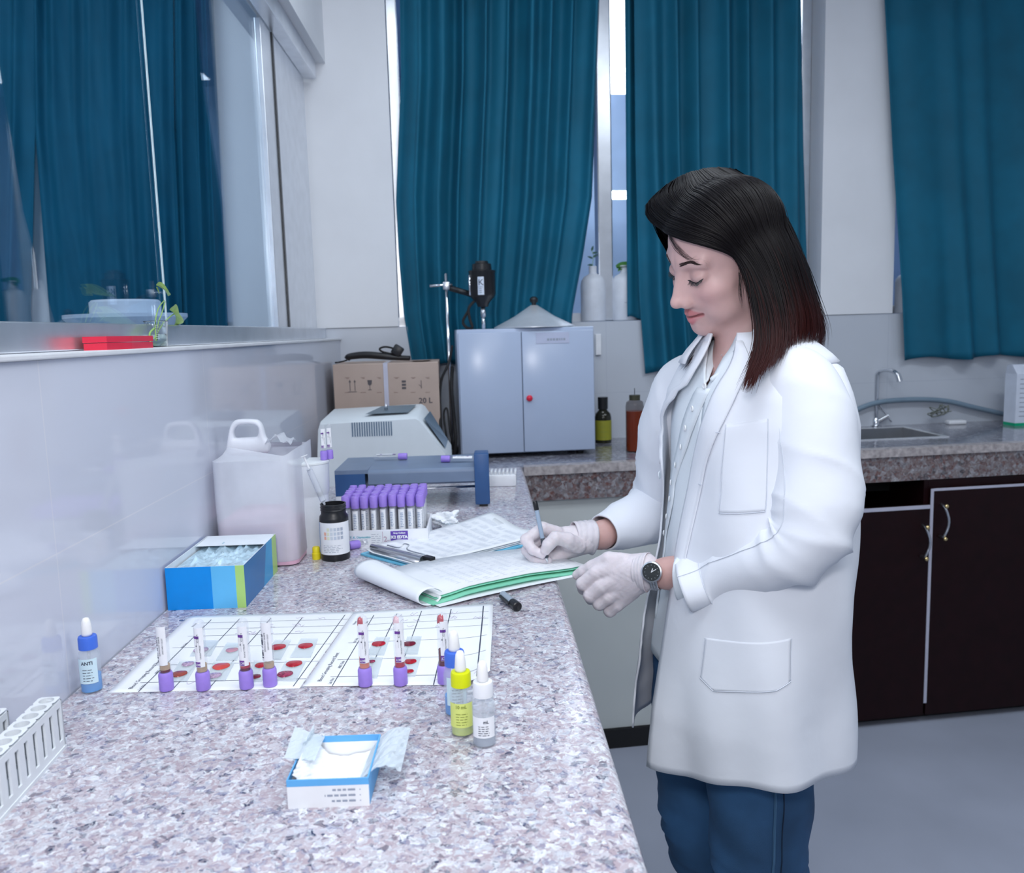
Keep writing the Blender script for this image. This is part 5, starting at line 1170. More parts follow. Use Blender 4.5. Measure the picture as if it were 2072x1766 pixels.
def mesh_np(name, vs, fs, m, parent, col=None, smooth=True):
    me = bpy.data.meshes.new(name); me.vertices.add(len(vs)); me.vertices.foreach_set('co', np.asarray(vs, np.float32).ravel())
    k = fs.shape[1]; me.loops.add(fs.size); me.loops.foreach_set('vertex_index', fs.ravel().astype(np.int32)); me.polygons.add(len(fs)); me.polygons.foreach_set('loop_start', np.arange(0, fs.size, k, dtype=np.int32))
    me.update(); me.validate(); me.materials.append(m)
    if smooth: me.shade_smooth()
    if col is not None:
        a = me.attributes.new('Col', 'FLOAT_COLOR', 'POINT'); a.data.foreach_set('color', np.asarray(col, np.float32).ravel())
    o = bpy.data.objects.new(name, me); COL.objects.link(o)
    if parent is not None: o.parent = parent
    return o
def smin(a, b, k): h = np.clip(.5 + .5 * (b - a) / k, 0, 1); return b + (a - b) * h - k * h * (1 - h)
def smax(a, b, k): return -smin(-a, -b, k)
def ell(P, c, r):
    x, y, z = (P[0] - c[0]) / r[0], (P[1] - c[1]) / r[1], (P[2] - c[2]) / r[2]; k0 = np.sqrt(x * x + y * y + z * z)
    k1 = np.sqrt((x / r[0]) ** 2 + (y / r[1]) ** 2 + (z / r[2]) ** 2) + 1e-9; return k0 * (k0 - 1) / k1
def cap(P, a, b, ra, rb):
    a = np.array(a, float); b = np.array(b, float); d = b - a; L2 = d @ d + 1e-12
    t = np.clip(((P[0] - a[0]) * d[0] + (P[1] - a[1]) * d[1] + (P[2] - a[2]) * d[2]) / L2, 0, 1)
    return np.sqrt((P[0] - a[0] - t * d[0]) ** 2 + (P[1] - a[1] - t * d[1]) ** 2 + (P[2] - a[2] - t * d[2]) ** 2) - (ra + (rb - ra) * t)
HPOS = np.array([.4061, 1.3912, 1.5599]); HS = 1.02
def rot3(yaw, pitch, roll):
    cy, sy = math.cos(yaw), math.sin(yaw); cp, sp = math.cos(pitch), math.sin(pitch); cr, sr = math.cos(roll), math.sin(roll)
    return np.array([[cy, -sy, 0], [sy, cy, 0], [0, 0, 1]]) @ np.array([[cp, 0, sp], [0, 1, 0], [-sp, 0, cp]]) @ np.array([[1, 0, 0], [0, cr, -sr], [0, sr, cr]])
HM = rot3(3.3672, .4564, -.26)
def h2w(p): return HPOS + HS * (HM @ np.array(p, float))
def w2h(P):
    q = [(P[i] - HPOS[i]) / HS for i in range(3)]; return [HM[0, j] * q[0] + HM[1, j] * q[1] + HM[2, j] * q[2] for j in range(3)]
def head_sdf(x, y, z):
    P = [x, np.sqrt(y * y + 1e-7), z]; S_ = 1      # mirrored
    d = ell(P, (-.011, 0, .026), (.086, .069, .076))
    d = smin(d, ell(P, (.028, 0, .032), (.057, .060, .056)), .02)
    d = smin(d, ell(P, (.026, 0, -.030), (.062, .058, .072)), .02)
    d = smin(d, cap(P, (.002, .050, -.062), (.058, .016, -.094), .021, .020), .02)
    d = smin(d, ell(P, (.073, 0, -.097), (.020, .021, .018)), .018)
    d = smin(d, ell(P, (.054, .037, -.030), (.028, .025, .022)), .020)
    d = smin(d, ell(P, (.046, .034, -.066), (.032, .027, .027)), .02)
    d = smin(d, ell(P, (.074, .0, -.070), (.022, .022, .022)), .014)
    d = smin(d, cap(P, (.078, .006, .021), (.068, .042, .021), .013, .010), .012)
    d = smax(d, -ell(P, (.0995, .032, -.002), (.019, .018, .0125)), .012)
    d = smin(d, ell(P, (.0715, .0315, -.0015), (.0140, .0165, .0125)), .004)       # closed, lowered lids
    d = smin(d, cap(P, (.083, 0, .008), (.1055, 0, -.034), .0074, .0088), .013)
    d = smin(d, ell(P, (.1070, 0, -.0390), (.0112, .0105, .0092)), .006)
    d = smin(d, ell(P, (.0965, .0122, -.0440), (.0095, .0066, .0072)), .005)
    d = smax(d, -ell(P, (.101, .0066, -.0525), (.006, .0034, .0042)), .003)
    # naso-cheek fill
    d = smin(d, cap(P, (.074, .015, -.018), (.078, .018, -.046), .011, .011), .012)
    d = smin(d, cap(P, (.080, .006, -.004), (.0925, .0085, -.038), .0080, .0100), .011)
    # lips
    d = smin(d, cap(P, (.0925, .004, -.0655), (.0795, .0235, -.0672), .0050, .0022), .0045)
    d = smin(d, cap(P, (.0915, .0, -.0775), (.0795, .0205, -.0695), .0062, .0028), .0045)
    d = smax(d, -cap(P, (.0985, .0, -.0712), (.083, .0265, -.0665), .0013, .0012), .0018)
    d = smax(d, -ell(P, (.100, 0, -.0590), (.0035, .0028, .006)), .004)
    d = smin(d, ell(P, (.0, .075, -.012), (.016, .006, .028)), .004)     # ears
    return d
M_skin = mat('skin', (1, 1, 1), .42, vcol=True, sss=.12, var=.03, vs=60, bump=(500, .04))
NB = np.array([.452, 1.408, 1.36])
def headw(X, Y, Z):
    H = w2h([X, Y, Z]); d = head_sdf(*H) * HS
    a = h2w((-.022, 0, -.045)); b = NB
    d = smin(d, cap([X, Y, Z], a, b, .050, .053), .016)
    d = smin(d, cap([X, Y, Z], b + np.array([.02, -.05, -.02]), b + np.array([-.02, .05, -.02]), .05, .05), .05)
    d = smin(d, ell([X, Y, Z], (.458, 1.40, 1.285), (.080, .12, .10)), .04)
    return d
lo = (.27, 1.24, 1.27); hi = (.60, 1.56, 1.72)
vs, fs = polygonize(headw, lo, hi, .0017)
H = np.stack(w2h([vs[:, 0], vs[:, 1], vs[:, 2]]), 1); hx, hy, hz_ = H.T
base = np.array([.66, .43, .41]); col = np.tile(base, (len(vs), 1))
def blend(mask, c): 
    global col
    m_ = np.clip(mask, 0, 1)[:, None]; col = col * (1 - m_) + np.array(c) * m_
def g3(c, r): return np.exp(-(((hx - c[0]) / r[0]) ** 2 + ((np.abs(hy) - c[1]) / r[1]) ** 2 + ((hz_ - c[2]) / r[2]) ** 2))
blend(.45 * g3((.07, .040, -.035), (.03, .018, .018)), (.72, .36, .36))
blend(.35 * g3((.105, 0, -.042), (.02, .012, .01)), (.70, .40, .38))
blend(.40 * g3((.075, .031, .006), (.03, .016, .010)), (.42, .24, .22))
ay = np.abs(hy)
Q_ = [hx, ay, hz_]; sg = lambda v: 1 / (1 + np.exp(-np.clip(v, -30, 30)))
du = cap(Q_, (.0925, .004, -.0655), (.0795, .0235, -.0672), .0050, .0022); dl = cap(Q_, (.0915, .0, -.0775), (.0795, .0205, -.0695), .0062, .0028); dm = cap(Q_, (.0985, .0, -.0712), (.083, .0265, -.0665), .0013, .0012)
blend(.8 * sg((.0033 - du) / .0004), (.56, .17, .19)); blend(.85 * sg((.0033 - dl) / .0004), (.66, .20, .23)); blend(.85 * sg((.0007 - dm) / .0003), (.16, .04, .04))
blend(.9 * ((((hx - .101) / .005) ** 2 + ((ay - .0066) / .0032) ** 2 + ((hz_ + .0515) / .003) ** 2) < 1), (.12, .04, .04))
mole = ((hx - .045) / .0011) ** 2 + ((hy - .056) / .006) ** 2 + ((hz_ + .072) / .0011) ** 2 < 1; blend(mole * .7, (.2, .1, .08))
body_parts = [(vs, fs, np.concatenate([col, np.ones((len(col), 1))], 1))]
# body frame
YAW = math.radians(16); BF = Vector((-math.cos(YAW), -math.sin(YAW), 0)); BL = Vector((math.sin(YAW), -math.cos(YAW), 0))
def P3(px, py, y): return ony(px, py, y)
shL = P3(1598, 790, 1.30); shR = P3(1412, 762, 1.535)
elL = P3(1640, 1090, 1.222); wrL = P3(1352, 1160, 1.365); hdL = P3(1290, 1160, 1.385)
elR = P3(1375, 1000, 1.70); wrR = P3(1215, 1083, 1.565); hdR = P3(1185, 1088, 1.55)
hipL = Vector((.475, 1.30, .86)); hipR = Vector((.43, 1.47, .86)); knL = Vector((.445, 1.285, .47)); knR = Vector((.40, 1.47, .47)); anL = Vector((.47, 1.28, .09)); anR = Vector((.44, 1.47, .09))
def bodylow(X, Y, Z):
    P = [X, Y, Z]
    d = ell(P, (.455, 1.40, 1.22), (.09, .14, .16)); d = smin(d, ell(P, (.45, 1.39, .98), (.085, .12, .18)), .06)
    d = smin(d, cap(P, shL, shR, .036, .036), .03)
    for s_, e_, w_, h_ in ((shL, elL, wrL, hdL), (shR, elR, wrR, hdR)):
        d = smin(d, cap(P, s_, e_, .034, .030), .02); d = smin(d, cap(P, e_, w_, .030, .0255), .012); d = smin(d, cap(P, w_, h_, .0265, .018), .01)
    for h_, k_, a_ in ((hipL, knL, anL), (hipR, knR, anR)):
        d = smin(d, cap(P, h_, k_, .052, .040), .03); d = smin(d, cap(P, k_, a_, .048, .033), .02); d = smin(d, cap(P, a_ + Vector((.03, 0, -.04)), a_ + Vector((-.13, -.03, -.055)), .03, .024), .02)
    return d
v2, f2 = polygonize(bodylow, (.12, 1.10, -.01), (.66, 1.80, 1.44), .006)
woman = thing('person', 'dark-haired woman in a white lab coat and blue jeans writing at the worktop', 'person', (0, 0, 0))
base4 = np.tile(np.array([.62, .38, .35, 1]), (len(v2), 1))
V_ = np.concatenate([body_parts[0][0], v2]); F_ = np.concatenate([body_parts[0][1], f2 + len(body_parts[0][0])]); C_ = np.concatenate([body_parts[0][2], base4])
body = mesh_np('body', V_, F_, M_skin, woman, C_)
# brows, lashes
def surfx(y, z, off=0):
    x = np.linspace(.14, .03, 221); d = head_sdf(x, np.full_like(x, y), np.full_like(x, z)); k = int(np.argmax(d < 0)); return x[k] + off
M_brow = mat('brow_hair', (.045, .026, .024), .7)
for s in (1, -1):
    mb = MB(); rnd = random.Random(3)
    for k in range(300):
        t = rnd.random(); y = lerp(.0125, .0465, t); z = .0215 + .0052 * math.sin(min(1, t * 1.15) * math.pi * .62) - .006 * max(0, t - .6) * 2 + rnd.uniform(-1, 1) * .0029 * (1 - .6 * t)
        a = Vector(h2w((surfx(s * y, z, .0003), s * y, z))); y2 = y + .0052; z2 = z + .0012 - .002 * t; b = Vector(h2w((surfx(s * y2, z2, .0005), s * y2, z2)))
        mb.tube([a, b], [.00034, .0001], 3)
    mb.build('eyebrow', M_brow, woman)
    mb = MB(); pts = []
    for k in range(13):
        t = k / 12; y = lerp(.0175, .047, t); z = -.0055 - .0055 * math.sin(math.pi * t) + .003 * t; pts.append((y, z))
    L_ = [Vector(h2w((surfx(s * y, z, .0004), s * y, z))) for y, z in pts]; mb.tube(L_, [.0005] + [.0012] * 11 + [.0006], 5)
    for k in range(80):
        t = rnd.uniform(.08, 1); i = t * 12; i0 = min(11, int(i)); p = L_[i0].lerp(L_[i0 + 1], i - i0); y, z = pts[i0]
        dv = HM @ np.array([.0058, s * (.0035 * (t - .35)), -.0042]); q = p + Vector(dv) * rnd.uniform(.7, 1.1); mb.tube([p, p.lerp(q, .5) + Vector((0, 0, -.0006)), q], [.00028, .0002, .00008], 3)
    mb.build('eyelashes', M_black, woman)
# ---- hair
def gw(lst): return [P3(*q) for q in lst]
guides = [
 [(1362, 372, 1.47), (1335, 420, 1.485), (1375, 500, 1.485), (1425, 600, 1.49), (1432, 680, 1.455), (1412, 716, 1.435), (1386, 744, 1.425)],
 [(1350, 380, 1.45), (1322, 420, 1.455), (1330, 462, 1.46), (1370, 540, 1.49), (1420, 640, 1.48), (1422, 700, 1.44), (1402, 740, 1.425)],
 [(1343, 392, 1.43), (1312, 415, 1.425), (1314, 442, 1.41), (1342, 463, 1.385), (1398, 484, 1.350), (1455, 501, 1.325), (1497, 530, 1.312), (1520, 600, 1.300), (1531, 690, 1.268), (1504, 778, 1.222)],
 [(1352, 378, 1.43), (1330, 400, 1.41), (1352, 430, 1.375), (1405, 460, 1.340), (1465, 485, 1.315), (1512, 540, 1.303), (1538, 620, 1.292), (1545, 700, 1.262), (1518, 784, 1.215)],
 [(1375, 362, 1.43), (1372, 392, 1.385), (1415, 440, 1.342), (1470, 480, 1.315), (1520, 535, 1.302), (1552, 610, 1.290), (1562, 690, 1.262), (1540, 758, 1.222)],
 [(1405, 350, 1.43), (1425, 378, 1.375), (1472, 425, 1.332), (1522, 480, 1.308), (1560, 550, 1.300), (1582, 630, 1.290), (1585, 690, 1.268), (1568, 735, 1.235)],
 [(1440, 343, 1.43), (1478, 368, 1.375), (1528, 420, 1.335), (1572, 490, 1.315), (1600, 570, 1.308), (1615, 640, 1.303), (1612, 700, 1.30)],
 [(1470, 344, 1.43), (1520, 372, 1.39), (1568, 428, 1.36), (1606, 505, 1.345), (1632, 590, 1.335), (1645, 650, 1.33), (1642, 700, 1.33)],
 [(1485, 347, 1.44), (1540, 385, 1.43), (1590, 450, 1.42), (1625, 530, 1.40), (1650, 610, 1.39), (1663, 665, 1.38), (1660, 700, 1.375)],
 [(1480, 347, 1.47), (1535, 385, 1.485), (1582, 450, 1.49), (1615, 530, 1.48), (1640, 610, 1.47), (1655, 665, 1.45), (1655, 700, 1.44)],
 [(1440, 350, 1.47), (1490, 385, 1.515), (1540, 450, 1.545), (1575, 530, 1.55), (1600, 610, 1.54), (1610, 665, 1.52), (1612, 700, 1.50)],
 [(1400, 358, 1.47), (1420, 400, 1.52), (1450, 460, 1.55), (1480, 540, 1.56), (1505, 620, 1.55), (1520, 690, 1.53), (1515, 730, 1.52)],
 [(1380, 365, 1.47), (1370, 410, 1.505), (1395, 480, 1.53), (1430, 560, 1.535), (1455, 640, 1.53), (1465, 700, 1.52), (1450, 740, 1.51)],
]
NS = 26
def resample(P, n):
    P = cat(P, 8); d = [0]
    for i in range(1, len(P)): d.append(d[-1] + (P[i] - P[i - 1]).length)
    A = np.array([tuple(p) for p in P]); t = np.linspace(0, d[-1], n); return np.stack([np.interp(t, d, A[:, k]) for k in range(3)], 1)
guides = guides[2:] + guides[:2]
GD = np.stack([resample(gw(g), NS) for g in guides])      # (G, NS, 3)
def guide_at(u):      # u in [0, G-1], Catmull-Rom across guides
    i = int(min(len(GD) - 2, max(0, math.floor(u)))); t = u - i
    a, b, c, d = GD[max(0, i - 1)], GD[i], GD[i + 1], GD[min(len(GD) - 1, i + 2)]
    return .5 * ((2 * b) + (c - a) * t + (2 * a - 5 * b + 4 * c - d) * t * t + (-a + 3 * b - 3 * c + d) * t ** 3)
M_hair = bpy.data.materials.new('hair'); M_hair.use_nodes = True
nt = M_hair.node_tree; b_ = nt.nodes['Principled BSDF']; at = nt.nodes.new('ShaderNodeAttribute'); at.attribute_name = 'Col'; nt.links.new(at.outputs['Color'], b_.inputs['Base Color'])
nz_ = nt.nodes.new('ShaderNodeTexNoise'); nz_.inputs['Scale'].default_value = 90; mr_ = nt.nodes.new('ShaderNodeMapRange'); mr_.inputs['To Min'].default_value = .32; mr_.inputs['To Max'].default_value = .55; nt.links.new(nz_.outputs['Fac'], mr_.inputs['Value']); nt.links.new(mr_.outputs[0], b_.inputs['Roughness'])
b_.inputs['Specular IOR Level'].default_value = .14
ctr = np.array([.42, 1.40, 1.56]) 
vsl, fsl, csl = [], [], []; nv = 0
def hair_col(t, u): 
    k = max(0, (t - .72) / .28) ** 1.5 * (1 if u < 9 else .6)
    return (.005 + .045 * k, .0038 + .006 * k, .0048 + .004 * k, 1)
# under layer
us = np.linspace(0, len(GD) - 1, 90); U = np.stack([guide_at(u) for u in us])
def push(Q, gap):
    sh = Q.shape; F = Q.reshape(-1, 3).copy(); g_ = np.broadcast_to(np.asarray(gap, float), sh[:-1]).reshape(-1)
    top = F[:, 2] > 1.44
    for it in range(6):
        d = head_sdf(*w2h([F[:, 0], F[:, 1], F[:, 2]])) * HS; gr = []
        for a in range(3):
            e = np.zeros(3); e[a] = .002; G2 = F + e; gr.append((head_sdf(*w2h([G2[:, 0], G2[:, 1], G2[:, 2]])) * HS - d) / .002)
        gr = np.stack(gr, 1); gr /= np.linalg.norm(gr, axis=1, keepdims=True) + 1e-6; need = np.maximum(0, g_ - d) * top; F += gr * need[:, None] * .9
    return F.reshape(sh)
def outward(Q):
    c = np.array([ctr[0] + .03, ctr[1], 0]); c3 = np.broadcast_to(c, Q.shape).copy(); c3[..., 2] = np.minimum(Q[..., 2], ctr[2] + .03); v = Q - c3; return v / (np.linalg.norm(v, axis=-1, keepdims=True) + 1e-6)
U = push(U, .0075); sh_ = U - outward(U) * .004; n0, n1 = sh_.shape[:2]; n1c = n1 - 2
I = np.arange(n0 * n1).reshape(n0, n1)
q = np.stack([I[:-1, :n1c - 1], I[1:, :n1c - 1], I[1:, 1:n1c], I[:-1, 1:n1c]], -1).reshape(-1, 4)
vsl.append(sh_.reshape(-1, 3)); fsl.append(q); csl.append(np.array([[hair_col(j / (n1 - 1), us[i]) for j in range(n1)] for i in range(n0)]).reshape(-1, 4)); nv += n0 * n1
rr_ = np.random.RandomState(4)
NST = 5200
SP = []; CC = []
for k in range(NST):
    u = rr_.uniform(0, len(GD) - 1) if k % 4 else rr_.uniform(0, 7)
    C = guide_at(u); L_ = rr_.uniform(.86, 1.03) if rr_.rand() < .85 else rr_.uniform(.6, .9)
    C = np.stack([np.interp(np.linspace(0, min(1, L_), NS), np.linspace(0, 1, NS), C[:, i]) for i in range(3)], 1)
    if L_ > 1: C[-3:] += (C[-1] - C[-2]) * np.array([.3, .6, 1])[:, None] * (L_ - 1) * 20
    SP.append(u); CC.append(C)
CC = push(np.stack(CC), .0075)
for k in range(NST):
    u = SP[k]; C = CC[k]; off = rr_.uniform(-.0035, .0040); t = np.linspace(0, 1, NS)[:, None]; o_ = outward(C)
    wob = np.array([rr_.normal(), rr_.normal(), rr_.normal() * .3]) * .0016
    C = C + o_ * off * (1 - .3 * t) + wob * np.sin(t * rr_.uniform(2, 6) + rr_.uniform(0, 6)) + wob * 1.6 * t ** 4 * rr_.uniform(.2, 2)
    T = np.gradient(C, axis=0); T /= np.linalg.norm(T, axis=1, keepdims=True) + 1e-9
    s = np.cross(T, o_); s /= np.linalg.norm(s, axis=1, keepdims=True) + 1e-9; w = rr_.uniform(.0005, .0012) * (1 - .92 * t ** 5)
    nrm = np.cross(s, T); V3 = np.stack([C - s * w, C + nrm * w * .7, C + s * w], 1).reshape(-1, 3)
    I = nv + np.arange(NS * 3).reshape(NS, 3); q = np.concatenate([np.stack([I[:-1, j], I[:-1, j + 1], I[1:, j + 1], I[1:, j]], -1) for j in (0, 1)])
    vsl.append(V3); fsl.append(q); csl.append(np.repeat(np.array([hair_col(tt, u) for tt in t[:, 0]]), 3, axis=0)); nv += NS * 3
# loose fringe strands over the forehead
for k in range(16):
    a = P3(1345 + 25 * rr_.rand(), 462 + 8 * rr_.rand(), 1.385); b = P3(1370 + 30 * rr_.rand(), 494 + 14 * rr_.rand(), 1.355); c = P3(1392 + 34 * rr_.rand(), 520 + 12 * rr_.rand(), 1.337)
    C = push(resample([a, (a + b) / 2 + Vector((0, 0, .002)), b, c], NS), .0015); t = np.linspace(0, 1, NS)[:, None]; T = np.gradient(C, axis=0); T /= np.linalg.norm(T, axis=1, keepdims=True); o_ = outward(C); s = np.cross(T, o_); s /= np.linalg.norm(s, axis=1, keepdims=True); w = .00026 * (1 - .9 * t ** 3)
    V3 = np.stack([C - s * w, C + o_ * w * .5, C + s * w], 1).reshape(-1, 3); I = nv + np.arange(NS * 3).reshape(NS, 3); q = np.concatenate([np.stack([I[:-1, j], I[:-1, j + 1], I[1:, j + 1], I[1:, j]], -1) for j in (0, 1)]); vsl.append(V3); fsl.append(q); csl.append(np.tile((.010, .007, .008, 1), (NS * 3, 1))); nv += NS * 3
for k in range(22):     # wisps at the temple
    a = P3(1494 + 22 * rr_.rand(), 535 + 22 * rr_.rand(), 1.316); b = a + Vector((-.004 + .008 * rr_.rand(), -.002, -.03)); c = b + Vector((.002, 0, -.018 * rr_.rand() - .008))
    C = resample([a, b, c], NS); t = np.linspace(0, 1, NS)[:, None]; T = np.gradient(C, axis=0); T /= np.linalg.norm(T, axis=1, keepdims=True); o_ = outward(C); s = np.cross(T, o_); s /= np.linalg.norm(s, axis=1, keepdims=True); w = .0003 * (1 - .9 * t ** 3)
    V3 = np.stack([C - s * w, C + o_ * w * .5, C + s * w], 1).reshape(-1, 3); I = nv + np.arange(NS * 3).reshape(NS, 3); q = np.concatenate([np.stack([I[:-1, j], I[:-1, j + 1], I[1:, j + 1], I[1:, j]], -1) for j in (0, 1)]); vsl.append(V3); fsl.append(q); csl.append(np.tile((.02, .012, .012, 1), (NS * 3, 1))); nv += NS * 3
mesh_np('hair', np.concatenate(vsl), np.concatenate(fsl), M_hair, woman, np.concatenate(csl))
# ---- coat
M_coat = mat('white_cotton', (.80, .83, .90), .75, var=.015, vs=5, bump=(14, .9))
M_shirt = mat('white_shirt', (.76, .82, .88), .7, var=.02, bump=(500, .1))
M_seam = mat('seam_thread', (.66, .70, .78), .8)
CT_ = [(.60, .432, 1.385, .150, .200), (.66, .432, 1.385, .149, .197), (.80, .434, 1.385, .146, .190), (.95, .443, 1.388, .135, .180), (1.05, .452, 1.39, .130, .175), (1.18, .459, 1.395, .123, .178), (1.28, .458, 1.40, .116, .178), (1.33, .458, 1.402, .108, .166), (1.365, .465, 1.405, .103, .140), (1.39, .460, 1.407, .086, .108), (1.41, .456, 1.408, .072, .082), (1.425, .455, 1.409, .066, .070)]
def tor(z, ph, off=0, fold=0):
    cx, cy, a, b = interp(CT_, z); c, s = math.cos(ph), math.sin(ph); e = 2 / 2.25
    c_ = math.copysign(abs(c) ** e, c); s_ = math.copysign(abs(s) ** e, s)
    d = off
    if fold:
        d += .003
        lowk = smoothstep(1.05, .62, z)
        d += fold * (lowk * (.010 * math.sin(5 * ph + 1.0 + 1.2 * z) + .006 * math.sin(9 * ph + 3 * z)) + .0035 * math.sin(7 * ph + 14 * z) * (1 - lowk) + .0025 * math.sin(3 * ph - 23 * z))
    return Vector((cx, cy, z)) + BF * ((a + d) * c_) + BL * ((b + d) * s_)
def pxof(v):
    q = RW.transposed() @ (v - CAM); return 1036 + FPX * q.x / -q.z, 883 - FPX * q.y / -q.z
nearE = [(700, 1497), (728, 1480), (800, 1442), (900, 1410), (1000, 1392), (1080, 1376), (1180, 1362), (1250, 1350), (1400, 1333), (1560, 1320)]
farE = [(690, 1443), (732, 1418), (809, 1374), (869, 1342), (960, 1336), (1100, 1326), (1200, 1318), (1300, 1312), (1500, 1300)]
def solve(z, tab, off, lo=-1.1, hi=1.35, fold=1):
    best = None
    for k in range(200):
        ph = lerp(lo, hi, k / 199); p = pxof(tor(z, ph, off, fold)); e = p[0] - float(np.interp(p[1], [t[0] for t in tab], [t[1] for t in tab]))
        if best is None or abs(e) < abs(best[0]): best = (e, ph)
    return best[1]
zs = [1.425 - (1.425 - .702) * j / 60 for j in range(61)]
def hem(ph): return .0 + .036 * smoothstep(-.15, 1.2, ph) - .02 * smoothstep(3.6, 5.4, ph)
pn = []; pf = []
for z in zs:
    pn.append(solve(z, nearE, .006, -.5, 1.35)); f_ = solve(z, farE, .006, -1.2, .2); pf.append(f_)
pn = np.convolve(np.pad(pn, 3, 'edge'), np.ones(7) / 7, 'valid'); pf = np.convolve(np.pad(pf, 3, 'edge'), np.ones(7) / 7, 'valid')
for j, z in enumerate(zs):
    if z < 1.12: pf[j] = min(pf[j], lerp(pf[j], -.42, smoothstep(1.12, .95, z)))
    if pn[j] - pf[j] < .12 and z > 1.0: pf[j] = pn[j] - .12
    pn[j] = max(pn[j], -.22)
P = []
NU = 150
for i in range(NU + 1):
    s = i / NU; row = []
    for j, z in enumerate(zs):
        ph = lerp(pn[j], 2 * math.pi + pf[j], s)
        z2 = z + (hem(ph) * smoothstep(1.0, .702, z))
        flare = .018 * smoothstep(1.0, .72, z) * (smoothstep(.12, 0, 1 - s)) + .010 * smoothstep(1.0, .7, z) * smoothstep(.06, 0, s)
        row.append(tor(z2 if z2 < 1.425 else z, ph, .006 + flare, 1))
    P.append(row)
coat = MB().grid(P).build('coat', M_coat, woman, True)
md = coat.modifiers.new('s', 'SOLIDIFY'); md.thickness = .0035; md.offset = -1
coat['label'] = 'open white lab coat'
def lapel(name, js, side):
    P = []
    for k in range(9):
        row = []
        for j in js:
            z = zs[j]; ph0 = pn[j] if side > 0 else pf[j]; t = (j - js[0]) / (js[-1] - js[0]); w = lerp(.33, .12, t ** .8) * min(1, t * 7 + .45) if side > 0 else lerp(.24, .05, t)
            ph = ph0 + side * w * k / 8
            row.append(tor(z, ph, .0085 + .004 * math.sin(math.pi * k / 8) + (.003 if k == 8 else 0), 1))
        P.append(row)
    o = MB().grid(P).build(name, M_coat, coat, True); md = o.modifiers.new('s', 'SOLIDIFY'); md.thickness = .0022; return o
lapel('lapel', list(range(1, 34)), 1); lapel('lapel', list(range(1, 20)), -1)
# coat collar round the neck
P = []
for i in range(41):
    ph = lerp(pn[1] + .55, 2 * math.pi + pf[1] - .30, i / 40); row = []
    for k in range(6):
        t = k / 5; row.append(tor(lerp(1.428, 1.375, t), ph, .002 + .012 * math.sin(t * 2) + .004, 0) + Vector((0, 0, .004 * (1 - t))))
    P.append(row)
o = MB().grid(P).build('collar', M_coat, coat, True); md = o.modifiers.new('s', 'SOLIDIFY'); md.thickness = .003
# patch pockets
def pocket(pts_ph_z, name, slope=0):
    rows_ = []
    zz_ = [q[2] for q in pts_ph_z]
    for m_ in range(25):
        z = lerp(zz_[0], zz_[-1], m_ / 24); a0 = float(np.interp(-z, [-q for q in zz_], [q[0] for q in pts_ph_z])); a1 = float(np.interp(-z, [-q for q in zz_], [q[1] for q in pts_ph_z]))
        rows_.append([tor(z + slope * k / 30, lerp(a0, a1, k / 30), .0100, 1) for k in range(31)])
    o = MB().grid(rows_).build(name, M_coat, coat, True); md = o.modifiers.new('s', 'SOLIDIFY'); md.thickness = .0012
    sm = MB(); ed = [r_[0] for r_ in rows_] + rows_[-1][1:] + [r_[-1] for r_ in rows_[::-1]][1:]
    sm.tube([v + (v - Vector((.455, 1.39, v.z))).normalized() * .0006 for v in ed], .0008, 4); sm.build('seam', M_seam, o)
def phz(px, py, off=.0095):
    best = (1e9, 0, 0)
    for zi in range(60):
        z = lerp(.66, 1.40, zi / 59)
        for k in range(60):
            ph = lerp(-.3, 2.4, k / 59); p = pxof(tor(z, ph, off, 1)); e = (p[0] - px) ** 2 + (p[1] - py) ** 2
            if e < best[0]: best = (e, ph, z)
    return best[1], best[2]
a, zt_ = phz(1428, 1292); b, zR_ = phz(1606, 1288); _, zm = phz(1450, 1385); _, zb = phz(1480, 1412)
pocket([(a, b, zt_), (a, b, lerp(zt_, zm, .5)), (a, b, zm), (lerp(a, b, .18), lerp(a, b, .85), zb)], 'hip_pocket', (zR_ - zt_) * .85)
a, zt_ = phz(1472, 855); b, zR_ = phz(1552, 852); _, zb = phz(1440, 1028)
pocket([(a - .03, b, zt_), (a - .06, b, lerp(zt_, zb, .5)), (a - .06, b, zb)], 'chest_pocket', (zR_ - zt_) * .9)
# button holes and buttons
def disc(p, n, r, name, m_, par, th=.0018):
    n = Vector(n).normalized(); M_ = n.to_track_quat('Z', 'Y').to_matrix().to_4x4()
    return MB().lathe([(r * .5, th * .6), (r * .8, th), (r, th * .6), (r, 0), (0, 0)][::-1], p, 16, M_).build(name, m_, par, 'a')
for px, py in ((1454, 868), (1413, 985)):
    ph, z = phz(px, py, .013); c = tor(z, ph, .014, 1); t = (tor(z, ph + .06, .014, 1) - c).normalized(); MB().tube([c - t * .005, c, c + t * .005], [.0004, .0009, .0004], 6).build('buttonhole', M_seam, coat)
for px, py in ((1320, 975),):
    p = P3(px, py, 1.425 if False else 1.40); ph = solve(p.z, [(0, 1320), (2000, 1320)], .012, -1.2, .1); c = tor(p.z, ph, .012, 1); disc(c, c - Vector((.46, 1.39, c.z)), .0075, 'button', M_shirt, coat)
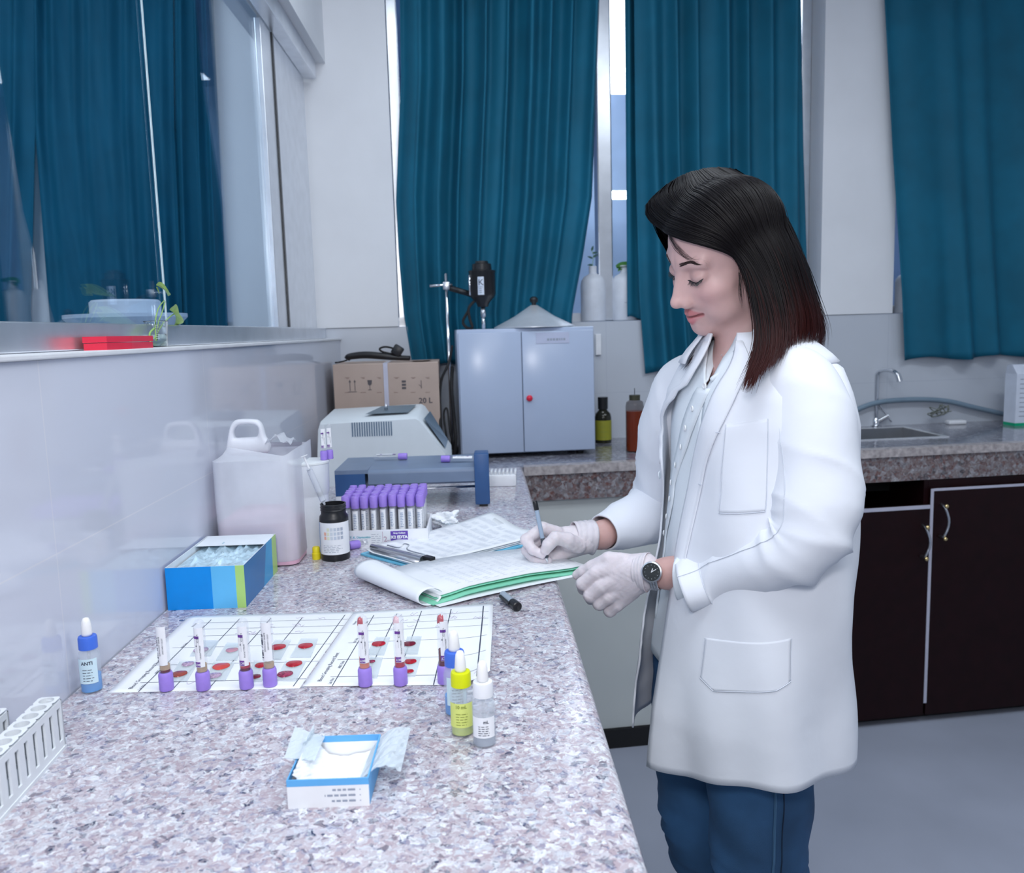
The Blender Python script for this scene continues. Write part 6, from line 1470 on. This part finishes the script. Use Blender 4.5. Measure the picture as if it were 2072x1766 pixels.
# ---- shirt
P = []; vz = 1.338
pv = solve(vz, [(0, 1436), (2000, 1436)], -.01, -1, 1.0, 0)
for i in range(141):
    ph = pv + 2 * math.pi * i / 140; d = min(abs(ph - pv), abs(2 * math.pi + pv - ph)); top = min(1.425, vz + .11 * d ** .8 + .02 * smoothstep(0, .2, d)); row = []
    for j in range(41):
        z = lerp(top, .86, j / 40); row.append(tor(z, ph, -.004 + .0015 * math.sin(11 * ph + 9 * z) + .001 * math.sin(31 * z), 0))
    P.append(row)
shirt = MB().grid(P).build('shirt', M_shirt, woman, True); md = shirt.modifiers.new('s', 'SOLIDIFY'); md.thickness = .0016; shirt['label'] = 'white buttoned shirt'
plk = []
btn = [(1428, 780), (1404, 826), (1386, 868), (1376, 905), (1367, 940), (1360, 975), (1355, 1010), (1350, 1045), (1345, 1078)]
bz = []
for px, py in btn:
    best = (1e9, 0, 0)
    for zi in range(80):
        z = lerp(1.0, 1.38, zi / 79)
        for k in range(40):
            ph = lerp(-.6, .9, k / 39); p = pxof(tor(z, ph, 0, 0)); e = (p[0] - px) ** 2 + (p[1] - py) ** 2
            if e < best[0]: best = (e, ph, z)
    bz.append(best[1:])
for ph, z in bz:
    c = tor(z, ph, .0008, 0); disc(c, c - Vector((.46, 1.39, c.z)), .0052, 'shirt_button', mat('pearl_button', (.88, .9, .93), .2), shirt)
zz = [b[1] for b in bz][::-1]; pp = [b[0] for b in bz][::-1]
rows_ = []
for j in range(40):
    z = lerp(vz, .92, j / 39); ph = float(np.interp(z, zz, pp)); rows_.append([tor(z, ph + e, -.0002, 0) for e in (-.10, -.03, .03, .10)])
o = MB().grid(rows_).build('placket', M_shirt, shirt, True); md = o.modifiers.new('s', 'SOLIDIFY'); md.thickness = .0012
# shirt collar leaves (folded over)
def leafgrid(name, A, B, m_=None, par=None, bulge=.004, n=10):
    A = [P3(*q) for q in A]; B = [P3(*q) for q in B]; A = resample(A, n); B = resample(B, n); P = []
    for k in range(6):
        t = k / 5; P.append([Vector(A[i]) * (1 - t) + Vector(B[i]) * t + Vector((-.3, -.9, .2)) * bulge * math.sin(math.pi * t) for i in range(n)])
    o = MB().grid(P).build(name, m_ or M_shirt, par or shirt, True); md = o.modifiers.new('s', 'SOLIDIFY'); md.thickness = .002; return o
leafgrid('shirt_collar', [(1548, 640, 1.335), (1525, 668, 1.333), (1500, 695, 1.335), (1484, 713, 1.338)], [(1562, 690, 1.318), (1545, 705, 1.318), (1520, 712, 1.322), (1494, 722, 1.33)])
leafgrid('shirt_collar', [(1484, 730, 1.337), (1470, 742, 1.34), (1455, 752, 1.345), (1438, 766, 1.35)], [(1500, 738, 1.325), (1488, 755, 1.330), (1466, 758, 1.338), (1438, 772, 1.346)])
leafgrid('shirt_collar', [(1456, 685, 1.425), (1452, 705, 1.42), (1446, 735, 1.40), (1433, 768, 1.365)], [(1436, 690, 1.44), (1430, 712, 1.43), (1420, 742, 1.405), (1420, 785, 1.37)])
# necklace
nk = MB(); pts = [P3(*q) for q in ((1450, 700, 1.41), (1457, 714, 1.392), (1466, 724, 1.375), (1476, 716, 1.36), (1487, 709, 1.35), (1505, 700, 1.345))]; pts = cat(pts, 6); nk.tube(pts, .0006, 5); neck = nk.build('necklace', mat('silver', (.8, .8, .82), .15, metal=1), woman, True)
nk = MB()
for q in ((1460, 718), (1463, 722), (1466, 727), (1469, 721), (1472, 717), (1466, 722)): nk.lathe([(0, -.0012), (.0013, 0), (0, .0012)], P3(q[0], q[1], 1.372), 6)
nk.build('pendant', mat('crystal', (.9, .9, .95), .05, metal=.6), neck)
# ---- sleeves
def sleeve(name, path, seed, cuff_ax=None, folds=()):
    pts = [(P3(*q[:3]) if len(q) == 5 else Vector(q[:3]), q[-2], q[-1]) for q in path]
    C = cat([p[0] for p in pts], 14); n = len(C); ts = np.linspace(0, len(pts) - 1, n)
    ra = np.interp(ts, range(len(pts)), [p[1] for p in pts]); rb = np.interp(ts, range(len(pts)), [p[2] for p in pts])
    k = np.ones(9) / 9; ra = np.convolve(np.pad(ra, 4, 'edge'), k, 'valid'); rb = np.convolve(np.pad(rb, 4, 'edge'), k, 'valid')
    rnd = random.Random(seed); P = []; u0 = None; M = 44
    rows_ = []
    for j in range(n):
        t = (C[min(j + 2, n - 1)] - C[max(j - 2, 0)]).normalized()
        if u0 is None: u0 = Vector((0, -1, 0))
        u = (u0 - t * u0.dot(t)).normalized(); u0 = u; v = t.cross(u)
        row = []
        for i in range(M):
            a = 2 * math.pi * i / M; d = 0
            for (tc, w, amp, ang, fr) in folds:
                e = math.exp(-((ts[j] - tc) / w) ** 2); d += amp * e * (.75 - 1.5 * abs(math.sin(fr * (ts[j] - tc) * 3.14 + 1.3 * math.sin(a - ang))) ** .7) * (.55 + .45 * math.cos(a - ang))
            d += .0010 * math.sin(2 * a + 1.3 * ts[j] + seed) + .0009 * math.sin(3 * a - 2.5 * ts[j]) + .0042 * (.5 - abs(math.sin(1.0 * a + 2.3 * ts[j] + seed)) ** .5)
            row.append(C[j] + u * (ra[j] + d) * math.cos(a) + v * (rb[j] + d) * math.sin(a))
        rows_.append(row)
    G_ = [[rows_[j][i] for j in range(n)] for i in range(M)]
    o = MB().grid(G_, closeu=True).build(name, M_coat, coat, True); md = o.modifiers.new('s', 'SOLIDIFY'); md.thickness = .003; md.offset = -1
    return o, rows_
sl, RL = sleeve('sleeve', [(1530, 790, 1.37, .040, .045), (1600, 778, 1.300, .062, .070), (1634, 850, 1.265, .071, .074), (1646, 950, 1.240, .070, .072), (1648, 1035, 1.215, .067, .068), (1618, 1100, 1.215, .060, .066), (1540, 1130, 1.255, .050, .062), (1450, 1158, 1.315, .044, .062), (1383, 1181, 1.330, .042, .066)], 1,
    folds=[(4.8, .6, .015, 2.4, 1.5), (5.35, .5, .009, 1.4, 2.2)])
sr, RR = sleeve('sleeve', [(1450, 770, 1.47, .045, .05), (1400, 785, 1.535, .062, .066), (1365, 860, 1.58, .068, .07), (1355, 950, 1.63, .066, .066), (1335, 1020, 1.665, .064, .064), (1290, 1052, 1.62, .056, .060), (1222, 1077, 1.568, .034, .038)], 2,
    folds=[(4.2, 1.0, .008, 2.0, 1.1), (1.5, 1, .004, 0, 1.0)])
# stitched seam down the outer left sleeve and the cuff seam
def seam(rows_, ai, j0, j1, par, name='seam'):
    pts = []
    for j in range(j0, j1):
        c = sum(rows_[j], Vector()) / len(rows_[j]); v = rows_[j][ai(j) % 44]; pts.append(v + (v - c).normalized() * .0008)
    MB().tube(pts, .0007, 4).build(name, M_seam, par)
nL = len(RL)
seam(RL, lambda j: 40, 16, nL, sl); 
j = nL - 12; pts = [RL[j][i % 44] + (RL[j][i % 44] - sum(RL[j], Vector()) / 44).normalized() * .0006 for i in range(45)]; MB().tube(pts, .0006, 4).build('cuff_seam', M_seam, sl)
# inner shirt cuff at the left wrist
def cuff(name, c0, c1, r0, r1, m_, par, wave=.002, seed=0, th=.0015, n=36, fold=0):
    t = (c1 - c0).normalized(); u = t.cross(Vector((0, 0, 1))).normalized(); v = t.cross(u); P = []
    for i in range(n):
        a = 2 * math.pi * i / n; row = []
        for k in range(13):
            s = k / 12; r = lerp(r0, r1, s) + wave * math.sin(3 * a + seed + 2 * s) + fold * math.sin(s * 22 + 1.5 * math.sin(a * 2 + seed)); row.append(c0.lerp(c1, s) + (u * math.cos(a) + v * math.sin(a)) * r)
        P.append(row)
    o = MB().grid(P, closeu=True).build(name, m_, par, True); md = o.modifiers.new('s', 'SOLIDIFY'); md.thickness = th; return o
cuff('shirt_cuff', P3(1420, 1170, 1.325), P3(1377, 1168, 1.345), .034, .038, M_shirt, shirt, .002)
# ---- gloved hands
M_glove = mat('latex_glove', (.74, .68, .72), .42, var=.05, vs=60, bump=(130, .35), sss=.1)
def hand(name, palm, fingers, lo, hi, h, extra=None):
    def f(X, Y, Z):
        P = [X, Y, Z]; d = None
        for a, b, ra, rb in palm:
            q = cap(P, a, b, ra, rb); d = q if d is None else smin(d, q, .012)
        for ch in fingers:
            g = None
            for (a, ra), (b, rb) in zip(ch[:-1], ch[1:]):
                q = cap(P, a, b, ra, rb); g = q if g is None else smin(g, q, .003)
            d = smin(d, g, .0030)
        d = d + .00025 * np.sin(X * 520 + 3 * np.sin(Z * 160)) * np.sin(Y * 300 + Z * 330)
        return d
    v, q = polygonize(f, lo, hi, h); return mesh_np(name, v, q, M_glove, woman)
def ch(*q): return [(np.array(P3(*a[:3])), a[3]) for a in q]
def pc(a, b, ra, rb): return (np.array(P3(*a)), np.array(P3(*b)), ra, rb)
# right hand holding the pen
Rf = [ch((1128, 1078, 1.535, .0125), (1098, 1068, 1.525, .0115), (1064, 1092, 1.515, .0105), (1078, 1112, 1.503, .0092), (1097, 1122, 1.499, .0078)),
      ch((1170, 1104, 1.522, .015), (1148, 1092, 1.503, .0140), (1124, 1088, 1.493, .0120), (1110, 1102, 1.491, .0115), (1104, 1113, 1.493, .0095)),
      ch((1132, 1092, 1.550, .0125), (1095, 1085, 1.548, .0115), (1066, 1114, 1.535, .0105), (1082, 1132, 1.517, .0095), (1108, 1134, 1.508, .0085)),
      ch((1140, 1104, 1.562, .012), (1104, 1100, 1.562, .011), (1076, 1126, 1.552, .0102), (1094, 1142, 1.535, .0092), (1122, 1142, 1.525, .0085)),
      ch((1152, 1114, 1.570, .011), (1122, 1114, 1.572, .010), (1096, 1136, 1.565, .0092), (1112, 1147, 1.550, .0088), (1138, 1143, 1.538, .008))]
Rp = [pc((1185, 1085, 1.550), (1130, 1082, 1.545), .024, .015), pc((1188, 1095, 1.555), (1145, 1106, 1.565), .024, .014), pc((1180, 1095, 1.540), (1150, 1098, 1.525), .022, .016), pc((1160, 1108, 1.545), (1120, 1128, 1.545), .018, .012)]
hand('right_glove', Rp, Rf, (.03, 1.44, .97), (.24, 1.64, 1.14), .0016)
cuff('right_glove_cuff', P3(1160, 1086, 1.545), P3(1199, 1086, 1.555), .027, .033, M_glove, woman, .0015, 1, .0008, 40, .0008)
# left hand holding the pad edge
Lf = [ch((1262, 1136, 1.395, .015), (1232, 1132, 1.405, .0135), (1198, 1147, 1.425, .0115), (1180, 1156, 1.437, .0105), (1168, 1163, 1.445, .009)),
      ch((1245, 1142, 1.398, .015), (1206, 1160, 1.405, .0135), (1179, 1181, 1.413, .0115), (1180, 1192, 1.432, .0095), (1192, 1190, 1.446, .0085)),
      ch((1254, 1165, 1.392, .015), (1216, 1186, 1.398, .0135), (1194, 1205, 1.406, .0118), (1196, 1212, 1.428, .0098), (1208, 1206, 1.440, .0085)),
      ch((1266, 1185, 1.392, .014), (1231, 1207, 1.399, .0125), (1212, 1221, 1.407, .0112), (1214, 1224, 1.428, .0095), (1226, 1216, 1.440, .0085)),
      ch((1280, 1198, 1.395, .013), (1249, 1223, 1.403, .0115), (1234, 1236, 1.412, .0108), (1238, 1236, 1.430, .009), (1248, 1226, 1.440, .008))]
Lp = [pc((1305, 1148, 1.380), (1222, 1156, 1.404), .024, .0155), pc((1305, 1160, 1.380), (1230, 1186, 1.402), .024, .0155), pc((1305, 1168, 1.382), (1250, 1210, 1.403), .022, .0145), pc((1300, 1150, 1.385), (1255, 1140, 1.402), .022, .016)]
hand('left_glove', Lp, Lf, (.10, 1.33, .88), (.31, 1.49, 1.10), .0016)
cuff('left_glove_cuff', P3(1288, 1155, 1.388), P3(1312, 1157, 1.378), .0295, .0335, M_glove, woman, .0015, 3, .0012, 40, .0006)
# pen in the right hand
a = P3(1082, 1013, 1.515); b = P3(1108, 1139, 1.497); d = b - a; Lp_ = d.length
pen = thing('ballpoint_pen', 'thin grey ballpoint pen with a black top held in the woman\'s gloved hand', 'pen', a); pen.rotation_euler = d.to_track_quat('Z', 'Y').to_euler()
MB().lathe([(.0038, .016), (.0040, .018), (.0040, Lp_ * .62), (.0036, Lp_ * .64)], n=12).build('barrel', mat('pen_barrel', (.35, .45, .58), .2), pen, 'a')
MB().lathe([(.0041, Lp_ * .60), (.0044, Lp_ * .63), (.0044, Lp_ * .90), (.003, Lp_ * .92)], n=20).build('grip', mat('grip_smoke', (.06, .07, .09), .35), pen, 'a')
MB().lathe([(.003, Lp_ * .915), (.0026, Lp_ * .95), (.001, Lp_ * .99), (.0004, Lp_)], n=16).build('tip', M_chrome, pen, 'a')
MB().lathe([(0, 0), (.004, .0005), (.0046, .003), (.0046, .016), (.0038, .018)], n=20).build('end_cap', M_black, pen, 'a')
# ---- wristwatch
wc = P3(1327, 1157, 1.372); ax_ = (wrL - hdL).normalized()
wn = Vector((-.25, -.93, .28)); wn = (wn - ax_ * wn.dot(ax_)).normalized(); wb_ = ax_.cross(wn).normalized(); rw = .0285
Mw = Matrix.Translation(wc) @ Matrix((ax_, wb_, wn)).transposed().to_4x4()       # x along the arm, y around, z out of the wrist
watch = thing('wristwatch', None, None); watch.parent = woman; watch.matrix_world = Mw
def T4(v): return v
MB().lathe([(.0150, rw + .0), (.0172, rw + .001), (.0178, rw + .004), (.0172, rw + .0075), (.0150, rw + .0085), (.0146, rw + .0078)], n=40, cap=False).build('watch_case', M_steel, watch, 'a')
dial = MB().lathe([(.0147, rw + .0066), (0, rw + .0067)][::-1], n=36, cap=False).build('watch_dial', mat('dial_black', (.015, .02, .022), .25), watch)
mk = MB()
for k in range(12):
    a = k * math.pi / 6; c, s = math.cos(a), math.sin(a); T_ = Matrix.Translation((0, 0, rw + .0070)); strip(mk, T_, c * .0105, s * .0105, c * .0122, s * .0122, .0006)
mk.build('hour_marks', mat('mark_silver', (.4, .42, .45), .3), dial)
for a, l_, w_ in ((-1.2, .0062, .0013), (-.5, .0092, .0010)):
    mk = MB(); strip(mk, Matrix.Translation((0, 0, rw + .0073 + .0002 * (l_ > .008))), -.001 * math.cos(a), -.001 * math.sin(a), l_ * math.cos(a), l_ * math.sin(a), w_); mk.build('watch_hand', M_white, dial)
lk = None
for k in range(16):
    a = .62 + (2 * math.pi - 1.24) * k / 25
    for j in range(3):
        w_ = .0046; x0_ = (-1.5 + j) * w_; T_ = Matrix.Rotation(-a, 4, 'X') @ Matrix.Translation((0, (.0012 if j == 1 else 0), rw + .0008))
        m_ = MB().box((x0_ + .0002, -.0028, -.001), (x0_ + w_ - .0002, .0028, .0014), T_, .0005)
        if lk is None: lk = MB()
        lk.v += []; n_ = len(lk.v); lk.v += m_.v; lk.f += [tuple(n_ + i for i in f) for f in m_.f]; lk.mi += m_.mi
lk.build('bracelet', M_steel, watch, 'a')
# ---- jeans and shoes
M_jean = mat('blue_denim', (.028, .095, .215), .8, var=.38, vs=7, bump=(900, .3))
def leg(name, pts, seed):
    C = cat([Vector(p[:3]) for p in pts], 12); n = len(C); r = np.interp(np.linspace(0, len(pts) - 1, n), range(len(pts)), [p[3] for p in pts]); P = []
    for i in range(40):
        a = 2 * math.pi * i / 40; row = []
        for j in range(n):
            z = C[j].z; w = .004 * math.exp(-((z - .50) / .06) ** 2) * math.sin(z * 190 + 2 * math.sin(a)) + .002 * math.sin(z * 60 + 3 * a + seed)
            row.append(C[j] + (BF * math.cos(a) * 1.06 + BL * math.sin(a)) * (r[j] + w))
        P.append(row)
    o = MB().grid(P, closeu=True).build(name, M_jean, woman, True)
    i = 8; sm = [P[i][j] + BL * .0012 for j in range(n)]; MB().tube(sm, .0022, 5).build('side_seam', mat('denim_seam', (.05, .13, .24), .8), o)
    sm = [P[9][j] + BL * .0010 for j in range(n)]; MB().tube(sm, .0010, 4).build('side_seam', mat('denim_dark', (.006, .02, .05), .8), o)
    return o
a = P3(1538, 1600, 1.31); b = P3(1535, 1750, 1.30); print('leg', a, b)
leg('jeans_leg', [(.47, 1.30, .93, .095), (a.x - .002, 1.31, .82, .088), (a.x, 1.31, a.z, .083), (b.x, 1.30, b.z, .074), (b.x + .002, 1.30, .50, .066), (.46, 1.29, .28, .055), (.475, 1.28, .09, .05)], 0)
a = P3(1425, 1600, 1.47); b = P3(1448, 1750, 1.46)
leg('jeans_leg', [(.43, 1.47, .93, .095), (a.x, 1.47, .82, .090), (a.x, 1.47, a.z, .083), (b.x, 1.46, b.z, .074), (b.x + .01, 1.46, .50, .066), (.43, 1.47, .28, .055), (.44, 1.47, .09, .05)], 2)
for c in (anL, anR):
    sh2 = MB(); P = []
    for i in range(12):
        t = i / 11; x = lerp(.06, -.19, t); wd = .036 + .008 * math.sin(t * 3.1) - .02 * smoothstep(.85, 1, t); hh = lerp(.085, .045, smoothstep(.25, .8, t)) * (1 - .6 * smoothstep(.9, 1, t)) * (1 - .5 * smoothstep(.08, 0, t))
        P.append([Vector((c.x, c.y, 0)) + BF * -x + BL * (wd * math.cos(a)) + Vector((0, 0, max(.0, hh * .5 + hh * .5 * math.sin(a)))) for a in [2 * math.pi * k / 20 for k in range(21)]])
    sh2.grid(P); sh2.build('shoe', M_rubber, woman, True)
